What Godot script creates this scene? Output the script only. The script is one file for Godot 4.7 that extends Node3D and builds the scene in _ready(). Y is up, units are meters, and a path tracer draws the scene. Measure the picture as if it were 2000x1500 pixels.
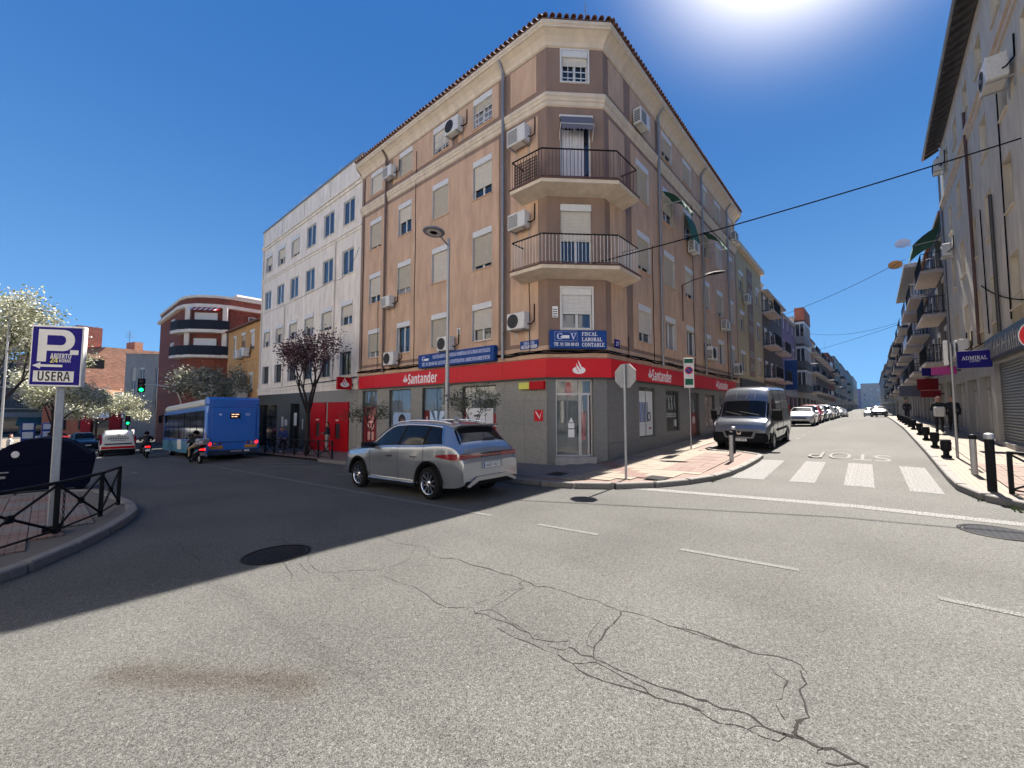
extends Node3D
# Street corner on a clear day. World: +x runs up the side street, -z down the main street, y up, metres.

class G:
	var v := PackedVector3Array()
	var n := PackedVector3Array()
	var c := PackedColorArray()
	var u := PackedVector2Array()
	var col = null
	var T := Transform3D.IDENTITY
	func tri(a: Vector3, b: Vector3, d: Vector3) -> void:
		a = T * a
		b = T * b
		d = T * d
		var m := (b - a).cross(d - a)
		if m.length_squared() < 1e-16:
			return
		m = m.normalized()
		v.append(a); v.append(d); v.append(b)
		n.append(m); n.append(m); n.append(m)
		if col != null:
			c.append(col); c.append(col); c.append(col)
	func trn(a: Vector3, b: Vector3, d: Vector3, na: Vector3, nb: Vector3, nd: Vector3) -> void:
		v.append(T * a); v.append(T * d); v.append(T * b)
		n.append((T.basis * na).normalized()); n.append((T.basis * nd).normalized()); n.append((T.basis * nb).normalized())
		if col != null:
			c.append(col); c.append(col); c.append(col)
	func quad(a: Vector3, b: Vector3, d: Vector3, e: Vector3) -> void:
		tri(a, b, d)
		tri(a, d, e)
	func box(lo: Vector3, hi: Vector3) -> void:
		var p := []
		for k in 8:
			p.append(Vector3(hi.x if k & 1 else lo.x, hi.y if k & 2 else lo.y, hi.z if k & 4 else lo.z))
		quad(p[4], p[5], p[7], p[6]); quad(p[1], p[0], p[2], p[3])
		quad(p[5], p[1], p[3], p[7]); quad(p[0], p[4], p[6], p[2])
		quad(p[6], p[7], p[3], p[2]); quad(p[0], p[1], p[5], p[4])
	func cbox(ctr: Vector3, size: Vector3) -> void:
		box(ctr - size * 0.5, ctr + size * 0.5)
	# box with chamfered edges
	func bev(lo: Vector3, hi: Vector3, b: float) -> void:
		var P := func(i: int, j: int, k: int, ax: int) -> Vector3:
			var q := Vector3(hi.x if i else lo.x, hi.y if j else lo.y, hi.z if k else lo.z)
			if ax != 0: q.x += -b if i else b
			if ax != 1: q.y += -b if j else b
			if ax != 2: q.z += -b if k else b
			return q
		for i in 2:
			var a := [P.call(i, 0, 0, 0), P.call(i, 1, 0, 0), P.call(i, 1, 1, 0), P.call(i, 0, 1, 0)]
			if i: quad(a[0], a[1], a[2], a[3])
			else: quad(a[3], a[2], a[1], a[0])
			a = [P.call(0, i, 0, 1), P.call(0, i, 1, 1), P.call(1, i, 1, 1), P.call(1, i, 0, 1)]
			if i: quad(a[0], a[1], a[2], a[3])
			else: quad(a[3], a[2], a[1], a[0])
			a = [P.call(0, 0, i, 2), P.call(1, 0, i, 2), P.call(1, 1, i, 2), P.call(0, 1, i, 2)]
			if i: quad(a[0], a[1], a[2], a[3])
			else: quad(a[3], a[2], a[1], a[0])
		for i in 2:
			for j in 2:
				quad(P.call(0, i, j, 1), P.call(1, i, j, 1), P.call(1, i, j, 2), P.call(0, i, j, 2))
				quad(P.call(i, 0, j, 0), P.call(i, 1, j, 0), P.call(i, 1, j, 2), P.call(i, 0, j, 2))
				quad(P.call(i, j, 0, 0), P.call(i, j, 1, 0), P.call(i, j, 1, 1), P.call(i, j, 0, 1))
				for k in 2:
					tri(P.call(i, j, k, 0), P.call(i, j, k, 1), P.call(i, j, k, 2))
	func cyl(p0: Vector3, p1: Vector3, r0: float, r1: float, seg := 8, cap := true) -> void:
		var d := (p1 - p0).normalized()
		var x := d.cross(Vector3.UP if abs(d.y) < 0.9 else Vector3.RIGHT).normalized()
		var y := d.cross(x)
		for k in seg:
			var a0 := TAU * k / seg
			var a1 := TAU * (k + 1) / seg
			var e0 := x * cos(a0) + y * sin(a0)
			var e1 := x * cos(a1) + y * sin(a1)
			trn(p0 + e0 * r0, p0 + e1 * r0, p1 + e1 * r1, e0, e1, e1)
			trn(p0 + e0 * r0, p1 + e1 * r1, p1 + e0 * r1, e0, e1, e0)
			if cap:
				tri(p0, p0 + e1 * r0, p0 + e0 * r0)
				tri(p1, p1 + e0 * r1, p1 + e1 * r1)
	func tube(pts: Array, r: float, seg := 6) -> void:
		for k in pts.size() - 1:
			cyl(pts[k], pts[k + 1], r, r, seg, k == 0 or k == pts.size() - 2)
	# rings of [radius, y] round the local y axis at ctr
	func lathe(prof: Array, ctr := Vector3.ZERO, seg := 14) -> void:
		var P := []
		for q in prof:
			var row := []
			for k in seg + 1:
				row.append(ctr + Vector3(cos(TAU * k / seg) * q[0], q[1], -sin(TAU * k / seg) * q[0]))
			P.append(row)
		grid(P)
	# smooth surface over a grid of points
	func grid(P: Array, flip := false) -> void:
		var h: int = P.size()
		var w: int = P[0].size()
		var N := []
		for i in h:
			var row := []
			for j in w:
				var closed: bool = P[i][0].distance_to(P[i][w - 1]) < 1e-5
				var jl: int = (w - 2 if closed else 0) if j == 0 else j - 1
				var jr: int = (1 if closed else w - 1) if j == w - 1 else j + 1
				var a: Vector3 = P[i][jr] - P[i][jl]
				var b: Vector3 = P[mini(i + 1, h - 1)][j] - P[maxi(i - 1, 0)][j]
				var m := a.cross(b)
				if m.length_squared() < 1e-14:
					m = (P[mini(i + 1, h - 1)][(j + 1) % w] - P[maxi(i - 1, 0)][(j + 1) % w]).cross(b) if false else Vector3.UP
				row.append(-m.normalized() if flip else m.normalized())
			N.append(row)
		for i in h - 1:
			for j in w - 1:
				if flip:
					trn(P[i][j], P[i + 1][j + 1], P[i][j + 1], N[i][j], N[i + 1][j + 1], N[i][j + 1])
					trn(P[i][j], P[i + 1][j], P[i + 1][j + 1], N[i][j], N[i + 1][j], N[i + 1][j + 1])
				else:
					trn(P[i][j], P[i][j + 1], P[i + 1][j + 1], N[i][j], N[i][j + 1], N[i + 1][j + 1])
					trn(P[i][j], P[i + 1][j + 1], P[i + 1][j], N[i][j], N[i + 1][j + 1], N[i + 1][j])
	# flat outline in the local xy plane, extruded from z0 to z1
	func plate(pts: PackedVector2Array, z0: float, z1: float) -> void:
		if Geometry2D.is_polygon_clockwise(pts):
			pts = pts.duplicate()
			pts.reverse()
		var t := Geometry2D.triangulate_polygon(pts)
		for k in range(0, t.size(), 3):
			var a := pts[t[k]]
			var b := pts[t[k + 1]]
			var d := pts[t[k + 2]]
			if (b - a).cross(d - a) < 0:
				var q := b
				b = d
				d = q
			tri(Vector3(a.x, a.y, z1), Vector3(b.x, b.y, z1), Vector3(d.x, d.y, z1))
			tri(Vector3(a.x, a.y, z0), Vector3(d.x, d.y, z0), Vector3(b.x, b.y, z0))
		for k in pts.size():
			var a := pts[k]
			var b := pts[(k + 1) % pts.size()]
			quad(Vector3(a.x, a.y, z0), Vector3(b.x, b.y, z0), Vector3(b.x, b.y, z1), Vector3(a.x, a.y, z1))
	func mesh() -> ArrayMesh:
		var a := []
		a.resize(Mesh.ARRAY_MAX)
		a[Mesh.ARRAY_VERTEX] = v
		a[Mesh.ARRAY_NORMAL] = n
		if c.size() == v.size():
			a[Mesh.ARRAY_COLOR] = c
		if u.size() == v.size():
			a[Mesh.ARRAY_TEX_UV] = u
		var m := ArrayMesh.new()
		m.add_surface_from_arrays(Mesh.PRIMITIVE_TRIANGLES, a)
		return m

var M := {}
var names := {}
var cache := {}
var TX := {}
var rng := RandomNumberGenerator.new()

func numbered(nm: String, parent: Node) -> String:
	var key := "%d/%s" % [parent.get_instance_id(), nm]
	var k: int = names.get(key, 0)
	names[key] = k + 1
	return nm if k == 0 else "%s_%03d" % [nm, k]

func obj(nm: String, g, m: Material, parent: Node = self, xf := Transform3D.IDENTITY) -> MeshInstance3D:
	var o := MeshInstance3D.new()
	o.name = numbered(nm, parent)
	o.mesh = g.mesh() if g is G else g
	o.material_override = m
	o.transform = xf
	parent.add_child(o, true)
	return o

func node(nm: String, parent: Node = self, xf := Transform3D.IDENTITY) -> Node3D:
	var o := Node3D.new()
	o.name = numbered(nm, parent)
	o.transform = xf
	parent.add_child(o, true)
	return o

func tag(o: Node, label: String, category: String, group := "", kind := "") -> Node:
	if label != "": o.set_meta("label", label)
	if category != "": o.set_meta("category", category)
	if group != "": o.set_meta("group", group)
	if kind != "": o.set_meta("kind", kind)
	return o

func thing(nm: String, label: String, category: String, at := Vector3.ZERO, turn := 0.0, group := "") -> Node3D:
	var o := node(nm, self, Transform3D(Basis(Vector3.UP, turn), at))
	tag(o, label, category, group)
	return o

func copy_of(src: Node3D, nm: String, xf: Transform3D, label := "") -> Node3D:
	var o: Node3D = src.duplicate()
	o.name = numbered(nm, self)
	add_child(o, true)
	o.transform = xf
	if label != "": o.set_meta("label", label)
	return o

# ---------- ground heights
const PU := [[-50.0, -0.05], [6.0, -0.05], [12.0, 0.02], [20.0, 0.3], [32.0, 0.6], [50.0, 0.7], [76.0, 0.68], [105.0, 0.15], [160.0, 0.65], [240.0, 1.6], [340.0, 1.75]]
func gy(x: float, z: float) -> float:
	var s := 0.0
	if z < -0.5:
		s = -0.037 * (minf(-z, 60.0) - 0.5)
	if x <= PU[0][0]: return s + PU[0][1]
	for k in PU.size() - 1:
		if x <= PU[k + 1][0]:
			return s + lerpf(PU[k][1], PU[k + 1][1], (x - PU[k][0]) / (PU[k + 1][0] - PU[k][0]))
	return s + 1.75
func on(x: float, z: float, off := 0.0) -> Vector3:
	return Vector3(x, gy(x, z) + off, z)

# ---------- textures
func ntex(key: String, size: int, seed_: int, freq: float, lo: float, hi: float, o := {}) -> ImageTexture:
	var f := FastNoiseLite.new()
	f.seed = seed_
	f.frequency = freq
	f.noise_type = o.get("type", FastNoiseLite.TYPE_SIMPLEX_SMOOTH)
	f.fractal_octaves = o.get("oct", 4)
	if o.has("ret"):
		f.cellular_return_type = o.ret
		f.fractal_type = FastNoiseLite.FRACTAL_NONE
	var im := f.get_seamless_image(size, size) if size <= 1024 else f.get_image(size, size)
	im.convert(Image.FORMAT_L8)
	var d := im.get_data()
	var lut := PackedByteArray()
	for k in 256:
		var t := clampf((k / 255.0 - 0.5) * float(o.get("con", 1.0)) + 0.5, 0, 1)
		lut.append(int(255.0 * lerpf(lo, hi, t)))
	for k in d.size():
		d[k] = lut[d[k]]
	var out := Image.create_from_data(size, size, false, Image.FORMAT_L8, d)
	if o.has("im"):
		TX[key + "_im"] = out.duplicate()
	if o.get("stretch", 1) > 1: # vertical streaks
		out.resize(size, size / int(o.stretch))
		out.resize(size, size)
	if o.has("nrm"):
		var nm := out.duplicate()
		nm.convert(Image.FORMAT_RGB8)
		nm.bump_map_to_normal_map(o.nrm)
		TX[key + "_n"] = ImageTexture.create_from_image(nm)
	out.convert(Image.FORMAT_RGB8)
	TX[key] = ImageTexture.create_from_image(out)
	return TX[key]

func mk(key: String, rgb: Array, rough := 0.8, o := {}) -> StandardMaterial3D:
	var m := StandardMaterial3D.new()
	m.albedo_color = Color(rgb[0], rgb[1], rgb[2]).linear_to_srgb()
	m.roughness = rough
	m.metallic = o.get("metal", 0.0)
	if o.has("spec"): m.metallic_specular = o.spec
	if o.has("tex"):
		m.albedo_texture = TX[o.tex]
	if o.has("nrm"):
		m.normal_enabled = true
		m.normal_texture = TX[o.nrm + "_n"]
		m.normal_scale = o.get("ns", 0.5)
	if o.has("tex") or o.has("nrm"):
		m.uv1_triplanar = true
		m.uv1_world_triplanar = not o.has("own")
		m.uv1_scale = o.get("sc", Vector3.ONE)
	if o.has("detail"):
		m.detail_enabled = true
		m.detail_albedo = TX[o.detail]
		m.detail_blend_mode = BaseMaterial3D.BLEND_MODE_MUL
		m.detail_uv_layer = BaseMaterial3D.DETAIL_UV_2
		m.uv2_triplanar = true
		m.uv2_world_triplanar = true
		m.uv2_scale = o.get("dsc", Vector3.ONE)
	if o.has("vc"): m.vertex_color_use_as_albedo = true
	if o.has("alpha"):
		m.transparency = BaseMaterial3D.TRANSPARENCY_ALPHA
		m.albedo_color.a = o.alpha
	if o.has("coat"):
		m.clearcoat_enabled = true
		m.clearcoat = o.coat
		m.clearcoat_roughness = 0.05
	if o.has("back"):
		m.backlight_enabled = true
		m.backlight = Color(o.back[0], o.back[1], o.back[2])
	if o.has("emit"):
		m.emission_enabled = true
		m.emission = Color(o.emit[0], o.emit[1], o.emit[2])
		m.emission_energy_multiplier = o.get("power", 1.0)
	m.cull_mode = BaseMaterial3D.CULL_DISABLED
	M[key] = m
	return m

func make_materials() -> void:
	ntex("mottle", 512, 3, 0.012, 0.90, 1.0, {"oct": 5})
	ntex("streak", 512, 5, 0.02, 0.90, 1.0, {"oct": 4, "stretch": 12, "con": 1.2})
	ntex("grain", 512, 9, 0.12, 0.7, 1.0, {"oct": 3, "nrm": 4.0})
	ntex("speck", 512, 12, 0.25, 0.55, 1.0, {"type": FastNoiseLite.TYPE_CELLULAR, "ret": FastNoiseLite.RETURN_CELL_VALUE})
	ntex("flower", 64, 15, 0.2, 0.7, 1.0)
	asphalt_texture()
	tile_texture()
	brick_texture()
	var pl := {"tex": "mottle", "sc": Vector3(0.5, 0.12, 0.5), "nrm": "grain", "ns": 0.25, "detail": "streak", "dsc": Vector3(0.16, 0.04, 0.16)}
	var P := func(key: String, rgb: Array, r := 0.9) -> void: mk(key, [minf(rgb[0] * 1.15, 0.95), minf(rgb[1] * 1.15, 0.95), minf(rgb[2] * 1.15, 0.95)], r, pl)
	P.call("tan", [0.60, 0.405, 0.28])
	P.call("brown", [0.275, 0.185, 0.142])
	P.call("cream", [0.72, 0.61, 0.48])
	P.call("white_wall", [0.82, 0.75, 0.67])
	P.call("white_trim", [0.80, 0.73, 0.64])
	P.call("orange_wall", [0.56, 0.32, 0.13])
	P.call("grey_wall", [0.34, 0.34, 0.34])
	P.call("beige_wall", [0.68, 0.61, 0.49])
	P.call("yellow_wall", [0.52, 0.42, 0.24])
	P.call("purple_wall", [0.30, 0.21, 0.30])
	P.call("pale_wall", [0.52, 0.45, 0.40])
	P.call("green_wall", [0.28, 0.34, 0.30])
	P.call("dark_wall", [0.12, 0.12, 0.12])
	P.call("rust_wall", [0.40, 0.13, 0.07])
	P.call("pale_cream", [0.66, 0.61, 0.53])
	P.call("concrete", [0.36, 0.35, 0.33])
	mk("brick_red", [0.30, 0.085, 0.055], 0.9, {"tex": "brick", "sc": Vector3(0.5, 0.5, 0.5)})
	mk("brick_tan", [0.52, 0.27, 0.17], 0.9, {"tex": "brick", "sc": Vector3(0.4, 0.4, 0.4)})
	mk("stone", [0.29, 0.30, 0.295], 0.55, {"tex": "mottle", "sc": Vector3(0.8, 0.8, 0.8), "detail": "speck", "dsc": Vector3(1.4, 1.4, 1.4)})
	mk("stone_light", [0.50, 0.48, 0.43], 0.6, {"tex": "mottle", "sc": Vector3(0.9, 0.9, 0.9), "detail": "speck", "dsc": Vector3(1.4, 1.4, 1.4)})
	mk("stone_dark", [0.052, 0.058, 0.06], 0.35, {"tex": "mottle", "sc": Vector3(0.6, 0.6, 0.6)})
	mk("asphalt", [1, 1, 1], 0.85, {"tex": "asphalt", "sc": Vector3(0.5, 0.5, 0.5), "nrm": "asphalt", "ns": 0.4, "vc": 1, "spec": 0.3})
	mk("cover_grey", [0.075, 0.078, 0.085], 0.95, {"spec": 0.05, "tex": "grain", "sc": Vector3(2, 2, 2)})
	mk("car_glass", [0.008, 0.009, 0.011], 0.05, {"spec": 0.35})
	mk("crack", [0.012, 0.011, 0.010], 1.0)
	mk("paint", [0.44, 0.44, 0.43], 0.85, {"spec": 0.3, "tex": "worn", "sc": Vector3(0.9, 0.9, 0.9), "detail": "speck", "dsc": Vector3(2, 2, 2)})
	mk("paint_worn", [0.34, 0.34, 0.33], 0.85, {"spec": 0.3, "tex": "worn", "sc": Vector3(1.7, 1.7, 1.7), "detail": "speck", "dsc": Vector3(2, 2, 2)})
	mk("kerb", [0.285, 0.273, 0.254], 0.85, {"tex": "mottle", "sc": Vector3(1.1, 1.1, 1.1), "detail": "speck", "dsc": Vector3(2, 2, 2)})
	mk("bedding", [0.132, 0.120, 0.108], 0.95, {"tex": "grain", "sc": Vector3(0.8, 0.8, 0.8)})
	mk("tile_red", [0.260, 0.149, 0.118], 0.85, {"tex": "tile", "sc": Vector3(2.5, 2.5, 2.5), "detail": "mottle", "dsc": Vector3(0.5, 0.5, 0.5)})
	mk("tile_pink", [0.291, 0.192, 0.155], 0.85, {"tex": "tile", "sc": Vector3(2.5, 2.5, 2.5), "detail": "mottle", "dsc": Vector3(0.5, 0.5, 0.5)})
	mk("tile_sand", [0.372, 0.312, 0.240], 0.85, {"tex": "tile", "sc": Vector3(2.5, 2.5, 2.5), "detail": "mottle", "dsc": Vector3(0.5, 0.5, 0.5)})
	mk("tile_grey", [0.247, 0.227, 0.215], 0.85, {"tex": "tile", "sc": Vector3(2.5, 2.5, 2.5), "detail": "mottle", "dsc": Vector3(0.5, 0.5, 0.5)})
	mk("roof_tile", [0.20, 0.105, 0.075], 0.9, {"tex": "mottle", "sc": Vector3(1.3, 1.3, 1.3)})
	mk("roof_red", [0.42, 0.16, 0.09], 0.9, {"tex": "mottle", "sc": Vector3(0.6, 0.6, 0.6)})
	mk("wood", [0.06, 0.045, 0.035], 0.8, {"tex": "mottle", "sc": Vector3(0.6, 0.6, 0.6)})
	mk("shutter", [0.66, 0.62, 0.55], 0.6, {"tex": "mottle", "sc": Vector3(0.7, 0.7, 0.7)})
	mk("shutter_old", [0.52, 0.48, 0.40], 0.65, {"tex": "mottle", "sc": Vector3(0.7, 0.7, 0.7)})
	mk("white_metal", [0.72, 0.72, 0.71], 0.4, {"tex": "mottle", "sc": Vector3(0.9, 0.9, 0.9)})
	mk("white_plastic", [0.72, 0.71, 0.68], 0.45, {"tex": "mottle", "sc": Vector3(1.4, 1.4, 1.4)})
	mk("window_frame", [0.62, 0.62, 0.61], 0.4)
	mk("frame_dark", [0.045, 0.043, 0.042], 0.4)
	mk("frame_brown", [0.10, 0.05, 0.03], 0.5)
	mk("glass_dark", [0.018, 0.022, 0.026], 0.04, {"spec": 0.8})
	mk("glass_blue", [0.05, 0.07, 0.10], 0.03, {"spec": 1.0, "metal": 0.35})
	mk("glass", [0.6, 0.7, 0.7], 0.02, {"alpha": 0.12, "spec": 0.7})
	mk("curtain", [0.55, 0.54, 0.58], 0.9)
	mk("zinc", [0.30, 0.31, 0.33], 0.45, {"metal": 0.5, "tex": "mottle", "sc": Vector3(0.8, 0.8, 0.8)})
	mk("pipe_brown", [0.17, 0.12, 0.10], 0.6, {"tex": "mottle", "sc": Vector3(1, 1, 1)})
	mk("steel", [0.50, 0.50, 0.50], 0.4, {"metal": 0.75, "tex": "mottle", "sc": Vector3(1.3, 1.3, 1.3)})
	mk("galv", [0.42, 0.43, 0.44], 0.5, {"metal": 0.6, "tex": "mottle", "sc": Vector3(1.6, 1.6, 1.6)})
	mk("chrome", [0.75, 0.75, 0.75], 0.12, {"metal": 1.0})
	mk("iron", [0.014, 0.014, 0.016], 0.55, {"spec": 0.18, "tex": "mottle", "sc": Vector3(2, 2, 2)})
	mk("iron_red", [0.10, 0.045, 0.035], 0.6)
	mk("cable", [0.008, 0.008, 0.009], 0.9, {"spec": 0.05})
	mk("rubber", [0.013, 0.013, 0.014], 0.9, {"spec": 0.15})
	mk("black", [0.008, 0.008, 0.009], 0.6, {"spec": 0.2})
	mk("reveal", [0.56, 0.56, 0.57], 0.7, {"tex": "mottle", "sc": Vector3(1, 1, 1)})
	mk("glass_pale", [0.26, 0.26, 0.28], 0.06, {"spec": 0.7})
	mk("shutter_metal", [0.11, 0.125, 0.14], 0.5, {"metal": 0.4, "tex": "mottle", "sc": Vector3(0.5, 0.5, 0.5)})
	mk("red_dark", [0.16, 0.004, 0.006], 0.6, {"spec": 0.2})
	mk("black_gloss", [0.010, 0.010, 0.012], 0.08)
	mk("red_sign", [0.60, 0.008, 0.016], 0.4, {"spec": 0.35})
	mk("red_panel", [0.42, 0.003, 0.008], 0.5, {"spec": 0.3})
	mk("blue_sign", [0.010, 0.055, 0.24], 0.5, {"spec": 0.3})
	mk("navy_sign", [0.010, 0.006, 0.17], 0.55, {"spec": 0.25})
	mk("logo_white", [0.80, 0.80, 0.80], 0.4)
	mk("logo_lilac", [0.55, 0.60, 0.80], 0.4)
	mk("letter_black", [0.012, 0.012, 0.012], 0.5)
	mk("letter_yellow", [0.62, 0.62, 0.10], 0.5)
	mk("green_cloth", [0.012, 0.115, 0.075], 0.85)
	mk("teal_cloth", [0.02, 0.12, 0.13], 0.85)
	mk("grey_cloth", [0.13, 0.13, 0.17], 0.85)
	mk("navy_cloth", [0.008, 0.012, 0.022], 0.9)
	mk("bark", [0.10, 0.085, 0.07], 0.95, {"tex": "grain", "sc": Vector3(2, 0.5, 2)})
	mk("bark_dark", [0.035, 0.026, 0.026], 0.95, {"tex": "grain", "sc": Vector3(2, 0.5, 2)})
	mk("skin", [0.45, 0.26, 0.18], 0.6)
	mk("ac_black", [0.02, 0.02, 0.022], 0.6)

func asphalt_texture() -> void:
	var N := 2048
	var f := FastNoiseLite.new()
	f.noise_type = FastNoiseLite.TYPE_CELLULAR
	f.cellular_return_type = FastNoiseLite.RETURN_CELL_VALUE
	f.fractal_type = FastNoiseLite.FRACTAL_NONE
	f.frequency = 0.19
	f.seed = 41
	var a := f.get_image(N, N)
	a.convert(Image.FORMAT_L8)
	f.seed = 77
	f.frequency = 0.085
	var b := f.get_image(N, N)
	b.convert(Image.FORMAT_L8)
	var s := FastNoiseLite.new()
	s.frequency = 0.02
	s.fractal_octaves = 4
	s.seed = 8
	var q := s.get_image(N, N)
	q.convert(Image.FORMAT_L8)
	var da := a.get_data()
	var db := b.get_data()
	var dq := q.get_data()
	var out := PackedByteArray()
	out.resize(N * N * 3)
	var bump := PackedByteArray()
	bump.resize(N * N)
	for k in N * N:
		var w := (da[k] + 0.6 * db[k]) / 408.0
		var t := 0.40 + 0.27 * w + 0.10 * (dq[k] / 255.0 - 0.5)
		if da[k] > 236: t += 0.11      # pale chips
		elif da[k] < 44: t -= 0.12     # gaps of bitumen
		var i := k * 3
		out[i] = int(clampf(t * 1.0, 0.05, 0.95) * 255)
		out[i + 1] = int(clampf(t, 0.05, 0.95) * 255)
		out[i + 2] = int(clampf(t * 0.975, 0.05, 0.95) * 255)
		bump[k] = int(clampf(w, 0, 1) * 255)
	TX["asphalt"] = ImageTexture.create_from_image(Image.create_from_data(N, N, false, Image.FORMAT_RGB8, out))
	var nm := Image.create_from_data(N, N, false, Image.FORMAT_L8, bump)
	nm.convert(Image.FORMAT_RGB8)
	nm.bump_map_to_normal_map(3.0)
	TX["asphalt_n"] = ImageTexture.create_from_image(nm)
	# worn road paint: pits where the paint is gone
	ntex("worn0", 512, 33, 0.06, 0.0, 1.0, {"oct": 5, "im": 1})
	var wi: Image = TX["worn0_im"]
	var wd := wi.get_data()
	for k in wd.size():
		wd[k] = 120 if wd[k] < 94 else (180 if wd[k] < 106 else 215 + wd[k] / 8)
	var wo := Image.create_from_data(512, 512, false, Image.FORMAT_L8, wd)
	wo.convert(Image.FORMAT_RGB8)
	TX["worn"] = ImageTexture.create_from_image(wo)

func tile_texture() -> void:
	# one 0.4 m paver: four ribs each way and a grain
	var N := 128
	var im := Image.create(N, N, false, Image.FORMAT_RGB8)
	rng.seed = 5
	for y in N:
		for x in N:
			var t := 0.82 + rng.randf_range(-0.09, 0.09)
			if x % 32 < 3 or y % 32 < 3: t *= 0.62
			im.set_pixel(x, y, Color(t, t, t))
	TX["tile"] = ImageTexture.create_from_image(im)

func brick_texture() -> void:
	# for walls too far off to tell their bricks apart: 2 m of courses
	var N := 512
	var im := Image.create(N, N, false, Image.FORMAT_RGB8)
	rng.seed = 6
	var rows := 28
	for r in rows:
		var y0 := N * r / rows
		var y1 := N * (r + 1) / rows
		for b in 8:
			var t := rng.randf_range(0.66, 0.95)
			var x0 := N * b / 8 + (32 if r % 2 else 0)
			for y in range(y0, y1):
				for x in range(x0, x0 + 64):
					var j := 1.15 if y - y0 < 3 or x - x0 < 3 else 1.0
					var q: float = minf(t * j + rng.randf_range(-0.04, 0.04), 1.0)
					im.set_pixel(x % N, y, Color(q, q, q))
	TX["brick"] = ImageTexture.create_from_image(im)

# ---------- facades: frame with x along the wall, y up, z out of the wall
func face(origin: Vector3, out: Vector3) -> Transform3D:
	var s := Vector3.UP.cross(out).normalized()
	return Transform3D(Basis(s, Vector3.UP, out.normalized()), origin)

func sheet(g: G, s0: float, s1: float, y0: float, y1: float, holes: Array, z := 0.0, depth := 0.2, rim := 0.0) -> void:
	var xs := [s0, s1]
	var ys := [y0, y1]
	var hs := []
	for h in holes:
		if h[0] >= s1 - 0.01 or h[1] <= s0 + 0.01 or h[2] >= y1 - 0.01 or h[3] <= y0 + 0.01: continue
		hs.append(h)
		for k in 2:
			if h[k] > s0 and h[k] < s1 and not xs.has(h[k]): xs.append(h[k])
			if h[k + 2] > y0 and h[k + 2] < y1 and not ys.has(h[k + 2]): ys.append(h[k + 2])
	xs.sort()
	ys.sort()
	for i in xs.size() - 1:
		for j in ys.size() - 1:
			var cx: float = (xs[i] + xs[i + 1]) / 2
			var cy: float = (ys[j] + ys[j + 1]) / 2
			var inside := false
			for h in hs:
				if cx > h[0] and cx < h[1] and cy > h[2] and cy < h[3]:
					inside = true
					break
			if not inside:
				g.quad(Vector3(xs[i], ys[j], z), Vector3(xs[i + 1], ys[j], z), Vector3(xs[i + 1], ys[j + 1], z), Vector3(xs[i], ys[j + 1], z))
	for h in hs:
		var a := Vector3(maxf(h[0], s0), maxf(h[2], y0), z)
		var b := Vector3(minf(h[1], s1), minf(h[3], y1), z)
		var d := Vector3(0, 0, -depth)
		g.quad(Vector3(a.x, a.y, z), Vector3(a.x, b.y, z), Vector3(a.x, b.y, z) + d, Vector3(a.x, a.y, z) + d)
		g.quad(Vector3(b.x, b.y, z), Vector3(b.x, a.y, z), Vector3(b.x, a.y, z) + d, Vector3(b.x, b.y, z) + d)
		g.quad(Vector3(a.x, b.y, z), Vector3(b.x, b.y, z), Vector3(b.x, b.y, z) + d, Vector3(a.x, b.y, z) + d)
		g.quad(Vector3(b.x, a.y, z), Vector3(a.x, a.y, z), Vector3(a.x, a.y, z) + d, Vector3(b.x, a.y, z) + d)
	if rim > 0:
		var d := Vector3(0, 0, -rim)
		var p := [Vector3(s0, y0, z), Vector3(s1, y0, z), Vector3(s1, y1, z), Vector3(s0, y1, z)]
		for k in 4:
			g.quad(p[(k + 1) % 4], p[k], p[k] + d, p[(k + 1) % 4] + d)

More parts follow.
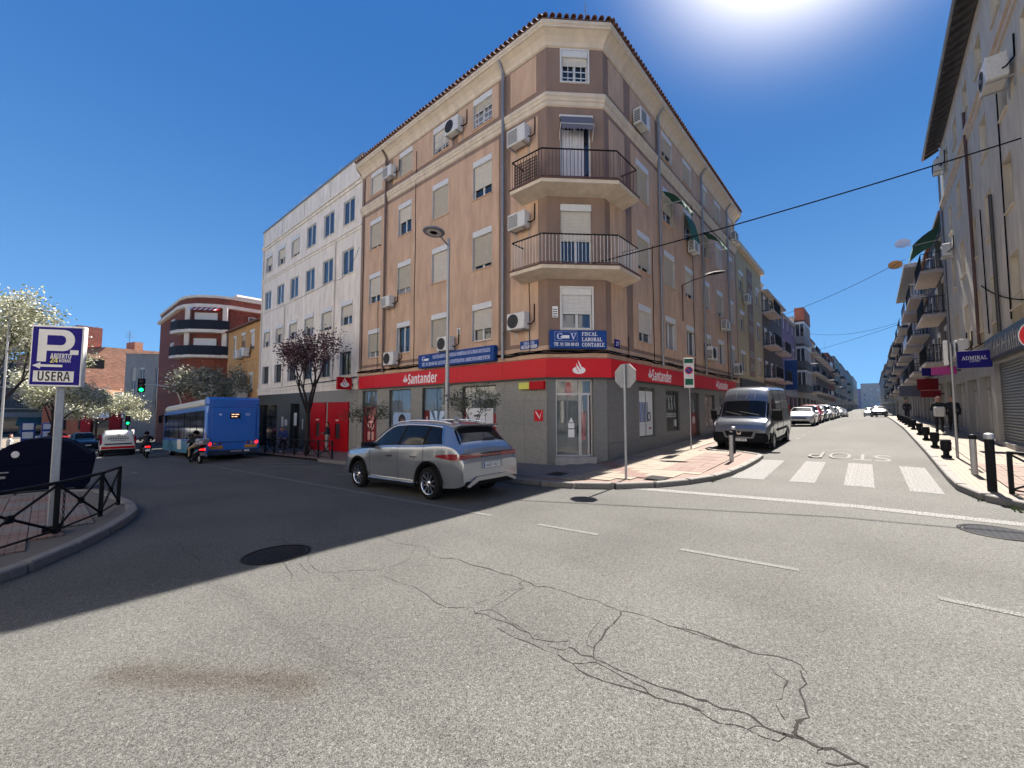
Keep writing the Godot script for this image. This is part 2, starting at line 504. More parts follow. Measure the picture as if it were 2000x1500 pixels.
# a window in an opening; frame origin is the middle of the sill on the wall plane
func window(parent: Node, F: Transform3D, s0: float, s1: float, y0: float, y1: float, o := {}) -> Node3D:
	var w := s1 - s0
	var h := y1 - y0
	var d: float = o.get("d", 0.16)
	var wn := node(o.get("nm", "window"), parent, F * Transform3D(Basis.IDENTITY, Vector3((s0 + s1) / 2, y0, 0)))
	var bh: float = 0.26 if o.get("box", true) else 0.0
	var cl: float = o.get("close", 0.6)
	var fm: Material = o.get("frame", M.window_frame)
	var key := "f%.2f_%.2f_%.2f_%s" % [w, h, d, o.get("bars", "")]
	if not cache.has(key):
		var g := G.new()
		var t := 0.06
		g.box(Vector3(-w / 2, 0, -d), Vector3(-w / 2 + t, h, -d + 0.06))
		g.box(Vector3(w / 2 - t, 0, -d), Vector3(w / 2, h, -d + 0.06))
		g.box(Vector3(-w / 2 + t, 0, -d), Vector3(w / 2 - t, t, -d + 0.06))
		g.box(Vector3(-w / 2 + t, h - t, -d), Vector3(w / 2 - t, h, -d + 0.06))
		g.box(Vector3(-0.045, t, -d), Vector3(0.045, h - t, -d + 0.065))
		if o.get("bars", "") == "grille":
			for k in 3: g.box(Vector3(-w / 2, h * (0.14 + 0.19 * k), -0.05), Vector3(w / 2, h * (0.14 + 0.19 * k) + 0.03, -0.03))
			for k in 5: g.box(Vector3(-w / 2 + w * k / 4.0 - 0.012, 0.03, -0.045), Vector3(-w / 2 + w * k / 4.0 + 0.012, h * 0.66, -0.025))
		cache[key] = g.mesh()
	obj("frame", cache[key], fm, wn)
	key = "p%.2f_%.2f_%.2f" % [w, h, d]
	if not cache.has(key):
		var g := G.new()
		g.box(Vector3(-w / 2 + 0.055, 0.055, -d + 0.015), Vector3(w / 2 - 0.055, h - 0.055, -d + 0.03))
		cache[key] = g.mesh()
	obj("pane", cache[key], o.get("glass", M.glass_dark), wn)
	if o.has("reveal"):
		key = "r%.2f_%.2f_%.2f" % [w, h, d]
		if not cache.has(key):
			var g := G.new()
			g.box(Vector3(-w / 2, 0.0, -d), Vector3(-w / 2 + 0.012, h, 0.022))
			g.box(Vector3(w / 2 - 0.012, 0.0, -d), Vector3(w / 2, h, 0.022))
			g.box(Vector3(-w / 2 + 0.01, h - 0.012, -d), Vector3(w / 2 - 0.01, h, 0.021))
			cache[key] = g.mesh()
		obj("reveal", cache[key], M.reveal, wn)
	if bh > 0:
		key = "b%.2f_%.2f_%.2f" % [w, h, d]
		if not cache.has(key):
			var g := G.new()
			g.bev(Vector3(-w / 2 + 0.01, h - bh, -d + 0.07), Vector3(w / 2 - 0.01, h - 0.005, 0.03), 0.015)
			cache[key] = g.mesh()
		obj("shutter_box", cache[key], o.get("boxm", M.white_metal), wn)
	if cl > 0.01:
		var yb := h - bh - (h - bh - 0.04) * cl
		key = "s%.2f_%.2f_%.2f_%.2f" % [w, h, cl, d]
		if not cache.has(key):
			var g := G.new()
			var yy := h - bh * 0.5 - 0.02
			while yy > yb:
				var yl := maxf(yy - 0.055, yb)
				var ym := (yy + yl) / 2
				g.quad(Vector3(-w / 2 + 0.03, ym, -d + 0.105), Vector3(w / 2 - 0.03, ym, -d + 0.105), Vector3(w / 2 - 0.03, yy, -d + 0.09), Vector3(-w / 2 + 0.03, yy, -d + 0.09))
				g.quad(Vector3(-w / 2 + 0.03, yl, -d + 0.088), Vector3(w / 2 - 0.03, yl, -d + 0.088), Vector3(w / 2 - 0.03, ym, -d + 0.105), Vector3(-w / 2 + 0.03, ym, -d + 0.105))
				yy -= 0.055
			g.box(Vector3(-w / 2 + 0.03, yb - 0.03, -d + 0.075), Vector3(w / 2 - 0.03, yb, -d + 0.11))
			cache[key] = g.mesh()
		obj("roller_shutter", cache[key], o.get("shut", M.shutter), wn)
	if o.get("sill", true):
		key = "l%.2f" % w
		if not cache.has(key):
			var g := G.new()
			g.bev(Vector3(-w / 2 - 0.06, -0.06, -0.10), Vector3(w / 2 + 0.06, -0.002, 0.06), 0.012)
			cache[key] = g.mesh()
		obj("sill", cache[key], o.get("sillm", M.cream), wn)
	return wn

func text(parent: Node, s: String, at: Transform3D, height: float, m: Material, o := {}) -> MeshInstance3D:
	var t := TextMesh.new()
	var f := SystemFont.new()
	f.font_names = PackedStringArray([o.get("font", "Droid Sans")])
	f.font_weight = o.get("weight", 700)
	t.font = f
	t.text = s
	t.font_size = 64
	t.pixel_size = height / 46.0
	t.depth = o.get("depth", 0.006)
	t.curve_step = 1.5
	t.horizontal_alignment = o.get("align", HORIZONTAL_ALIGNMENT_CENTER)
	t.vertical_alignment = VERTICAL_ALIGNMENT_CENTER
	if o.has("width"):
		var w := t.get_aabb().size.x
		if w > 0.001: at = at * Transform3D(Basis.from_scale(Vector3(o.width / w, 1, 1)), Vector3.ZERO)
	return obj(o.get("nm", "lettering"), t, m, parent, at)
const CRACKS := [
[1.0,3.57,-4.42,3.66,-4.31,3.69,-4.16,3.65,-3.89,3.68,-3.67,3.68,-3.53,3.67,-3.4,3.69,-3.29,3.7,-3.19,3.66,-3.04,3.66,-2.95,3.62,-2.83,3.69,-2.74,3.69,-2.63,3.7,-2.5,3.68,-2.34,3.68,-2.24,3.72,-2.15,3.68,-2.03,3.67,-1.94,3.66,-1.86,3.69,-1.79,3.7,-1.71,3.7,-1.64,3.7,-1.56,3.68,-1.48,3.66,-1.4,3.69,-1.3,3.71,-1.2,3.7,-1.14,3.69,-1.08,3.67,-1.02,3.67,-0.97,3.67,-0.9,3.66,-0.84,3.66,-0.89,3.67,-0.93,3.66,-0.99,3.66,-1.04,3.66,-1.09,3.66,-1.15,3.66,-1.21,3.67,-1.27,3.67,-1.32,3.67,-1.38,3.69,-1.3,3.71,-1.19,3.7,-1.12,3.69,-1.06,3.68,-1.0,3.64,-0.92,3.65,-0.87,3.66,-0.82,3.64,-0.76,3.68,-0.68,3.71,-0.61,3.71,-0.56,3.71,-0.52,3.69,-0.47,3.6,-0.42],
[0.9,3.61,-0.46,3.53,-0.44,3.47,-0.41,3.37,-0.44,3.3,-0.42,3.25,-0.4,3.15,-0.38,3.11,-0.36,3.07,-0.39],
[2.4,3.07,-0.39,3.02,-0.41,2.95,-0.41,2.9,-0.41,2.89,-0.37],
[0.6,2.93,-3.05,3.08,-3.03,3.21,-2.99,3.35,-3.02,3.48,-2.93,3.52,-2.92,3.58,-3.05,3.66,-3.04],
[0.6,2.7,-3.22,2.75,-3.14,2.8,-3.08,2.85,-3.01,2.78,-2.91,2.86,-2.91,2.93,-2.84,3.03,-2.87,3.13,-2.88,3.24,-2.89,3.36,-2.91,3.47,-2.92],
[0.8,2.78,-2.91,2.83,-2.82,2.81,-2.7,2.83,-2.6,2.84,-2.5,2.81,-2.39,2.82,-2.29,2.77,-2.2,2.8,-2.12,2.84,-2.03,2.92,-1.95],
[0.5,2.93,-2.84,2.9,-2.66,2.86,-2.52,2.85,-2.42,2.82,-2.31,2.82,-2.17],
[0.6,2.71,-2.56,2.7,-2.46,2.69,-2.36,2.69,-2.3,2.7,-2.23,2.7,-2.14,2.69,-2.01,2.71,-1.91,2.68,-1.82,2.68,-1.76],
[1.0,2.85,-1.91,2.85,-1.85,2.81,-1.77,2.85,-1.69,2.83,-1.66,2.84,-1.57,2.82,-1.48,2.82,-1.42,2.83,-1.36,2.82,-1.3,2.82,-1.23,2.82,-1.17,2.83,-1.12,2.84,-1.08,2.85,-1.03,2.85,-0.97,2.85,-0.91,2.87,-0.87],
[1.1,3.66,-1.86,3.59,-1.82,3.4,-1.8,3.27,-1.8,3.13,-1.76,2.99,-1.75,2.9,-1.71,2.83,-1.66],
[0.6,3.57,-1.97,3.44,-1.94,3.32,-1.91,3.17,-1.89,3.02,-1.84,2.96,-1.8,2.96,-1.75],
[0.9,2.68,-1.76,2.73,-1.7,2.81,-1.63],
[1.0,2.68,-1.76,2.64,-1.67,2.63,-1.58,2.64,-1.52,2.64,-1.48,2.66,-1.41,2.67,-1.35,2.69,-1.29,2.7,-1.24,2.71,-1.18,2.7,-1.13,2.72,-1.09,2.72,-1.04,2.75,-0.97,2.76,-0.91,2.76,-0.86],
[0.7,2.8,-1.63,2.79,-1.52,2.77,-1.41,2.76,-1.36,2.75,-1.31,2.75,-1.23,2.71,-1.18],
[0.6,2.75,-2.04,2.77,-1.96,2.78,-1.91,2.86,-1.88],
[1.2,2.83,-1.12,2.85,-1.07,2.86,-1.02,2.85,-0.94,2.87,-0.9,2.88,-0.88,2.86,-0.83,2.86,-0.77,2.88,-0.74,2.9,-0.69,2.91,-0.65,2.9,-0.62,2.85,-0.55,2.85,-0.51,2.86,-0.46,2.86,-0.41],
[1.9,2.86,-0.46,2.88,-0.41,2.89,-0.37,2.88,-0.32,2.88,-0.28,2.92,-0.24,2.91,-0.21,2.9,-0.17,2.89,-0.13,2.89,-0.09],
[0.8,2.71,-1.07,2.73,-1.02,2.76,-0.97,2.75,-0.92,2.75,-0.88,2.72,-0.8,2.72,-0.76,2.73,-0.73,2.76,-0.69,2.77,-0.65,2.77,-0.62,2.83,-0.59,2.85,-0.55],
[0.6,2.77,-0.62,2.76,-0.57,2.76,-0.53,2.77,-0.5,2.78,-0.47,2.86,-0.44,2.86,-0.42],
[0.6,3.57,-0.66,3.46,-0.59,3.42,-0.51,3.32,-0.52,3.19,-0.51,3.16,-0.54],
[0.6,3.1,-0.53,3.04,-0.5,2.99,-0.47],
[0.5,2.81,-0.3,2.85,-0.3,2.88,-0.28],
[0.8,2.78,-0.26,2.8,-0.21,2.85,-0.17,2.89,-0.13],
[0.6,3.68,-6.1,3.63,-5.7,3.64,-5.49,3.65,-5.31,3.74,-5.09,3.74,-4.91,3.56,-4.64,3.59,-4.41,3.64,-4.3,3.69,-4.19,3.66,-4.02,3.66,-3.88,3.68,-3.77,3.7,-3.65,3.68,-3.51,3.66,-3.37,3.7,-3.26],
[0.6,3.66,-5.08,3.47,-4.91,3.31,-4.74,3.14,-4.68,3.0,-4.67,2.9,-4.69,2.79,-4.75,2.7,-4.86,2.62,-4.95,2.53,-5.01,2.44,-5.08,2.35,-5.23,2.36,-5.45,2.4,-5.73,2.53,-6.03],
[0.7,2.49,-7.41,2.6,-7.19,2.58,-6.9,2.71,-6.73,2.81,-6.53,2.86,-6.42,2.96,-6.33,3.11,-6.33,3.24,-6.31,3.4,-6.34,3.56,-6.33],
[0.5,2.81,-6.53,2.73,-6.24],
[0.5,2.2,-6.05,2.13,-5.67,2.08,-5.39,2.02,-5.28],
[0.5,2.32,-5.8,2.26,-5.46,2.24,-5.29],
[0.5,2.4,-5.0,2.38,-4.81,2.33,-4.71],
[0.5,2.76,-4.49,2.76,-4.28,2.76,-4.08,2.8,-3.9,2.77,-3.74,2.75,-3.6,2.7,-3.45,2.69,-3.23],
[0.5,1.34,-10.28,1.28,-9.5,1.36,-9.21,1.43,-8.94,1.49,-8.69,1.49,-8.22,1.47,-7.84,1.5,-7.44,1.5,-7.06]]

func _ready() -> void:
	setup_view()
	make_materials()
	build_ground()
	build_pavements()
	build_markings()
	building_corner()
	building_white()
	building_orange()
	building_round_brick()
	far_left_buildings()
	side_street_row()
	right_row()
	opposite_building()
	street_furniture()
	wall_units()
	cables()
	trees()
	vehicles()
	people()

func setup_view() -> void:
	var cam := Camera3D.new()
	cam.name = "camera"
	cam.fov = 86.25
	cam.far = 3000.0
	cam.near = 0.05
	cam.position = Vector3(0, 1.8, 0)
	cam.rotation_degrees = Vector3(3.43, -48.65, 0)
	add_child(cam)
	cam.current = true
	var we := WorldEnvironment.new()
	we.name = "environment"
	var e := Environment.new()
	e.background_mode = Environment.BG_SKY
	var sm := ProceduralSkyMaterial.new()
	sm.sky_top_color = Color(0.0115, 0.052, 0.160).linear_to_srgb()
	sm.sky_horizon_color = Color(0.082, 0.192, 0.345).linear_to_srgb()
	sm.sky_curve = 0.20
	sm.ground_bottom_color = Color(0.06, 0.058, 0.055).linear_to_srgb()
	sm.ground_horizon_color = Color(0.14, 0.22, 0.32).linear_to_srgb()
	sm.ground_curve = 0.05
	sm.sun_angle_max = 65.0
	sm.sun_curve = 0.082
	var sky := Sky.new()
	sky.sky_material = sm
	e.sky = sky
	e.tonemap_mode = Environment.TONE_MAPPER_LINEAR
	e.tonemap_exposure = 3.3
	e.sdfgi_enabled = true
	e.ssao_enabled = true
	e.ssil_enabled = true
	e.fog_enabled = true
	e.fog_density = 0.00012
	e.fog_light_color = Color(0.55, 0.68, 0.85)
	we.environment = e
	add_child(we)
	var sun := DirectionalLight3D.new()
	sun.name = "sun"
	sun.light_energy = 1.6
	sun.light_color = Color(1.0, 0.965, 0.92)
	sun.light_angular_distance = 0.5
	sun.shadow_enabled = true
	add_child(sun)
	var el := deg_to_rad(51.0)
	var dl := deg_to_rad(2.3)
	var to := Vector3(cos(el) * cos(dl), sin(el), -cos(el) * sin(dl))
	sun.look_at_from_position(to * 50.0, Vector3.ZERO, Vector3.UP)

func build_ground() -> void:
	var xs := []
	var x := -6.0
	while x < 20.0:
		xs.append(x)
		x += 0.1 if x > -0.5 and x < 4.5 else 0.3
	for q in [22, 24, 26, 29, 32, 38, 44, 50, 60, 70, 76, 85, 95, 105, 120, 140, 160, 200, 240, 290, 340, 600, 1400]: xs.append(float(q))
	for q in [-8, -11, -16, -25, -50, -120, -400, -1400]: xs.push_front(float(q))
	var zs := []
	var z := -22.0
	while z < 6.0:
		zs.append(z)
		z += 0.12 if z > -7.0 and z < 1.0 else 0.3
	for q in [8, 12, 20, 40, 100, 400, 1400]: zs.append(float(q))
	for q in [-24, -26, -29, -32, -36, -40, -45, -50, -60, -80, -110, -160, -300, -700, -1400]: zs.push_front(float(q))
	var f := FastNoiseLite.new()
	f.frequency = 0.35
	f.fractal_octaves = 4
	f.seed = 21
	var f2 := FastNoiseLite.new()
	f2.frequency = 0.09
	f2.seed = 4
	var g := G.new()
	var P := []
	var C := []
	for i in xs.size():
		var row := []
		var cr := []
		for j in zs.size():
			var p := on(xs[i], zs[j])
			row.append(p)
			# patches of newer and older surfacing, oil along the lanes
			var k := 1.0 + 0.20 * f.get_noise_2d(p.x, p.z) + 0.16 * f2.get_noise_2d(p.x, p.z)
			var q := Vector2(p.x, p.z)
			if p.x > 2.78 and p.x < 3.68 and p.z > -4.6 and p.z < 0.4: k *= 0.955 # refilled trench
			var r := 0.6 + 0.8 * (f.get_noise_2d(p.x * 9, p.z * 9) * 0.5 + 0.5)
			var brown := 0.34 * r * exp(-pow(seg_dist(q, Vector2(0.45, -4.35), Vector2(1.3, -3.1)) / 0.13, 2)) # dried spill
			var tyre := 0.15 * r * exp(-pow(seg_dist(q, Vector2(1.42, -6.4), Vector2(1.65, -1.2)) / 0.075, 2)) # rubber line
			tyre += 0.07 * r * exp(-pow(seg_dist(q, Vector2(4.6, -30), Vector2(4.7, 8)) / 0.3, 2)) + 0.07 * r * exp(-pow(seg_dist(q, Vector2(6.9, -30), Vector2(6.9, 8)) / 0.3, 2))
			k *= 1.0 - brown - tyre
			k *= 0.325
			cr.append(Color(k * (1.0 + 0.25 * brown), k, k * (1.0 - 0.2 * brown)))
		P.append(row)
		C.append(cr)
	for i in xs.size() - 1:
		for j in zs.size() - 1:
			for q in [[0, 0, 0, 1, 1, 1], [0, 0, 1, 1, 1, 0]]:
				for k in [0, 4, 2]:
					var ii: int = i + q[k]
					var jj: int = j + q[k + 1]
					g.v.append(P[ii][jj])
					g.n.append(Vector3.UP)
					g.c.append(C[ii][jj])
	var road := obj("road", g, M.asphalt)
	tag(road, "", "", "", "structure")
	# open cracks: narrow dark gaps following the break lines
	g = G.new()
	rng.seed = 11
	for c in CRACKS:
		var w: float = c[0] * 0.0050
		var pts := []
		for k in range(1, c.size(), 2):
			pts.append(on(c[k], c[k + 1], 0.002))
		for k in pts.size() - 1:
			var a: Vector3 = pts[k]
			var b: Vector3 = pts[k + 1]
			var d := (b - a).normalized()
			var s := Vector3(-d.z, 0, d.x)
			var w0 := w * rng.randf_range(0.2, 1.7)
			var w1 := w * rng.randf_range(0.2, 1.7)
			g.quad(a - s * w0, b - s * w1, b + s * w1, a + s * w0)
	tag(obj("crack", g, M.crack, road), "", "", "", "stuff")

func seg_dist(p: Vector2, a: Vector2, b: Vector2) -> float:
	return p.distance_to(Geometry2D.get_closest_point_to_segment(p, a, b))

func smooth_line(pts: Array, step: float) -> Array:
	var c := Curve2D.new()
	for k in pts.size():
		var t := Vector2.ZERO
		if k > 0 and k < pts.size() - 1:
			var L: float = minf(pts[k].distance_to(pts[k - 1]), pts[k].distance_to(pts[k + 1]))
			t = (pts[k + 1] - pts[k - 1]).normalized() * L * 0.33
		c.add_point(pts[k], -t, t)
	c.bake_interval = 0.05
	var out := []
	var L := c.get_baked_length()
	var n := maxi(1, int(round(L / step)))
	for k in n + 1:
		out.append(c.sample_baked(L * k / n, true))
	return out

func pave(nm: String, poly: PackedVector2Array, off: float, m: Material, cx := 1.5, cz := 1.5) -> MeshInstance3D:
	var g := G.new()
	var lo := poly[0]
	var hi := poly[0]
	for p in poly:
		lo = lo.min(p)
		hi = hi.max(p)
	var x := lo.x
	while x < hi.x:
		var z := lo.y
		while z < hi.y:
			var cell := PackedVector2Array([Vector2(x, z), Vector2(x + cx, z), Vector2(x + cx, z + cz), Vector2(x, z + cz)])
			for q in Geometry2D.intersect_polygons(poly, cell):
				var t := Geometry2D.triangulate_polygon(q)
				for k in range(0, t.size(), 3):
					var a := q[t[k]]
					var b := q[t[k + 1]]
					var d := q[t[k + 2]]
					var s := (b - a).cross(d - a) > 0
					if s: g.tri(on(a.x, a.y, off), on(d.x, d.y, off), on(b.x, b.y, off))
					else: g.tri(on(a.x, a.y, off), on(b.x, b.y, off), on(d.x, d.y, off))
			z += cz
		x += cx
	return obj(nm, g, m)

func kerbs(parent: Node, line: Array, side: float, stone := 0.95) -> void:
	# stones run along the line; side: +1 puts their width on the left of the walking direction
	var pts := smooth_line(line, stone)
	if not cache.has("kerbstone"):
		var g := G.new()
		g.bev(Vector3(-0.5, -0.15, -0.09), Vector3(0.5, 0.0, 0.09), 0.02)
		cache["kerbstone"] = g.mesh()
	for k in pts.size() - 1:
		var a: Vector2 = pts[k]
		var b: Vector2 = pts[k + 1]
		var d := (b - a).normalized()
		var s := Vector2(d.y, -d.x) * side * 0.09
		var p0 := on(a.x, a.y) + Vector3(s.x, 0.14, s.y)
		var p1 := on(b.x, b.y) + Vector3(s.x, 0.14, s.y)
		var X := (p1 - p0)
		var L := X.length() - 0.012
		X = X.normalized()
		var Z := X.cross(Vector3.UP).normalized()
		var Y := Z.cross(X)
		obj("kerb_stone", cache["kerbstone"], M.kerb, parent, Transform3D(Basis(X * L, Y * rng.randf_range(0.95, 1.02), Z), (p0 + p1) / 2 + Vector3(0, rng.randf_range(-0.006, 0.004), 0)))

func tiles(parent: Node, poly: PackedVector2Array, o: Vector2, most: int, pick: Callable) -> void:
	var sz := 0.4
	if not cache.has("paver"):
		var g := G.new()
		g.bev(Vector3(-0.196, -0.03, -0.196), Vector3(0.196, 0, 0.196), 0.006)
		cache["paver"] = g.mesh()
	var lo := poly[0]
	var hi := poly[0]
	for p in poly:
		lo = lo.min(p)
		hi = hi.max(p)
	var all := []
	for i in range(int(floor((lo.x - o.x) / sz)), int(ceil((hi.x - o.x) / sz))):
		for j in range(int(floor((lo.y - o.y) / sz)), int(ceil((hi.y - o.y) / sz))):
			var c := o + Vector2((i + 0.5) * sz, (j + 0.5) * sz)
			var ok := true
			for q in [Vector2(-0.19, -0.19), Vector2(0.19, -0.19), Vector2(0.19, 0.19), Vector2(-0.19, 0.19)]:
				if not Geometry2D.is_point_in_polygon(c + q, poly): ok = false
			if ok: all.append(c)
	all.sort_custom(func(a, b): return a.length() < b.length())
	for k in mini(all.size(), most):
		var c: Vector2 = all[k]
		var e := 0.2
		var X := (on(c.x + e, c.y) - on(c.x - e, c.y)).normalized()
		var Z := (on(c.x, c.y + e) - on(c.x, c.y - e)).normalized()
		var Y := Z.cross(X).normalized()
		var tilt := Basis(Vector3(rng.randf_range(-1, 1), 0, rng.randf_range(-1, 1)).normalized(), rng.randf_range(0, 0.008))
		obj("paving_tile", cache["paver"], pick.call(c), parent, Transform3D(tilt * Basis(X, Y, Z), on(c.x, c.y, 0.135 + rng.randf_range(-0.002, 0.002))))

const KERB_A := [Vector2(8.85, -62), Vector2(8.85, -40), Vector2(8.85, -20), Vector2(8.86, -9), Vector2(8.86, -7.2), Vector2(9.06, -5.8), Vector2(9.62, -4.7), Vector2(10.5, -3.9), Vector2(11.8, -3.35), Vector2(13.4, -3.12), Vector2(15.2, -3.06), Vector2(16.35, -3.07), Vector2(16.9, -3.35), Vector2(17.2, -4.1), Vector2(17.35, -4.9), Vector2(17.8, -5.2), Vector2(19, -5.25), Vector2(60, -5.25), Vector2(110, -5.25)]
const KERB_L := [Vector2(-9, -3.2), Vector2(-5, -4.6), Vector2(-2.2, -6.5), Vector2(-0.28, -8.34), Vector2(0.68, -10.17), Vector2(1.18, -11.7), Vector2(1.3, -12.9), Vector2(1.2, -14.5), Vector2(1.0, -16.6), Vector2(0.6, -17.4), Vector2(-0.5, -17.7), Vector2(-9, -17.9)]
const KERB_R := [Vector2(10.6, 6.5), Vector2(10.7, 4.0), Vector2(11.05, 2.7), Vector2(11.7, 1.9), Vector2(12.6, 1.5), Vector2(13.8, 1.42), Vector2(20, 1.42), Vector2(60, 1.42), Vector2(110, 1.42)]

func build_pavements() -> void:
	rng.seed = 31
	var root := node("pavement_corner")
	tag(root, "", "", "", "structure")
	var poly := PackedVector2Array()
	for p in smooth_line(KERB_A, 0.5): poly.append(p)
	poly.append_array(PackedVector2Array([Vector2(110, -7.6), Vector2(13.0, -7.6), Vector2(11.9, -8.7), Vector2(11.9, -62)]))
	var b := pave("slab", poly, 0.11, M.tile_pink, 2.0, 2.0)
	b.reparent(root)
	kerbs(root, KERB_A.slice(2), -1.0)
	var inset := Geometry2D.offset_polygon(poly, -0.2)[0]
	var near := Geometry2D.intersect_polygons(inset, PackedVector2Array([Vector2(8, -13), Vector2(22, -13), Vector2(22, -2), Vector2(8, -2)]))[0]
	tiles(root, near, Vector2(8.9, -3.2), 298, func(c: Vector2) -> Material:
		if c.x > 12.0 and c.x < 16.4 and c.y > -4.6: return M.tile_pink if rng.randf() < 0.8 else M.tile_red
		if c.y > -4.0 - 0.0 * c.x and c.x < 12.0: return M.tile_sand
		if absf(c.x - 11.5 + (c.y + 5.6)) < 0.5: return M.tile_red
		return M.tile_sand if c.y > -6.4 or c.x > 15.0 else M.tile_grey)
	root = node("pavement_left")
	tag(root, "", "", "", "structure")
	poly = PackedVector2Array()
	for p in smooth_line(KERB_L, 0.4): poly.append(p)
	b = pave("slab", poly, 0.11, M.bedding)
	b.reparent(root)
	kerbs(root, KERB_L, -1.0 if true else 1.0)
	inset = Geometry2D.offset_polygon(poly, -0.2)[0]
	near = Geometry2D.intersect_polygons(inset, PackedVector2Array([Vector2(-3.4, -18), Vector2(2, -18), Vector2(2, -6), Vector2(-3.4, -6)]))[0]
	tiles(root, near, Vector2(-0.1, -8.1), 298, func(_c: Vector2) -> Material: return [M.tile_pink, M.tile_grey, M.tile_grey, M.tile_red][rng.randi() % 4])
	root = node("pavement_right")
	tag(root, "", "", "", "structure")
	poly = PackedVector2Array()
	for p in smooth_line(KERB_R, 0.5): poly.append(p)
	poly.append_array(PackedVector2Array([Vector2(110, 3.6), Vector2(20, 3.6), Vector2(20, 6.5)]))
	b = pave("slab", poly, 0.11, M.tile_sand, 2.0, 2.0)
	b.reparent(root)
	kerbs(root, KERB_R.slice(1), 1.0)
	inset = Geometry2D.offset_polygon(poly, -0.2)[0]
	near = Geometry2D.intersect_polygons(inset, PackedVector2Array([Vector2(11, 1), Vector2(26, 1), Vector2(26, 3.3), Vector2(11, 3.3)]))[0]
	tiles(root, near, Vector2(11.2, 1.6), 150, func(c: Vector2) -> Material: return M.tile_pink if c.x < 17 else M.tile_sand)
	# second pavement across the main street, far beyond the container
	poly = PackedVector2Array([Vector2(-1.9, -42), Vector2(0.4, -50), Vector2(0.9, -62), Vector2(1.6, -75), Vector2(3.0, -84), Vector2(-30, -84), Vector2(-30, -42)])
	b = pave("pavement_plaza", poly, 0.12, M.tile_sand, 6.0, 6.0)
	tag(b, "", "", "", "structure")

func strip(g: G, a: Vector2, b: Vector2, w: float, off := 0.005) -> void:
	var d := (b - a).normalized()
	var s := Vector2(-d.y, d.x) * w / 2
	var n := maxi(1, int(a.distance_to(b) / 1.0))
	for k in n:
		var p := a.lerp(b, float(k) / n)
		var q := a.lerp(b, float(k + 1) / n)
		g.quad(on(p.x + s.x, p.y + s.y, off), on(q.x + s.x, q.y + s.y, off), on(q.x - s.x, q.y - s.y, off), on(p.x - s.x, p.y - s.y, off))

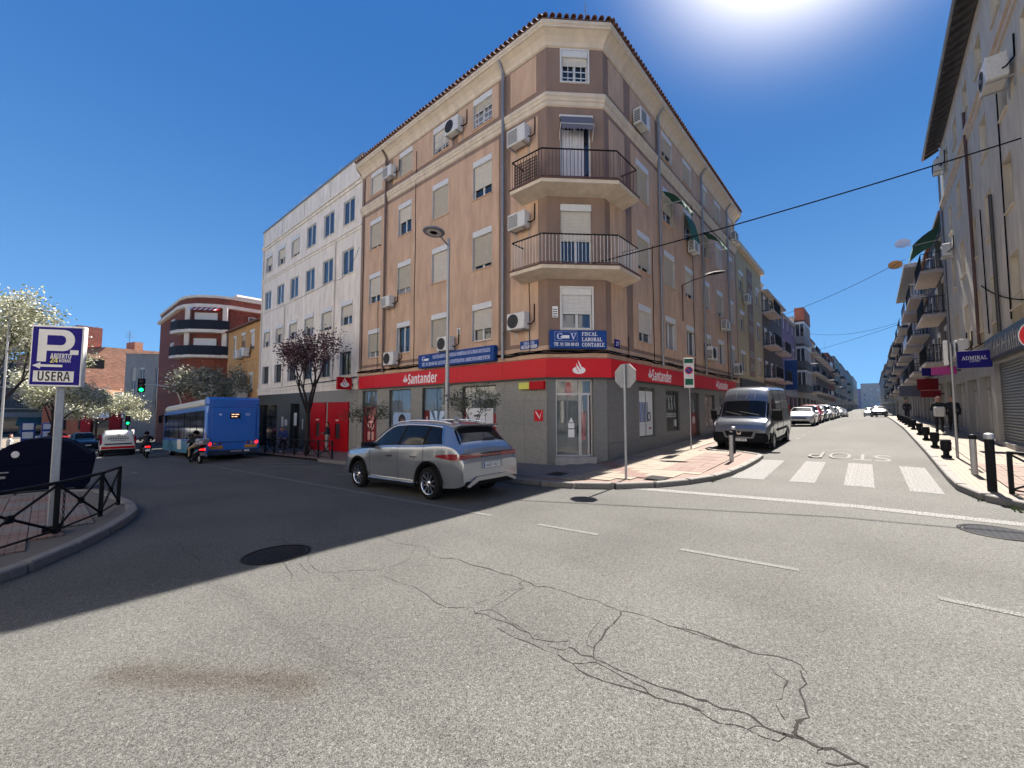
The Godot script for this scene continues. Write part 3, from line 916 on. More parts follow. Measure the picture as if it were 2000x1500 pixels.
func build_markings() -> void:
	var root := node("road_markings")
	tag(root, "", "", "", "structure")
	for q in [[-3.0, -2.24], [-1.69, -1.17], [-0.63, -0.09], [0.48, 1.0]]:
		var g := G.new()
		var zc: float = (q[0] + q[1]) / 2
		strip(g, Vector2(12.3, zc + 0.04), Vector2(16.1, zc), q[1] - q[0])
		obj("crossing_stripe", g, M.paint, root)
	var g2 := G.new()
	strip(g2, Vector2(9.62, -4.75), Vector2(10.3, 4.0), 0.30)
	obj("stop_line", g2, M.paint, root)
	g2 = G.new()
	strip(g2, Vector2(4.85, -44), Vector2(5.7, -5.55), 0.11)
	obj("lane_line", g2, M.paint_worn, root)
	for q in [[-4.42, -3.27], [-2.04, -0.72], [0.4, 1.7], [2.9, 4.2]]:
		g2 = G.new()
		strip(g2, Vector2(5.72 + 0.03 * (q[0] + 4), q[0]), Vector2(5.72 + 0.03 * (q[1] + 4), q[1]), 0.10)
		obj("lane_dash", g2, M.paint_worn, root)
	# parking bay dashes along the side street, worn arrows and ticks by the bus stop
	for k in 9:
		g2 = G.new()
		strip(g2, Vector2(24 + k * 2.4, -2.85), Vector2(25 + k * 2.4, -2.85), 0.12)
		obj("bay_dash", g2, M.paint_worn, root)
	for q in [[6.6, -20.5, 7.9, -17.6], [6.9, -22.5, 8.1, -20.0], [6.95, -14.6, 8.1, -12.9], [7.3, -14.5, 8.3, -13.0], [2.6, -24, 2.6, -23], [1.8, -33, 5.0, -36.5]]:
		g2 = G.new()
		strip(g2, Vector2(q[0], q[1]), Vector2(q[2], q[3]), 0.18)
		obj("bay_tick", g2, M.paint_worn, root)
	# STOP, to be read by drivers coming down the side street
	var y := gy(17.75, -0.7) + 0.006
	var slope := (gy(19, -0.7) - gy(17, -0.7)) / 2.0
	var up := Vector3(-1, -slope, 0).normalized()
	var bs := Basis(Vector3(0, 0, -1), up, Vector3(0, 0, -1).cross(up))
	text(root, "STOP", Transform3D(bs, Vector3(17.75, y, -0.7)) * Transform3D(Basis.from_scale(Vector3(1, 2.1, 1)), Vector3.ZERO), 0.72, M.paint, {"width": 2.1, "nm": "stop_lettering", "depth": 0.004, "weight": 400})
	g2 = G.new()
	strip(g2, Vector2(19.9, -0.85), Vector2(18.9, -1.5), 0.10)
	strip(g2, Vector2(19.9, -0.85), Vector2(18.7, -0.1), 0.10)
	obj("give_way_mark", g2, M.paint_worn, root)
	for q in [[2.27, -6.46, 0.44, "round iron manhole cover in the road beside the long crack"], [9.3, 1.3, 0.42, "round iron manhole cover beside the white stop line"]]:
		var t := thing("manhole_cover", q[3], "manhole")
		var gx := (on(q[0] + 0.4, q[1]) - on(q[0] - 0.4, q[1])).normalized()
		var gz := (on(q[0], q[1] + 0.4) - on(q[0], q[1] - 0.4)).normalized()
		t.transform = Transform3D(Basis(gx, gz.cross(gx).normalized(), gz), on(q[0], q[1], 0.004))
		g2 = G.new()
		g2.lathe([[q[2], -0.03], [q[2], 0.006], [q[2] - 0.05, 0.006], [q[2] - 0.055, -0.02]], Vector3.ZERO, 32)
		obj("ring", g2, M.iron, t)
		g2 = G.new()
		g2.lathe([[q[2] - 0.07, -0.02], [q[2] - 0.07, 0.004], [0.0, 0.004]], Vector3.ZERO, 32)
		for i in range(-4, 5):
			for j in range(-4, 5):
				if Vector2(i, j).length() < 4.2: g2.box(Vector3(i * 0.08 - 0.018, 0.0035, j * 0.08 - 0.018), Vector3(i * 0.08 + 0.018, 0.006, j * 0.08 + 0.018))
		obj("lid", g2, M.iron if q[0] < 5 else M.cover_grey, t)
	# iron hatches in the corner pavement
	for q in [[10.0, -7.0, "dark square drain hatch in pavement before bank door"], [10.6, -4.3, "flat metal plate in pavement near the stop sign"]]:
		g2 = G.new()
		g2.bev(Vector3(-0.3, 0, -0.25), Vector3(0.3, 0.006, 0.25), 0.003)
		tag(obj("drain_hatch", g2, M.iron, self, Transform3D(Basis.IDENTITY, on(q[0], q[1], 0.138))), q[2], "hatch")

# ---------- the corner building
const AX := 11.69
const AZ := -7.1
func ring_a(o: float, z_end := -21.93, x_end := 32.6) -> Array:
	return [Vector2(AX - o, z_end), Vector2(AX - o, -8.61 + 0.4142 * o), Vector2(13.2 - 0.4142 * o, AZ + o), Vector2(x_end, AZ + o)]

func sweep_a(g: G, prof: Array, z_end := -21.93, x_end := 32.6, from := 0, to := 3) -> void:
	for k in prof.size() - 1:
		var a := ring_a(prof[k][0], z_end, x_end)
		var b := ring_a(prof[k + 1][0], z_end, x_end)
		for i in range(from, to):
			g.quad(Vector3(a[i].x, prof[k][1], a[i].y), Vector3(a[i + 1].x, prof[k][1], a[i + 1].y), Vector3(b[i + 1].x, prof[k + 1][1], b[i + 1].y), Vector3(b[i].x, prof[k + 1][1], b[i].y))
	for e in [from, to]: # close the ends
		var q := []
		for p in prof:
			var r: Vector2 = ring_a(p[0], z_end, x_end)[e]
			q.append(Vector3(r.x, p[1], r.y))
		for k in range(1, q.size() - 1): g.tri(q[0], q[k], q[k + 1])

func stone_panels(parent: Node, F: Transform3D, s0: float, s1: float, y0: float, y1: float, holes: Array, w: float, h: float, m: Material, z := 0.02, nm := "stone_panel") -> void:
	var nx := maxi(1, int(round((s1 - s0) / w)))
	var ny := maxi(1, int(round((y1 - y0) / h)))
	for i in nx:
		for j in ny:
			var a := s0 + (s1 - s0) * i / nx + 0.004
			var b := s0 + (s1 - s0) * (i + 1) / nx - 0.004
			var c := y0 + (y1 - y0) * j / ny + 0.004
			var d := y0 + (y1 - y0) * (j + 1) / ny - 0.004
			var g := G.new()
			sheet(g, a, b, c, d, holes, z + rng.randf_range(-0.002, 0.002), 0.02, 0.02)
			if g.v.size() > 24: obj(nm, g, m, parent, F)

func shop_window(parent: Node, F: Transform3D, s0: float, s1: float, y0: float, y1: float, d := 0.12, nm := "shop_window") -> Node3D:
	var wn := node(nm, parent, F * Transform3D(Basis.IDENTITY, Vector3((s0 + s1) / 2, y0, 0)))
	var w := s1 - s0
	var h := y1 - y0
	var g := G.new()
	for q in [[-w / 2, -w / 2 + 0.05, 0, h], [w / 2 - 0.05, w / 2, 0, h], [-w / 2 + 0.05, w / 2 - 0.05, 0, 0.05], [-w / 2 + 0.05, w / 2 - 0.05, h - 0.05, h]]:
		g.box(Vector3(q[0], q[2], -d), Vector3(q[1], q[3], -d + 0.06))
	obj("frame", g, M.frame_dark, wn)
	g = G.new()
	g.box(Vector3(-w / 2 + 0.045, 0.045, -d + 0.02), Vector3(w / 2 - 0.045, h - 0.045, -d + 0.028))
	obj("pane", g, M.glass, wn)
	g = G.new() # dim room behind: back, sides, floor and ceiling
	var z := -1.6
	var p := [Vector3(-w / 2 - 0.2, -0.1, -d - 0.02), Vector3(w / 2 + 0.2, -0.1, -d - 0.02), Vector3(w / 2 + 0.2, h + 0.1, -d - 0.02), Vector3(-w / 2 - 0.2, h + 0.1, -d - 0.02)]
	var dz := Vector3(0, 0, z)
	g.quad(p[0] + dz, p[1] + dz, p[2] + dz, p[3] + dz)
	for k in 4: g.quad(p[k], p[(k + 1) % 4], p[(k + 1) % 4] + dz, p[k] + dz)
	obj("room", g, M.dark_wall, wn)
	return wn

func flame_logo(parent: Node, at: Transform3D, size: float, m: Material, red: Material) -> void:
	# an oval dish with a three-tongued flame standing in it
	var g := G.new()
	var e := PackedVector2Array()
	for k in 28: e.append(Vector2(cos(TAU * k / 28) * 0.52, sin(TAU * k / 28) * 0.30 - 0.22) * size)
	g.plate(e, 0.0, 0.012)
	g.plate(PackedVector2Array([Vector2(-0.06, 0.60), Vector2(0.02, 0.42), Vector2(0.14, 0.22), Vector2(0.24, 0.02), Vector2(0.22, -0.1), Vector2(0.08, -0.12), Vector2(0.02, 0.18), Vector2(-0.06, 0.40)].map(func(q): return q * size)), 0.0, 0.013)
	g.plate(PackedVector2Array([Vector2(-0.20, 0.34), Vector2(-0.12, 0.14), Vector2(0.02, -0.06), Vector2(0.06, -0.22), Vector2(-0.10, -0.22), Vector2(-0.16, 0.0), Vector2(-0.22, 0.2)].map(func(q): return q * size)), 0.0, 0.0135)
	obj("flame_logo", g, m, parent, at)
	g = G.new()
	for q in [[Vector2(-0.26, 0.06), Vector2(-0.18, -0.02), Vector2(0.0, -0.36), Vector2(-0.04, -0.38), Vector2(-0.2, -0.14)], [Vector2(-0.02, 0.16), Vector2(0.04, 0.10), Vector2(0.15, -0.10), Vector2(0.10, -0.16), Vector2(0.0, 0.02)]]:
		g.plate(PackedVector2Array(q.map(func(v): return v * size)), 0.012, 0.0145)
	obj("logo_gap", g, red, parent, at)

const ROWS_A := [[4.58, 6.14], [7.6, 9.26], [10.66, 12.33], [13.8, 15.1]]
const COLS_AL := [[-20.92, -19.75], [-18.12, -16.96], [-15.28, -14.13], [-12.5, -11.36]]
const COLS_AR := [[15.9, 17.2], [18.8, 20.15], [21.68, 23.02], [24.55, 25.95], [27.45, 28.8], [30.1, 31.55]]

func building_corner() -> void:
	rng.seed = 101
	var B := thing("corner_building", "tan and brown corner apartment block with angled corner balconies above a red bank fascia", "building")
	var FL := face(Vector3(AX, 0, 0), Vector3(-1, 0, 0))
	var FR := face(Vector3(0, 0, AZ), Vector3(0, 0, 1))
	var FC := face(Vector3(AX, 0, -8.61), Vector3(-1, 0, 1).normalized())
	var hl := []
	for c in COLS_AL:
		for r in ROWS_A: hl.append([c[0], c[1], r[0], r[1]])
	var hr := []
	for k in COLS_AR.size():
		for r in ROWS_A:
			var c: Array = COLS_AR[k]
			if k == 0 and r[0] > 13: continue
			hr.append([c[0], c[1], r[0], r[1]])
	var hc := [[0.52, 1.62, 4.64, 6.13], [0.49, 1.65, 6.78, 9.23], [0.51, 1.66, 9.83, 12.46], [0.58, 1.56, 13.9, 15.12]]
	# walls
	var g := G.new()
	g.T = FL
	sheet(g, -21.93, -8.61, 3.0, 15.9, hl)
	obj("wall", g, M.brown, B)
	g = G.new()
	g.T = FR
	sheet(g, 13.2, 32.6, 3.0, 15.9, hr)
	obj("wall", g, M.brown, B)
	g = G.new()
	g.T = FC
	sheet(g, 0, 2.135, 3.0, 15.9, hc)
	obj("wall", g, M.brown, B)
	g = G.new() # party and rear walls
	g.quad(Vector3(32.6, -1, AZ), Vector3(32.6, -1, -21.9), Vector3(32.6, 15.9, -21.9), Vector3(32.6, 15.9, AZ))
	g.quad(Vector3(32.6, -1, -21.93), Vector3(AX, -1, -21.93), Vector3(AX, 15.9, -21.93), Vector3(32.6, 15.9, -21.93))
	obj("wall", g, M.brown, B)
	# raised plaster panels
	for q in [[-21.5, -10.98, 4.2, 12.72], [-10.35, -9.0, 4.2, 12.72], [-21.5, -19.3, 13.68, 15.12], [-18.7, -13.9, 13.68, 15.12], [-13.5, -11.0, 13.68, 15.12], [-10.35, -9.05, 13.68, 15.12]]:
		g = G.new()
		g.T = FL
		sheet(g, q[0], q[1], q[2], q[3], hl, 0.02, 0.03, 0.02)
		obj("plaster_panel", g, M.tan, B)
	for q in [[13.6, 14.85, 4.2, 12.72], [15.45, 32.25, 4.2, 12.72], [13.6, 14.85, 13.68, 15.12], [15.45, 18.0, 13.68, 15.12], [18.5, 32.25, 13.68, 15.12]]:
		g = G.new()
		g.T = FR
		sheet(g, q[0], q[1], q[2], q[3], hr, 0.02, 0.03, 0.02)
		obj("plaster_panel", g, M.tan, B)
	g = G.new()
	sweep_a(g, [[0.0, 3.6], [0.03, 3.62], [0.03, 4.02], [0.0, 4.05]])
	obj("band_course", g, M.tan, B)
	g = G.new()
	sweep_a(g, [[0.0, 12.92], [0.05, 12.96], [0.05, 13.1], [0.09, 13.12], [0.09, 13.22], [0.13, 13.26], [0.13, 13.38], [0.05, 13.45], [0.0, 13.5]])
	obj("string_course", g, M.cream, B)
	g = G.new()
	sweep_a(g, [[0.0, 15.2], [0.06, 15.24], [0.09, 15.36], [0.2, 15.5], [0.36, 15.62], [0.43, 15.64], [0.43, 15.72], [0.47, 15.74], [0.47, 15.86], [0.2, 15.9], [0.0, 15.9]])
	obj("cornice", g, M.cream, B)
	# roof slopes and the row of round eaves tiles
	var R := node("roof", B)
	g = G.new()
	sweep_a(g, [[0.46, 15.9], [0.46, 15.93], [-4.4, 17.8]])
	var rr := ring_a(-4.4)
	g.quad(Vector3(rr[0].x, 17.8, rr[0].y), Vector3(rr[1].x, 17.8, rr[1].y), Vector3(32.6, 17.8, AZ - 4.4), Vector3(32.6, 17.8, -21.93))
	g.quad(Vector3(rr[1].x, 17.8, rr[1].y), Vector3(rr[2].x, 17.8, rr[2].y), Vector3(rr[3].x, 17.8, rr[3].y), Vector3(rr[3].x, 17.8, rr[3].y))
	obj("slope", g, M.roof_tile, R)
	g = G.new()
	var P := []
	for e in [[0.10, 0.0], [0.085, -0.55]]:
		var row := []
		for k in 9: row.append(Vector3(cos(PI * k / 8) * e[0], sin(PI * k / 8) * e[0], e[1]))
		P.append(row)
	g.grid(P)
	P = []
	for e in [[0.08, 0.0], [0.07, -0.55]]:
		var row := []
		for k in 9: row.append(Vector3(cos(PI * k / 8) * e[0], sin(PI * k / 8) * e[0], e[1]))
		P.append(row)
	g.grid(P, true)
	for k in 8:
		var a0 := PI * k / 8
		var a1 := PI * (k + 1) / 8
		g.quad(Vector3(cos(a0) * 0.08, sin(a0) * 0.08, 0), Vector3(cos(a0) * 0.1, sin(a0) * 0.1, 0), Vector3(cos(a1) * 0.1, sin(a1) * 0.1, 0), Vector3(cos(a1) * 0.08, sin(a1) * 0.08, 0))
	var tm := g.mesh()
	var ring := ring_a(0.53)
	for i in 3:
		var a: Vector2 = ring[i]
		var b: Vector2 = ring[i + 1]
		var n := int(a.distance_to(b) / 0.235)
		var d := (b - a).normalized()
		var out := Vector3(d.y, 0, -d.x)
		if i == 0: out = Vector3(-1, 0, 0)
		elif i == 1: out = Vector3(-1, 0, 1).normalized()
		else: out = Vector3(0, 0, 1)
		for k in n:
			var p := a.lerp(b, (k + 0.5) / n)
			var up := (Vector3.UP * 0.92 + out * 0.38).normalized()
			var s := up.cross(out).normalized()
			obj("eaves_tile", tm, M.roof_tile, R, Transform3D(Basis(s, up, s.cross(up)), Vector3(p.x, 15.93 + rng.randf_range(-0.012, 0.012), p.y)))
	# windows
	var cl := [[0.75, 0.4, 1.0, 0.62], [0.72, 0.8, 1.0, 0.88], [0.9, 0.5, 1.0, 0.7], [1.0, 1.0, 0.72, 0.3]]
	for i in 4:
		for j in 4:
			var r: Array = ROWS_A[j]
			var c: Array = COLS_AL[i]
			window(B, FL, c[0], c[1], r[0], r[1], {"close": cl[j][i] if not (j == 0 and i == 1) else 0.0, "bars": "grille" if j == 3 and i > 1 else "", "shut": M.shutter if (i + j) % 2 else M.shutter_old, "sillm": M.tan, "reveal": 1, "glass": M.glass_pale if (i * 3 + j) % 4 == 0 else M.glass_dark})
	var cr := [[0.7, 0.02, 0.02, 0.2, 0.02, 0.02], [0.85, 1.0, 0.8, 0.9, 0.8, 0.9], [1.0, 0.6, 0.4, 0.5, 0.9, 0.8], [0.0, 0.6, 0.8, 0.85, 1.0, 1.0]]
	for i in 6:
		for j in 4:
			if i == 0 and j == 3: continue
			var r: Array = ROWS_A[j]
			var c: Array = COLS_AR[i]
			window(B, FR, c[0], c[1], r[0], r[1], {"close": cr[j][i], "shut": M.shutter_old if (i + j) % 3 else M.shutter, "sillm": M.tan, "reveal": 1, "glass": (M.glass_pale if i % 2 else M.glass_blue) if j == 0 else M.glass_dark})
	window(B, FC, 0.52, 1.62, 4.64, 6.13, {"close": 0.55, "shut": M.white_metal, "glass": M.glass_blue, "d": 0.12})
	window(B, FC, 0.49, 1.65, 6.78, 9.23, {"close": 0.5, "nm": "balcony_door", "sill": false, "glass": M.glass_blue})
	var bd := window(B, FC, 0.51, 1.66, 9.83, 12.46, {"close": 0.0, "nm": "balcony_door", "sill": false, "box": false})
	g = G.new()
	var cp := []
	for q in [0.0, 2.2]:
		var row := []
		for k in 25: row.append(Vector3(-0.5 + k * 0.034, 0.08 + q, -0.1 + 0.025 * sin(k * 1.9)))
		cp.append(row)
	g.grid(cp)
	obj("curtain", g, M.curtain, bd)
	window(B, FC, 0.58, 1.56, 13.9, 15.12, {"close": 0.3, "bars": "grille", "d": 0.14, "sillm": M.white_metal})
	for q in [[0.52, 1.62, 4.64, 6.13], [0.58, 1.56, 13.9, 15.12]]:
		g = G.new()
		g.T = FC
		for e in [[q[0] - 0.06, q[0], q[2], q[3] + 0.06], [q[1], q[1] + 0.06, q[2], q[3] + 0.06], [q[0], q[1], q[3], q[3] + 0.06]]:
			g.box(Vector3(e[0], e[2], -0.02), Vector3(e[1], e[3], 0.03))
		obj("window_surround", g, M.white_metal, B)
	# corner balconies
	for y in [6.75, 9.8]: corner_balcony(B, y)
	# downpipes
	for q in [[FL, -10.66, 3.7], [FL, -19.2, 3.7], [FR, 18.15, 3.7], [FR, 24.5, 3.7], [FR, 30.0, 3.7]]:
		g = G.new()
		g.T = q[0]
		var m: Material = M.zinc if q[1] > -15 else M.pipe_brown
		g.cyl(Vector3(q[1], q[2], 0.13), Vector3(q[1], 15.3, 0.13), 0.06, 0.06, 10)
		for k in 5: g.cyl(Vector3(q[1], 4.5 + k * 2.6, 0.13), Vector3(q[1], 4.6 + k * 2.6, 0.13), 0.072, 0.072, 10)
		g.cyl(Vector3(q[1], 15.3, 0.13), Vector3(q[1], 15.65, 0.4), 0.06, 0.06, 8)
		obj("downpipe", g, m, B)
	shop_front(B, FL, FR, FC)

func corner_balcony(B: Node, y: float) -> void:
	var b := node("balcony", B)
	var g := G.new()
	sweep_a(g, [[0.0, y - 0.30], [0.62, y - 0.17], [0.72, y - 0.15], [0.72, y - 0.02], [0.0, y]], -9.75, 14.55)
	obj("slab", g, M.cream, b)
	g = G.new()
	sweep_a(g, [[0.70, y - 0.02], [0.75, y - 0.02], [0.75, y + 0.03], [0.70, y + 0.03], [0.70, y - 0.02]], -9.78, 14.58)
	obj("slab_edge", g, M.iron_red, b)
	var r := ring_a(0.66, -9.7, 14.5)
	var pts := [Vector3(AX, y + 1.08, -9.7), Vector3(r[0].x, y + 1.08, r[0].y), Vector3(r[1].x, y + 1.08, r[1].y), Vector3(r[2].x, y + 1.08, r[2].y), Vector3(r[3].x, y + 1.08, r[3].y), Vector3(14.5, y + 1.08, AZ)]
	g = G.new()
	g.tube(pts, 0.026, 6)
	obj("handrail", g, M.iron, b)
	g = G.new()
	g.tube(pts.map(func(q): return q - Vector3(0, 0.98, 0)), 0.014, 5)
	obj("bottom_rail", g, M.iron_red, b)
	g = G.new()
	g.cyl(Vector3(0, 0, 0), Vector3(0, 0.98, 0), 0.011, 0.011, 5)
	var m := g.mesh()
	for k in pts.size() - 1:
		var n := maxi(2, int(pts[k].distance_to(pts[k + 1]) / 0.125))
		for i in n:
			var p: Vector3 = pts[k].lerp(pts[k + 1], float(i) / n)
			obj("baluster", m, M.white_plastic if y < 8 else M.iron_red, b, Transform3D(Basis.IDENTITY, p - Vector3(0, 0.98, 0)))

func shop_front(B: Node, FL: Transform3D, FR: Transform3D, FC: Transform3D) -> void:
	var sl := [[-21.4, -19.85, -0.25, 2.78], [-18.7, -16.8, -0.1, 2.76], [-15.9, -14.25, 0.0, 2.76], [-13.1, -11.1, 0.1, 2.74]]
	var sr := [[15.8, 17.45, 0.62, 2.68], [18.68, 20.4, 0.75, 2.64], [21.75, 23.45, 0.33, 2.64], [24.4, 26.3, 0.75, 2.6], [27.3, 29.2, 0.8, 2.6]]
	var sc := [[0.285, 1.63, 0.06, 2.86]]
	for q in [[FL, -21.93, -8.61, sl, -1.4], [FR, 13.2, 32.6, sr, -0.6], [FC, 0.0, 2.135, sc, -0.6]]:
		var g := G.new()
		g.T = q[0]
		sheet(g, q[1], q[2], q[4], 3.0, q[3], 0.0, 0.15)
		obj("wall", g, M.stone, B)
	stone_panels(B, FL, -21.9, -8.64, -0.5, 2.95, sl, 1.02, 0.86, M.stone_light)
	stone_panels(B, FC, 0.02, 2.12, -0.2, 2.95, sc, 1.05, 0.79, M.stone)
	stone_panels(B, FR, 13.22, 32.5, 0.55, 2.95, sr, 1.07, 0.6, M.stone)
	stone_panels(B, FR, 13.22, 32.5, -0.15, 0.54, sr, 1.6, 0.69, M.stone, 0.035, "plinth_panel")
	var wn := []
	for q in sl: wn.append(shop_window(B, FL, q[0], q[1], q[2], q[3]))
	for q in sr: wn.append(shop_window(B, FR, q[0], q[1], q[2], q[3]))
	# printed posters standing inside the panes
	posters(wn)
	# glazed corner door: fixed side light, leaf with handle, transom
	var D := node("bank_door", B, FC * Transform3D(Basis.IDENTITY, Vector3(0.957, 0.06, 0)))
	var g := G.new()
	var w := 0.672
	for q in [[-w, -w + 0.06, 0, 2.8], [w - 0.06, w, 0, 2.8], [-w + 0.06, w - 0.06, 2.72, 2.8], [-w + 0.06, w - 0.06, 2.22, 2.30], [0.17, 0.27, 0.0, 2.22], [-w + 0.06, 0.17, 0.0, 0.1], [0.27, w - 0.06, 0.0, 0.1], [0.5, 0.56, 0.1, 2.22]]:
		g.box(Vector3(q[0], q[2], -0.22), Vector3(q[1], q[3], -0.15))
	obj("frame", g, M.steel, D)
	for q in [[-w + 0.06, 0.17, 0.1, 2.22], [0.27, 0.5, 0.1, 2.22], [-w + 0.06, w - 0.06, 2.3, 2.72]]:
		g = G.new()
		g.box(Vector3(q[0], q[2], -0.19), Vector3(q[1], q[3], -0.182))
		obj("pane", g, M.glass, D)
	g = G.new()
	g.box(Vector3(0.13, 0.85, -0.145), Vector3(0.16, 1.15, -0.10))
	obj("handle", g, M.black, D)
	g = G.new()
	g.box(Vector3(-w, 2.86, -0.20), Vector3(w, 2.78, -0.02))
	obj("door_head", g, M.frame_dark, D)
	g = G.new()
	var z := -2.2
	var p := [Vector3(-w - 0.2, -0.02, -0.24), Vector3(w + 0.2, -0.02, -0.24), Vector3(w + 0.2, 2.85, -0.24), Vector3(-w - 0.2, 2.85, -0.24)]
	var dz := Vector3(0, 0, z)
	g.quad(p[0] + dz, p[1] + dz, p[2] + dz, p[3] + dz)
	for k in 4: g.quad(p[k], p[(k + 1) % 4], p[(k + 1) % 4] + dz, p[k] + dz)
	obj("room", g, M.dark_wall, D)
	g = G.new()
	g.box(Vector3(-0.2, 0.72, -0.178), Vector3(0.02, 1.0, -0.174))
	g.box(Vector3(-0.2, 1.04, -0.178), Vector3(0.02, 1.22, -0.174))
	g.tri(Vector3(-0.18, 1.25, -0.176), Vector3(0.0, 1.25, -0.176), Vector3(-0.09, 1.42, -0.176))
	obj("sticker", g, M.logo_white, D)
	g = G.new()
	g.box(Vector3(0.3, 0.6, -0.5), Vector3(0.5, 1.6, -0.45))
	obj("banner", g, M.red_sign, D)
	g = G.new()
	g.box(Vector3(-w - 0.05, -0.3, -0.2), Vector3(w + 0.05, 0.055, 0.24))
	obj("door_step", g, M.concrete, D)
	# red fascia sign wrapping the corner
	var S := thing("bank_fascia_sign", "long red bank fascia wrapping the corner with white flame logos", "sign")
	for k in 3:
		g = G.new()
		sweep_a(g, [[0.03, 2.90], [0.20, 2.90], [0.20, 3.56], [0.03, 3.58]], -21.5, 30.6, k, k + 1)
		obj("fascia_panel", g, M.red_sign, S)
	g = G.new()
	sweep_a(g, [[0.03, 2.86], [0.16, 2.86], [0.16, 2.895], [0.03, 2.895]], -21.5, 30.6)
	obj("dark_trim", g, M.frame_dark, S)  # thin dark strip along the foot of the red panels
	var o := Vector3(0, 0, 0.201)
	for q in [[FL, -20.0], [FL, -13.2], [FL, -10.6], [FR, 19.6], [FR, 23.4], [FR, 25.4]]:
		g = G.new()
		g.T = q[0]
		g.box(Vector3(q[1], 2.9, 0.199), Vector3(q[1] + 0.012, 3.56, 0.2015))
		obj("panel_joint", g, M.red_dark, S)
	flame_logo(S, FC * Transform3D(Basis.IDENTITY, Vector3(1.08, 3.24, 0.201)), 0.44, M.logo_white, M.red_sign)
	for q in [[FL, -17.0, 1.0], [FR, 16.5, 1.0], [FR, 26.2, 1.0]]:
		flame_logo(S, q[0] * Transform3D(Basis.IDENTITY, Vector3(q[1], 3.25, 0) + o), 0.34, M.logo_white, M.red_sign)
		text(S, "Santander", q[0] * Transform3D(Basis.IDENTITY, Vector3(q[1] + 1.32, 3.20, 0) + o), 0.46, M.logo_white, {"width": 2.2, "weight": 600})
	S = thing("projecting_bank_sign", "small square red sign with flame logo beside white building", "sign")
	g = G.new()
	g.bev(Vector3(AX - 0.95, 2.88, -22.62), Vector3(AX - 0.12, 3.58, -22.45), 0.01)
	obj("box", g, M.red_panel, S)
	g = G.new()
	g.box(Vector3(AX - 0.12, 3.1, -22.58), Vector3(AX + 0.02, 3.3, -22.5))
	obj("bracket", g, M.frame_dark, S)
	flame_logo(S, face(Vector3(AX - 0.53, 3.27, -22.449), Vector3(0, 0, 1)), 0.5, M.logo_white, M.red_panel)
	# blue lawyers' signs
	S = thing("blue_box_sign", "long blue box sign with two rows of small white capitals", "sign")
	g = G.new()
	g.T = FL
	g.bev(Vector3(-15.9, 3.66, 0.03), Vector3(-11.0, 4.28, 0.27), 0.015)
	obj("box", g, M.blue_sign, S)
	text(S, "SOCIEDADES FINANZAS NOMINAS SEGUROS SOCIALES", FL * Transform3D(Basis.IDENTITY, Vector3(-13.0, 4.11, 0.271)), 0.15, M.logo_lilac, {"font": "Droid Serif", "width": 3.6})
	text(S, "Tlf. 91 500 00 03 LICENCIAS CONTRATOS ARRENDAMIENTOS", FL * Transform3D(Basis.IDENTITY, Vector3(-13.4, 3.82, 0.271)), 0.15, M.logo_lilac, {"font": "Droid Serif", "width": 4.4})
	text(S, "G", FL * Transform3D(Basis.IDENTITY, Vector3(-15.5, 4.08, 0.271)), 0.22, M.logo_lilac, {"font": "Droid Serif"})
	g = G.new()
	g.T = FL
	g.box(Vector3(-15.4, 3.98, 0.271), Vector3(-15.1, 4.08, 0.276))
	obj("sticker", g, M.logo_white, S)
	S = thing("blue_office_sign", "blue box sign reading FISCAL LABORAL CONTABLE above bank door", "sign")
	g = G.new()
	g.T = FC
	g.bev(Vector3(0.05, 3.9, 0.04), Vector3(2.08, 4.56, 0.24), 0.02)
	obj("box", g, M.blue_sign, S)
	var L := {"font": "Droid Serif", "align": HORIZONTAL_ALIGNMENT_LEFT}
	for q in [["FISCAL", 1.18, 4.42, 0.55], ["LABORAL", 1.18, 4.23, 0.72], ["CONTABLE", 1.18, 4.04, 0.80]]:
		L.width = q[3]
		text(S, q[0], FC * Transform3D(Basis.IDENTITY, Vector3(q[1], q[2], 0.241)), 0.13, M.logo_white, L)
	L.width = 0.88
	text(S, "Tlf. 91 500 00 03", FC * Transform3D(Basis.IDENTITY, Vector3(0.19, 4.05, 0.241)), 0.12, M.logo_white, L)
	L.erase("width")
	text(S, "G", FC * Transform3D(Basis.IDENTITY, Vector3(0.28, 4.33, 0.241)), 0.22, M.logo_lilac, L)
	text(S, "V", FC * Transform3D(Basis.IDENTITY, Vector3(0.78, 4.33, 0.241)), 0.22, M.logo_lilac, L)
	g = G.new()
	g.T = FC
	g.box(Vector3(0.48, 4.26, 0.241), Vector3(0.74, 4.37, 0.246))
	obj("sticker", g, M.logo_white, S)
	g = G.new()
	g.T = FC
	for q in [[0.22, 1.02, 4.485, 4.492], [0.22, 1.02, 4.175, 4.182], [0.22, 0.227, 4.182, 4.485], [1.013, 1.02, 4.182, 4.485]]: g.box(Vector3(q[0], q[2], 0.239), Vector3(q[1], q[3], 0.243))
	obj("border", g, M.logo_lilac, S)
	# street name, house number and other small plates
	S = thing("street_name_plate", "faded blue and white street name plate by corner window", "plate")
	g = G.new()
	g.T = FL
	g.bev(Vector3(-9.85, 3.98, 0.02), Vector3(-9.0, 4.3, 0.04), 0.004)
	obj("plate", g, M.blue_sign, S)
	text(S, "CALLE DE", FL * Transform3D(Basis.IDENTITY, Vector3(-9.42, 4.21, 0.041)), 0.10, M.logo_lilac, {"width": 0.5})
	text(S, "NICOLAS USERA", FL * Transform3D(Basis.IDENTITY, Vector3(-9.42, 4.07, 0.041)), 0.12, M.logo_white, {"width": 0.75})
	S = thing("house_number_plate", "small dark blue house number plate beside blue office sign", "plate")
	g = G.new()
	g.T = FR
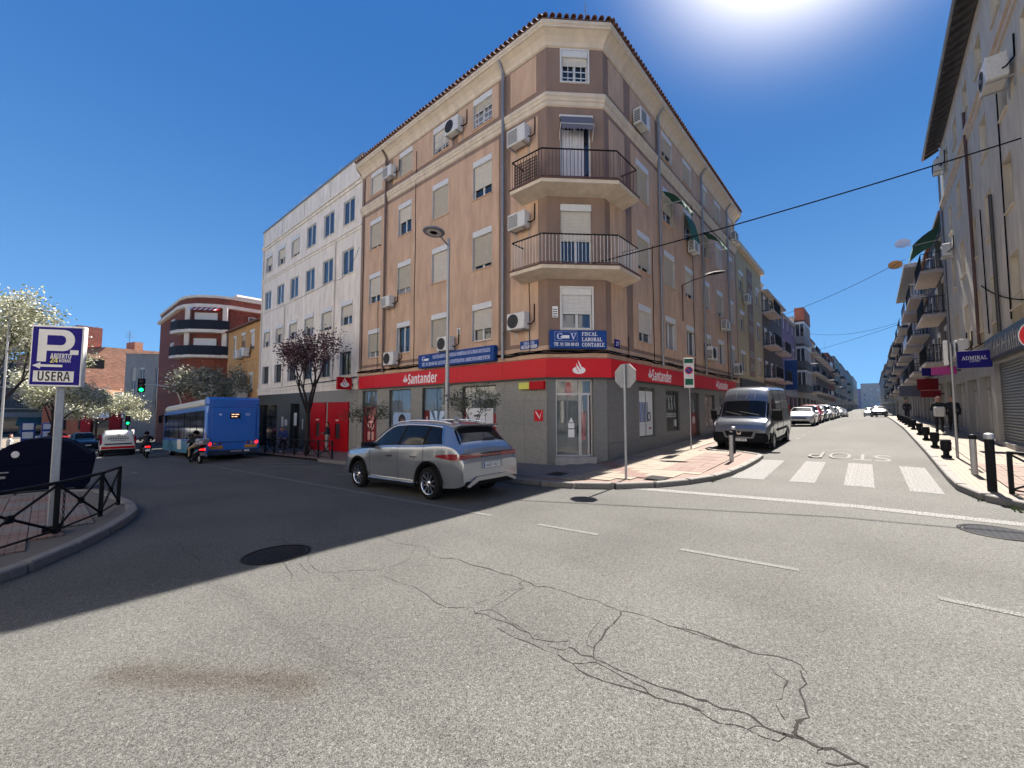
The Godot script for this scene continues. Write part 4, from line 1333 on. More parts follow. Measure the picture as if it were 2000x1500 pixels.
	g.bev(Vector3(13.75, 4.05, 0.02), Vector3(14.15, 4.36, 0.045), 0.004)
	obj("plate", g, M.navy_sign, S)
	text(S, "27", FR * Transform3D(Basis.IDENTITY, Vector3(13.95, 4.2, 0.046)), 0.16, M.logo_lilac)
	S = thing("alarm_box", "yellow and maroon alarm box mounted beside bank door", "alarm")
	g = G.new()
	g.T = FL
	g.bev(Vector3(-9.85, 2.5, 0.02), Vector3(-9.35, 2.75, 0.14), 0.01)
	obj("yellow_case", g, M.letter_yellow, S)
	g = G.new()
	g.T = FL
	g.bev(Vector3(-9.345, 2.48, 0.02), Vector3(-8.68, 2.78, 0.15), 0.01)
	obj("maroon_case", g, M.red_panel, S)
	S = thing("red_notice_plate", "small red notice with white diagonal on stone beside door", "plate")
	g = G.new()
	g.T = FL
	g.bev(Vector3(-9.2, 1.35, 0.02), Vector3(-8.8, 1.75, 0.035), 0.004)
	obj("plate", g, M.red_sign, S)
	g = G.new()
	g.T = FL
	g.plate(PackedVector2Array([Vector2(-9.15, 1.7), Vector2(-9.1, 1.7), Vector2(-8.95, 1.5), Vector2(-8.85, 1.72), Vector2(-8.95, 1.42)]), 0.035, 0.038)
	obj("mark", g, M.logo_white, S)
	for q in [[FC, 0.18, 5.05, 5.45, "white notice sticker beside the shuttered corner window"], [FL, -13.45, 5.0, 5.3, "tiny white sticker on tan wall between two windows"]]:
		g = G.new()
		g.T = q[0]
		g.box(Vector3(q[1], q[2], 0.021), Vector3(q[1] + 0.2, q[3], 0.028))
		S = obj("wall_sticker", g, M.logo_white)
		tag(S, q[4], "sticker")
		for k in 4:
			var g2 := G.new()
			g2.T = q[0]
			g2.box(Vector3(q[1] + 0.02, q[2] + 0.03 + k * 0.08, 0.028), Vector3(q[1] + 0.17, q[2] + 0.06 + k * 0.08, 0.030))
			obj("print_line", g2, M.letter_black, S)

func poster(parent: Node, x: float, y: float, w: float, h: float, img: Image, z := -0.086) -> void:
	var g := G.new()
	for q in [[0, 0], [1, 1], [1, 0], [0, 0], [0, 1], [1, 1]]:
		g.v.append(Vector3(x + w * q[0], y + h * q[1], z))
		g.n.append(Vector3(0, 0, 1))
		g.u.append(Vector2(q[0], 1.0 - q[1]))
	var m := StandardMaterial3D.new()
	m.albedo_texture = ImageTexture.create_from_image(img)
	m.roughness = 0.5
	m.cull_mode = BaseMaterial3D.CULL_DISABLED
	obj("poster", g, m, parent)

func disc(im: Image, cx: float, cy: float, rx: float, ry: float, c: Color) -> void:
	for y in range(maxi(0, int(cy - ry)), mini(im.get_height(), int(cy + ry) + 1)):
		for x in range(maxi(0, int(cx - rx)), mini(im.get_width(), int(cx + rx) + 1)):
			if pow((x - cx) / rx, 2) + pow((y - cy) / ry, 2) <= 1: im.set_pixel(x, y, c)

func posters(wn: Array) -> void:
	var img := func(w: int, h: int, c: Color) -> Image:
		var im := Image.create(w, h, false, Image.FORMAT_RGB8)
		im.fill(c)
		return im
	rng.seed = 77
	# red poster with a pale round figure
	var a: Image = img.call(96, 160, Color(0.45, 0.03, 0.06))
	for k in 14: disc(a, 20 + rng.randf() * 56, 14 + rng.randf() * 34, 7, 12, Color(0.85, 0.55, 0.5))
	disc(a, 48, 76, 22, 20, Color(0.9, 0.75, 0.72))
	disc(a, 40, 76, 7, 11, Color(0.5, 0.05, 0.08)); disc(a, 58, 76, 7, 11, Color(0.5, 0.05, 0.08))
	a.fill_rect(Rect2i(26, 104, 44, 34), Color(0.8, 0.6, 0.55))
	poster(wn[0], -0.72, 0.06, 1.44, 2.1, a)
	# a face on pale blue
	a = img.call(128, 128, Color(0.62, 0.72, 0.84))
	disc(a, 66, 40, 27, 34, Color(0.10, 0.07, 0.06))
	disc(a, 68, 56, 21, 34, Color(0.50, 0.32, 0.24))
	disc(a, 58, 50, 4, 2, Color(0.06, 0.04, 0.04)); disc(a, 78, 50, 4, 2, Color(0.06, 0.04, 0.04))
	disc(a, 68, 62, 3, 6, Color(0.40, 0.24, 0.18)); disc(a, 68, 76, 8, 3, Color(0.42, 0.15, 0.13))
	disc(a, 66, 128, 58, 34, Color(0.85, 0.85, 0.86))
	poster(wn[1], -0.7, 0.2, 1.5, 1.5, a)
	# a small figure before pale rays
	a = img.call(128, 128, Color(0.75, 0.82, 0.9))
	for y in 128:
		for x in 128:
			if sin(atan2(y - 64.0, x - 64.0) * 8.0) > 0.35: a.set_pixel(x, y, Color(0.30, 0.42, 0.52))
	disc(a, 64, 50, 10, 13, Color(0.14, 0.1, 0.09)); disc(a, 64, 56, 8, 11, Color(0.6, 0.42, 0.34)); disc(a, 64, 104, 26, 34, Color(0.85, 0.8, 0.78))
	poster(wn[2], -0.35, 0.15, 1.1, 1.55, a)
	a = img.call(32, 96, Color(0.42, 0.03, 0.06))
	disc(a, 16, 20, 5, 5, Color(0.9, 0.8, 0.8)); disc(a, 16, 50, 6, 6, Color(0.9, 0.8, 0.8))
	poster(wn[2], -0.76, 0.1, 0.36, 1.6, a, -0.088)
	# white poster with a row of small figures
	a = img.call(160, 96, Color(0.86, 0.86, 0.86))
	a.fill_rect(Rect2i(50, 16, 34, 5), Color(0.3, 0.3, 0.32))
	for k in 7: disc(a, 14 + k * 15, 48, 5, 12 - (k % 3) * 2, [Color(0.2, 0.24, 0.35), Color(0.5, 0.5, 0.55), Color(0.25, 0.3, 0.45)][k % 3])
	poster(wn[3], -0.86, 0.1, 1.6, 1.62, a)
	a = img.call(32, 64, Color(0.55, 0.04, 0.07))
	a.fill_rect(Rect2i(6, 20, 20, 3), Color(0.9, 0.85, 0.85))
	poster(wn[3], 0.75, 0.1, 0.2, 1.4, a, -0.088)
	poster(wn[3], -1.0, 0.1, 0.13, 1.6, a, -0.088)
	a = img.call(128, 160, Color(0.84, 0.86, 0.87)) # tall white poster with blue bars
	for k in 6: a.fill_rect(Rect2i(16 + k * 12, 40, 8, 72), [Color(0.1, 0.15, 0.5), Color(0.3, 0.5, 0.75), Color(0.15, 0.3, 0.3)][k % 3])
	disc(a, 96, 92, 14, 18, Color(0.08, 0.1, 0.12)); disc(a, 96, 92, 8, 12, Color(0.8, 0.82, 0.84))
	a.fill_rect(Rect2i(92, 132, 24, 6), Color(0.5, 0.05, 0.08))
	poster(wn[4], -0.75, 0.06, 1.5, 1.85, a)
	a = img.call(128, 160, Color(0.13, 0.17, 0.17)) # white lettering strokes
	for k in 7:
		for t in 60:
			disc(a, 20 + k * 14 + (t * 0.35 if k % 2 else -t * 0.2), 12 + t, 2.2, 2.2, Color(0.75, 0.78, 0.78))
	for k in 5: disc(a, 24 + k * 20, 96, 9, 10, Color(0.78, 0.8, 0.8)); 
	for k in 5: disc(a, 24 + k * 20, 96, 5, 6, Color(0.15, 0.2, 0.2))
	a.fill_rect(Rect2i(88, 116, 30, 30), Color(0.78, 0.8, 0.8))
	poster(wn[5], -0.8, 0.05, 1.6, 1.75, a)
	a = img.call(64, 128, Color(0.42, 0.02, 0.05))
	disc(a, 32, 40, 14, 22, Color(0.75, 0.7, 0.7))
	poster(wn[6], -0.4, 0.05, 1.1, 1.2, a)
	a = img.call(96, 128, Color(0.5, 0.47, 0.44))
	for k in 26: disc(a, rng.randf() * 96, rng.randf() * 128, 3 + rng.randf() * 12, 4 + rng.randf() * 16, Color(0.25, 0.22, 0.2).lerp(Color(0.8, 0.78, 0.74), rng.randf()))
	poster(wn[7], -0.85, 0.05, 1.7, 1.7, a)

# ---------- white block next door
func building_white() -> void:
	rng.seed = 102
	var B := thing("white_building", "off-white four-storey block with blue windows above a dark green shopfront", "building")
	var F := face(Vector3(AX + 0.03, 0, 0), Vector3(-1, 0, 0))
	var cols := [[-37.75, -36.35], [-35.05, -33.65], [-32.4, -30.95], [-29.65, -28.2], [-26.95, -25.5], [-24.25, -22.85]]
	var rows := [[3.8, 5.2], [6.82, 8.27], [9.93, 11.46], [13.05, 14.57]]
	var h := []
	for c in cols:
		for r in rows: h.append([c[0], c[1], r[0], r[1]])
	var g := G.new()
	g.T = F
	sheet(g, -38.6, -21.95, 2.9, 16.75, h)
	obj("wall", g, M.white_wall, B)
	g = G.new()
	g.quad(Vector3(AX, -3, -38.6), Vector3(30, -3, -38.6), Vector3(30, 16.75, -38.6), Vector3(AX, 16.75, -38.6))
	g.quad(Vector3(30, -3, -21.95), Vector3(AX, -3, -21.95), Vector3(AX, 16.75, -21.95), Vector3(30, 16.75, -21.95))
	g.quad(Vector3(30, -3, -38.6), Vector3(30, -3, -21.95), Vector3(30, 16.75, -21.95), Vector3(30, 16.75, -38.6))
	obj("wall", g, M.white_wall, B)
	g = G.new()
	g.box(Vector3(AX + 0.06, 16.0, -38.55), Vector3(30, 16.2, -22.0))
	obj("roof", g, M.concrete, B)
	for q in [[16.75, 16.86, 0.08, M.zinc, "coping"], [15.3, 15.42, 0.14, M.white_trim, "cornice"], [15.1, 15.29, 0.07, M.white_trim, "cornice"], [12.48, 12.6, 0.08, M.white_trim, "string_course"], [12.3, 12.475, 0.04, M.white_trim, "string_course"], [3.2, 3.42, 0.09, M.white_trim, "string_course"], [2.9, 3.19, 0.05, M.white_wall, "string_course"]]:
		g = G.new()
		g.T = F
		g.box(Vector3(-38.62, q[0], -0.1), Vector3(-21.93, q[1], q[2]))
		obj(q[4], g, q[3], B)
	for k in 5: # parapet ribs
		g = G.new()
		g.T = F
		var s := -38.5 + 4.1 * k
		g.box(Vector3(s, 15.43, -0.02), Vector3(s + 0.1, 16.74, 0.05))
		obj("parapet_rib", g, M.white_trim, B)
	for k in 14: # toothed quoins by the party wall
		g = G.new()
		g.T = F
		g.box(Vector3(-22.25 - (k % 2) * 0.12, 4.0 + k * 0.8, -0.02), Vector3(-21.97, 4.4 + k * 0.8, 0.012))
		obj("quoin", g, M.white_trim, B)
	for i in 6:
		for j in 4:
			var c: Array = cols[i]
			var r: Array = rows[j]
			var blue: bool = j == 2 or (j == 3 and i > 2)
			window(B, F, c[0], c[1], r[0], r[1], {"close": 0.0 if blue or j == 0 else [0.55, 0.6, 0.35, 0.5, 0.55, 0.8][(i + j) % 6], "box": not blue and j > 0, "glass": M.glass_blue if blue else M.glass_dark, "frame": M.frame_dark if j == 0 else M.window_frame, "d": 0.10 if blue else 0.2, "sillm": M.white_trim, "reveal": 1})
	for q in [[-38.3, 3.3, 15.2], [-33.3, 3.3, 9.6], [-25.15, 3.3, 12.4]]:
		g = G.new()
		g.T = F
		g.cyl(Vector3(q[0], q[1], 0.07), Vector3(q[0], q[2], 0.07), 0.045, 0.045, 8)
		obj("downpipe", g, M.white_trim, B)
	# ground floor: dark green stone, two doors, the red cash-machine bays and a pale stone bay
	var hs := [[-38.1, -34.2, -1.2, 2.1], [-31.6, -30.0, -1.1, 2.15]]
	g = G.new()
	g.T = F
	sheet(g, -38.6, -21.95, -2.2, 2.9, hs, 0.0, 0.3)
	obj("wall", g, M.stone_dark, B)
	stone_panels(B, F, -38.55, -28.15, -1.1, 2.88, hs, 1.05, 0.8, M.stone_dark, 0.02)
	stone_panels(B, F, -28.1, -22.0, 2.2, 2.88, [], 1.5, 0.68, M.stone_light, 0.02)
	stone_panels(B, F, -22.9, -22.0, -0.6, 2.19, [], 0.9, 1.4, M.stone_light, 0.02)
	stone_panels(B, F, -25.85, -25.62, -0.7, 2.19, [], 0.3, 2.9, M.stone_light, 0.03)
	for q in hs:
		g = G.new()
		g.T = F
		g.box(Vector3(q[0], q[2], -0.32), Vector3(q[1], q[3], -0.28))
		obj("shop_door", g, M.black_gloss, B)
	for q in [[-28.05, -25.9], [-25.55, -22.95]]:
		var A := thing("cash_machine_bay", "red wall panel with recessed cash machine, %s" % ("by dark green stone" if q[0] < -27 else "by pale stone"), "cash machine", Vector3.ZERO, 0.0, "cash machine bays")
		g = G.new()
		g.T = F
		var m: float = (q[0] + q[1]) / 2
		sheet(g, q[0], q[1], -0.95, 2.18, [[m - 0.32, m + 0.32, -0.02, 0.9]], 0.08, 0.2, 0.08)
		obj("panel", g, M.red_panel, A)
		g = G.new()
		g.T = F
		g.box(Vector3(m - 0.32, -0.02, -0.12), Vector3(m + 0.32, 0.9, -0.08))
		obj("recess", g, M.black, A)
		g = G.new()
		g.T = F
		g.box(Vector3(m - 0.2, 0.35, -0.08), Vector3(m + 0.2, 0.7, -0.06))
		obj("screen", g, M.glass_blue, A)
		text(A, "Santander", F * Transform3D(Basis.IDENTITY, Vector3(m, 1.1, 0.081)), 0.1, M.logo_white, {"width": 0.45})
	for q in [[-33.2, 0.4, 0.35, 0.8], [-32.6, 0.55, 0.5, 0.45], [-32.5, -0.3, 0.4, 0.5], [-29.5, 0.4, 0.2, 0.7], [-30.9, 0.6, 0.5, 0.9]]:
		g = G.new()
		g.T = F
		g.box(Vector3(q[0], q[1], 0.03), Vector3(q[0] + q[2], q[1] + q[3], 0.036))
		tag(obj("wall_bill", g, M.white_plastic), "white paper bill stuck on dark green shopfront stone", "bill", "bills on the dark shopfront")
	for k in 7: # small aerials on the parapet
		var p := Vector3(AX + 0.4, 16.86, [-36.2, -34.6, -32.8, -31.6, -30.8, -28.6, -25.3][k])
		g = G.new()
		g.cyl(p, p + Vector3(0, 0.5, 0), 0.02, 0.02, 5)
		g.cyl(p + Vector3(0, 0.5, -0.35), p + Vector3(0, 0.5, 0.35), 0.015, 0.015, 5)
		for i in 3: g.cyl(p + Vector3(-0.2, 0.5, -0.25 + i * 0.25), p + Vector3(0.2, 0.5, -0.25 + i * 0.25), 0.01, 0.01, 4)
		tag(obj("rooftop_aerial", g, M.zinc), "small aerial on the white building parapet", "aerial", "aerials on the white parapet")

func balcony(B: Node, F: Transform3D, s0: float, s1: float, y: float, pr: float, o := {}) -> void:
	var b := node("balcony", B)
	var g := G.new()
	g.T = F
	g.bev(Vector3(s0, y - 0.2, 0.005), Vector3(s1, y, pr), 0.02)
	obj("slab", g, o.get("slab", M.pale_wall), b)
	g = G.new()
	g.T = F
	var a := Vector3(s0 + 0.04, y + 1.0, 0)
	var c := Vector3(s1 - 0.04, y + 1.0, 0)
	var d := Vector3(0, 0, pr - 0.05)
	for q in [0.0, -0.9]: g.tube([a + Vector3(0, q, 0), a + d + Vector3(0, q, 0), c + d + Vector3(0, q, 0), c + Vector3(0, q, 0)], 0.02, 5)
	obj("handrail", g, M.iron, b)
	if o.has("cloth"):
		g = G.new()
		g.T = F
		g.box(a + d + Vector3(0, -0.9, -0.02), c + d + Vector3(0, -0.05, 0))
		g.box(a + Vector3(0, -0.9, 0.02), a + d + Vector3(0.02, -0.05, -0.02))
		obj("railing_cloth", g, o.cloth, b)
	else:
		var gb := G.new()
		gb.T = F
		var pts := [a, a + d, c + d, c]
		for k in 3:
			var n := maxi(2, int(pts[k].distance_to(pts[k + 1]) / o.get("step", 0.14)))
			for i in n:
				var p: Vector3 = pts[k].lerp(pts[k + 1], float(i) / n)
				gb.box(Vector3(p.x - 0.011, y + 0.1, p.z - 0.011), Vector3(p.x + 0.011, y + 1.0, p.z + 0.011))
		obj("railing_bars", gb, M.iron, b)

func block(nm: String, label: String, F: Transform3D, s0: float, s1: float, yb: float, yt: float, depth: float, wall: Material, o := {}) -> Node3D:
	var B := thing(nm, label, "building")
	var cols: Array = o.get("cols", [])
	var rows: Array = o.get("rows", [])
	if cols.is_empty() and o.has("n"):
		var n: int = o.n
		var st := (s1 - s0) / n
		var w: float = o.get("w", 1.2)
		for k in n: cols.append([s0 + st * (k + 0.5) - w / 2, s0 + st * (k + 0.5) + w / 2])
	var h := []
	for c in cols:
		for r in rows: h.append([c[0], c[1], r[0], r[1]])
	var g := G.new()
	g.T = F
	var sy: float = o.get("shop_top", yb)
	sheet(g, s0, s1, sy, yt, h, 0.0, 0.22)
	var zz := Vector3(0, 0, -depth)
	for q in [[s1, s0], [s0, s1]]: pass
	g.quad(Vector3(s1, yb, 0), Vector3(s1, yb, 0) + zz, Vector3(s1, yt, 0) + zz, Vector3(s1, yt, 0))
	g.quad(Vector3(s0, yb, 0) + zz, Vector3(s0, yb, 0), Vector3(s0, yt, 0), Vector3(s0, yt, 0) + zz)
	g.quad(Vector3(s1, yb, 0) + zz, Vector3(s0, yb, 0) + zz, Vector3(s0, yt, 0) + zz, Vector3(s1, yt, 0) + zz)
	obj("wall", g, wall, B)
	if sy > yb:
		g = G.new()
		g.T = F
		var doors := []
		var n2: int = o.get("shops", 3)
		var st := (s1 - s0) / n2
		for k in n2: doors.append([s0 + st * k + 0.35, s0 + st * (k + 1) - 0.35, yb + 0.5, sy - 0.75])
		sheet(g, s0, s1, yb, sy, doors, 0.0, 0.25)
		obj("shop_wall", g, o.get("shopm", M.concrete), B)
		for q in doors:
			var sw := node("shop_window", B, F * Transform3D(Basis.IDENTITY, Vector3((q[0] + q[1]) / 2, q[2], 0)))
			var w: float = q[1] - q[0]
			var hh: float = q[3] - q[2]
			g = G.new()
			g.box(Vector3(-w / 2, 0, -0.26), Vector3(w / 2, hh, -0.22))
			obj("pane", g, M.glass_dark, sw)
			g = G.new()
			for e in [[-w / 2, -w / 2 + 0.07], [-0.04, 0.04], [w / 2 - 0.07, w / 2]]: g.box(Vector3(e[0], 0, -0.22), Vector3(e[1], hh, -0.15))
			for e in [0.0, hh - 0.07]: g.box(Vector3(-w / 2, e, -0.225), Vector3(w / 2, e + 0.07, -0.145))
			obj("frame", g, M.steel if rng.randf() < 0.5 else M.frame_dark, sw)
		g = G.new()
		g.T = F
		g.box(Vector3(s0 + 0.1, sy - 0.7, 0.005), Vector3(s1 - 0.1, sy - 0.05, 0.12))
		obj("shop_fascia", g, o.get("fasciam", M.grey_wall), B)
	g = G.new()
	g.T = F
	var ov: float = o.get("eave", 0.15)
	g.box(Vector3(s0, yt, -depth), Vector3(s1, yt + o.get("lid", 0.2), ov))
	obj("roof", g, o.get("roofm", M.roof_tile), B)
	var simple: bool = o.get("simple", false)
	for c in cols:
		for r in rows:
			var wo := {"close": [0.0, 0.3, 0.55, 0.8, 1.0][rng.randi() % 5], "glass": [M.glass_blue, M.glass_dark, M.glass_dark, M.glass_pale][rng.randi() % 4], "sill": not simple, "box": not simple or rng.randf() < 0.4, "shut": [M.shutter, M.shutter_old, M.white_metal][rng.randi() % 3], "frame": o.get("frame", M.window_frame), "sillm": o.get("sillm", M.concrete)}
			window(B, F, c[0], c[1], r[0], r[1], wo)
	for b in o.get("balc", []): balcony(B, F, b[0], b[1], b[2], b[3], b[4] if b.size() > 4 else {})
	return B

func building_orange() -> void:
	rng.seed = 103
	var F := face(Vector3(AX + 0.1, 0, 0), Vector3(-1, 0, 0))
	var B := block("orange_house", "low orange house with tall narrow windows between white block and brick block", F, -48.1, -38.65, -3.0, 9.3, 12, M.orange_wall,
		{"cols": [[-46.3, -45.5], [-43.9, -42.8], [-41.4, -40.3]], "rows": [[7.0, 8.8], [3.2, 5.0]], "eave": 0.35, "lid": 0.12, "roofm": M.roof_tile, "frame": M.frame_brown, "sillm": M.orange_wall})
	var g := G.new()
	g.T = F
	g.box(Vector3(-48.1, 6.1, 0.0), Vector3(-38.66, 6.25, 0.06))
	obj("string_course", g, M.orange_wall, B)

func prism_walls(poly: Array, y0: float, y1: float, g: G) -> void:
	for k in poly.size() - 1:
		var a: Vector2 = poly[k]
		var b: Vector2 = poly[k + 1]
		g.quad(Vector3(a.x, y0, a.y), Vector3(b.x, y0, b.y), Vector3(b.x, y1, b.y), Vector3(a.x, y1, a.y))

func band(poly: Array, y0: float, y1: float, o: float, g: G, inner := 0.0) -> void:
	# a raised band round the outside of an open outline
	var off := func(d: float) -> Array:
		var r := []
		for k in poly.size():
			var n := Vector2.ZERO
			if k > 0: n += (poly[k] - poly[k - 1]).normalized().orthogonal()
			if k < poly.size() - 1: n += (poly[k + 1] - poly[k]).normalized().orthogonal()
			n = n.normalized()
			r.append(poly[k] + n * d)
		return r
	var a: Array = off.call(o)
	var b: Array = off.call(inner)
	prism_walls(a, y0, y1, g)
	for k in poly.size() - 1:
		for y in [y0, y1]:
			g.quad(Vector3(a[k].x, y, a[k].y), Vector3(a[k + 1].x, y, a[k + 1].y), Vector3(b[k + 1].x, y, b[k + 1].y), Vector3(b[k].x, y, b[k].y))

func building_round_brick() -> void:
	rng.seed = 104
	var B := thing("round_brick_building", "red brick block with rounded corner, white bands and dark cloth balconies", "building")
	var poly := [Vector2(9.0, -66), Vector2(9.0, -54.5), Vector2(9.25, -52.9), Vector2(9.9, -51.6), Vector2(11.2, -50.5), Vector2(12.4, -50.1), Vector2(26, -50.1)]
	var g := G.new()
	prism_walls(poly, -3, 13.25, g)
	g.quad(Vector3(26, -3, -50.1), Vector3(26, -3, -66), Vector3(26, 13.25, -66), Vector3(26, 13.25, -50.1))
	g.quad(Vector3(26, -3, -66), Vector3(9, -3, -66), Vector3(9, 13.25, -66), Vector3(26, 13.25, -66))
	obj("wall", g, M.brick_red, B)
	g = G.new()
	g.T = Transform3D(Basis(Vector3.RIGHT, PI / 2), Vector3(0, 13.2, 0))
	var pp := PackedVector2Array(poly)
	pp.append(Vector2(26, -66))
	g.plate(pp, -0.05, 0.05)
	obj("roof", g, M.concrete, B)
	for q in [[13.2, 13.45, 0.15, M.white_trim], [12.15, 12.5, 0.35, M.white_trim], [9.5, 9.8, 0.85, M.white_trim], [6.95, 7.2, 0.85, M.white_trim], [4.1, 4.35, 0.5, M.white_trim]]:
		g = G.new()
		var pl: Array = poly if q[2] < 0.5 else poly.slice(1, 6)
		band(pl, q[0], q[1], -q[2], g)
		obj("white_band", g, q[3], B)
	for y in [9.8, 7.2]:
		var b := node("balcony", B)
		g = G.new()
		band(poly.slice(1, 6), y + 0.05, y + 0.95, -0.85, g, -0.80)
		obj("railing_cloth", g, M.navy_cloth, b)
	var F := face(Vector3(10.55, 0, -51.05), Vector3(-1.1, 0, 1.3).normalized())
	for y in [10.75, 8.1]:
		var wn := node("window", B, F * Transform3D(Basis.IDENTITY, Vector3(0, y - 0.6, 0.06)))
		g = G.new()
		g.box(Vector3(-0.95, 0, 0), Vector3(0.95, 1.35, 0.06))
		obj("roller_shutter", g, M.white_metal, wn)
		g = G.new()
		for e in [[-1.05, -0.95, 0, 1.45], [0.95, 1.05, 0, 1.45], [-0.95, 0.95, 1.35, 1.45]]: g.box(Vector3(e[0], e[2], 0), Vector3(e[1], e[3], 0.1))
		obj("frame", g, M.white_metal, wn)
		for s in [-1.75, 1.75]:
			g = G.new()
			g.T = F
			g.box(Vector3(s - 0.22, y - 0.9, -0.1), Vector3(s + 0.22, y + 1.4, 0.12))
			obj("pilaster", g, M.white_trim, B)
	var A := thing("striped_awning", "red and white striped awning on round brick building", "awning")
	for k in 12:
		g = G.new()
		g.T = F
		g.quad(Vector3(-1.4 + k * 0.235, 11.75, 0.75), Vector3(-1.4 + (k + 1) * 0.235, 11.75, 0.75), Vector3(-1.4 + (k + 1) * 0.235, 12.15, 0.15), Vector3(-1.4 + k * 0.235, 12.15, 0.15))
		obj("stripe", g, M.red_panel if k % 2 else M.logo_white, A)
	var F2 := face(Vector3(0, 0, -50.1), Vector3(0, 0, 1))
	window(B, F2, 14.0, 16.2, 10.2, 11.6, {"close": 0.0, "box": false, "d": -0.05})
	window(B, F2, 17.5, 19.0, 10.2, 11.6, {"close": 0.4, "d": -0.05})
	window(B, face(Vector3(9.0, 0, 0), Vector3(-1, 0, 0)), -58.5, -57.0, 10.2, 11.6, {"close": 0.6, "d": -0.05})
	window(B, face(Vector3(9.0, 0, 0), Vector3(-1, 0, 0)), -58.5, -57.0, 7.6, 9.0, {"close": 0.6, "d": -0.05})
	g = G.new() # lift housing on the roof
	g.bev(Vector3(13.2, 13.2, -55), Vector3(16.2, 14.4, -52.2), 0.25)
	obj("lift_housing", g, M.pale_wall, B)

func far_left_buildings() -> void:
	rng.seed = 105
	# grey block with tall slit windows
	var F := face(Vector3(9.6, 0, -74.0), Vector3(-0.62, 0, 0.78).normalized())
	var B := block("grey_slit_building", "pale grey block with tall dark slit windows beside brick block", F, -3.4, 4.2, -4, 9.2, 9, M.grey_wall, {"cols": [[-2.6, -2.1], [-1.6, -1.1], [0.2, 0.7], [1.5, 2.0]], "rows": [[1.2, 7.4]], "simple": true, "lid": 0.1, "roofm": M.concrete})
	# brick gable block across the junction, lit on its broad end wall
	var Fg := face(Vector3(8.6, 0, -96.0), Vector3(0.30, 0, 0.95).normalized())
	B = thing("brick_gable_building", "tan brick block with broad blank gable, stair tower and chimneys", "building")
	var g := G.new()
	g.T = Fg
	g.plate(PackedVector2Array([Vector2(-9.4, 3.5), Vector2(6.2, 3.5), Vector2(6.2, 12.2), Vector2(-2.4, 12.0), Vector2(-9.4, 10.4)]), -10.0, 0.0)
	obj("wall", g, M.brick_tan, B)
	g = G.new()
	g.T = Fg
	sheet(g, -9.5, 6.3, -4, 3.5, [[-8.5, -6.8, -1.5, 2.4], [-5.5, -3.8, -1.5, 2.4], [-2.4, -0.6, -1.5, 2.4], [0.6, 2.4, -1.5, 2.4], [3.6, 5.4, -1.5, 2.4]], 0.6, 0.5)
	obj("lower_wall", g, M.rust_wall, B)
	for k in 5:
		g = G.new()
		g.T = Fg
		g.box(Vector3(-8.5 + 3.0 * k, -1.5, 0.1), Vector3(-6.8 + 3.0 * k, 2.4, 0.15))
		obj("pane", g, M.glass_dark, B)
	g = G.new()
	g.T = Fg
	g.quad(Vector3(-9.8, 3.3, 2.0), Vector3(6.6, 3.3, 2.0), Vector3(6.6, 4.9, -0.1), Vector3(-7.5, 4.9, -0.1))
	g.quad(Vector3(-9.8, 3.2, 2.0), Vector3(6.6, 3.2, 2.0), Vector3(6.6, 3.3, 2.0), Vector3(-9.8, 3.3, 2.0))
	obj("lower_roof", g, M.roof_red, B)
	for q in [[-5.6, -2.6, 12.0, 15.2, -5.0, "stair_tower"], [-9.0, -7.9, 10.4, 13.4, -4.0, "chimney"], [1.8, 3.0, 12.0, 13.6, -4.0, "chimney"]]:
		g = G.new()
		g.T = Fg
		g.box(Vector3(q[0], q[2] - 1.5, q[4]), Vector3(q[1], q[3], -1.2))
		obj(q[5], g, M.brick_tan if q[0] > -5 else M.brick_red, B)
	g = G.new()
	g.T = Fg
	g.quad(Vector3(-9.6, 10.5, 0.3), Vector3(-2.4, 12.1, 0.3), Vector3(-2.4, 12.1, -10), Vector3(-9.6, 10.5, -10))
	obj("roof", g, M.roof_red, B)
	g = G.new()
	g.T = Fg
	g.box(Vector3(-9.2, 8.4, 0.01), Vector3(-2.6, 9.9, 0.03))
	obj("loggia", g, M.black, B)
	for k in 3:
		var p := Fg * Vector3(-7.0 + 4.4 * k, 13.5, -3)
		g = G.new()
		g.cyl(p - Vector3(0, 3, 0), p + Vector3(0, 2.2, 0), 0.04, 0.04, 5)
		for i in 4: g.cyl(p + Vector3(-0.7 + 0.1 * i, 1.0 + i * 0.35, 0), p + Vector3(0.7 - 0.1 * i, 1.0 + i * 0.35, 0), 0.025, 0.025, 4)
		tag(obj("rooftop_aerial", g, M.zinc), "thin aerial mast on brick gable building roof", "aerial", "aerials on the brick gable building")
	# dark fronted block with balconies and a teal awning, behind the blossom trees
	var Fd := face(Vector3(-3.0, 0, -104.0), Vector3(-0.1, 0, 1).normalized())
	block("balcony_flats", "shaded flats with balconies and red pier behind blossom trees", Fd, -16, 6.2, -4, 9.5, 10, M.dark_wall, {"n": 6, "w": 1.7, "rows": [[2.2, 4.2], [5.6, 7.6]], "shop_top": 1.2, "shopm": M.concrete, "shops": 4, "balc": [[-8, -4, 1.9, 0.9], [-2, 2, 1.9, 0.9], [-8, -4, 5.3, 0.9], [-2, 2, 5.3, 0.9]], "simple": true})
	g = G.new()
	g.T = Fd
	g.box(Vector3(3.2, -2, 0.02), Vector3(4.0, 9.4, 0.25))
	tag(obj("red_pier", g, M.red_panel), "dark red vertical pier on shaded balcony flats", "pier")
	var A := thing("teal_awning", "long teal shop awning below the shaded flats", "awning")
	g = G.new()
	g.T = Fd
	g.quad(Vector3(0.2, -0.6, 2.0), Vector3(7.0, -0.6, 2.0), Vector3(7.0, 0.4, 0.1), Vector3(0.2, 0.4, 0.1))
	g.quad(Vector3(0.2, -0.9, 2.0), Vector3(7.0, -0.9, 2.0), Vector3(7.0, -0.6, 2.0), Vector3(0.2, -0.6, 2.0))
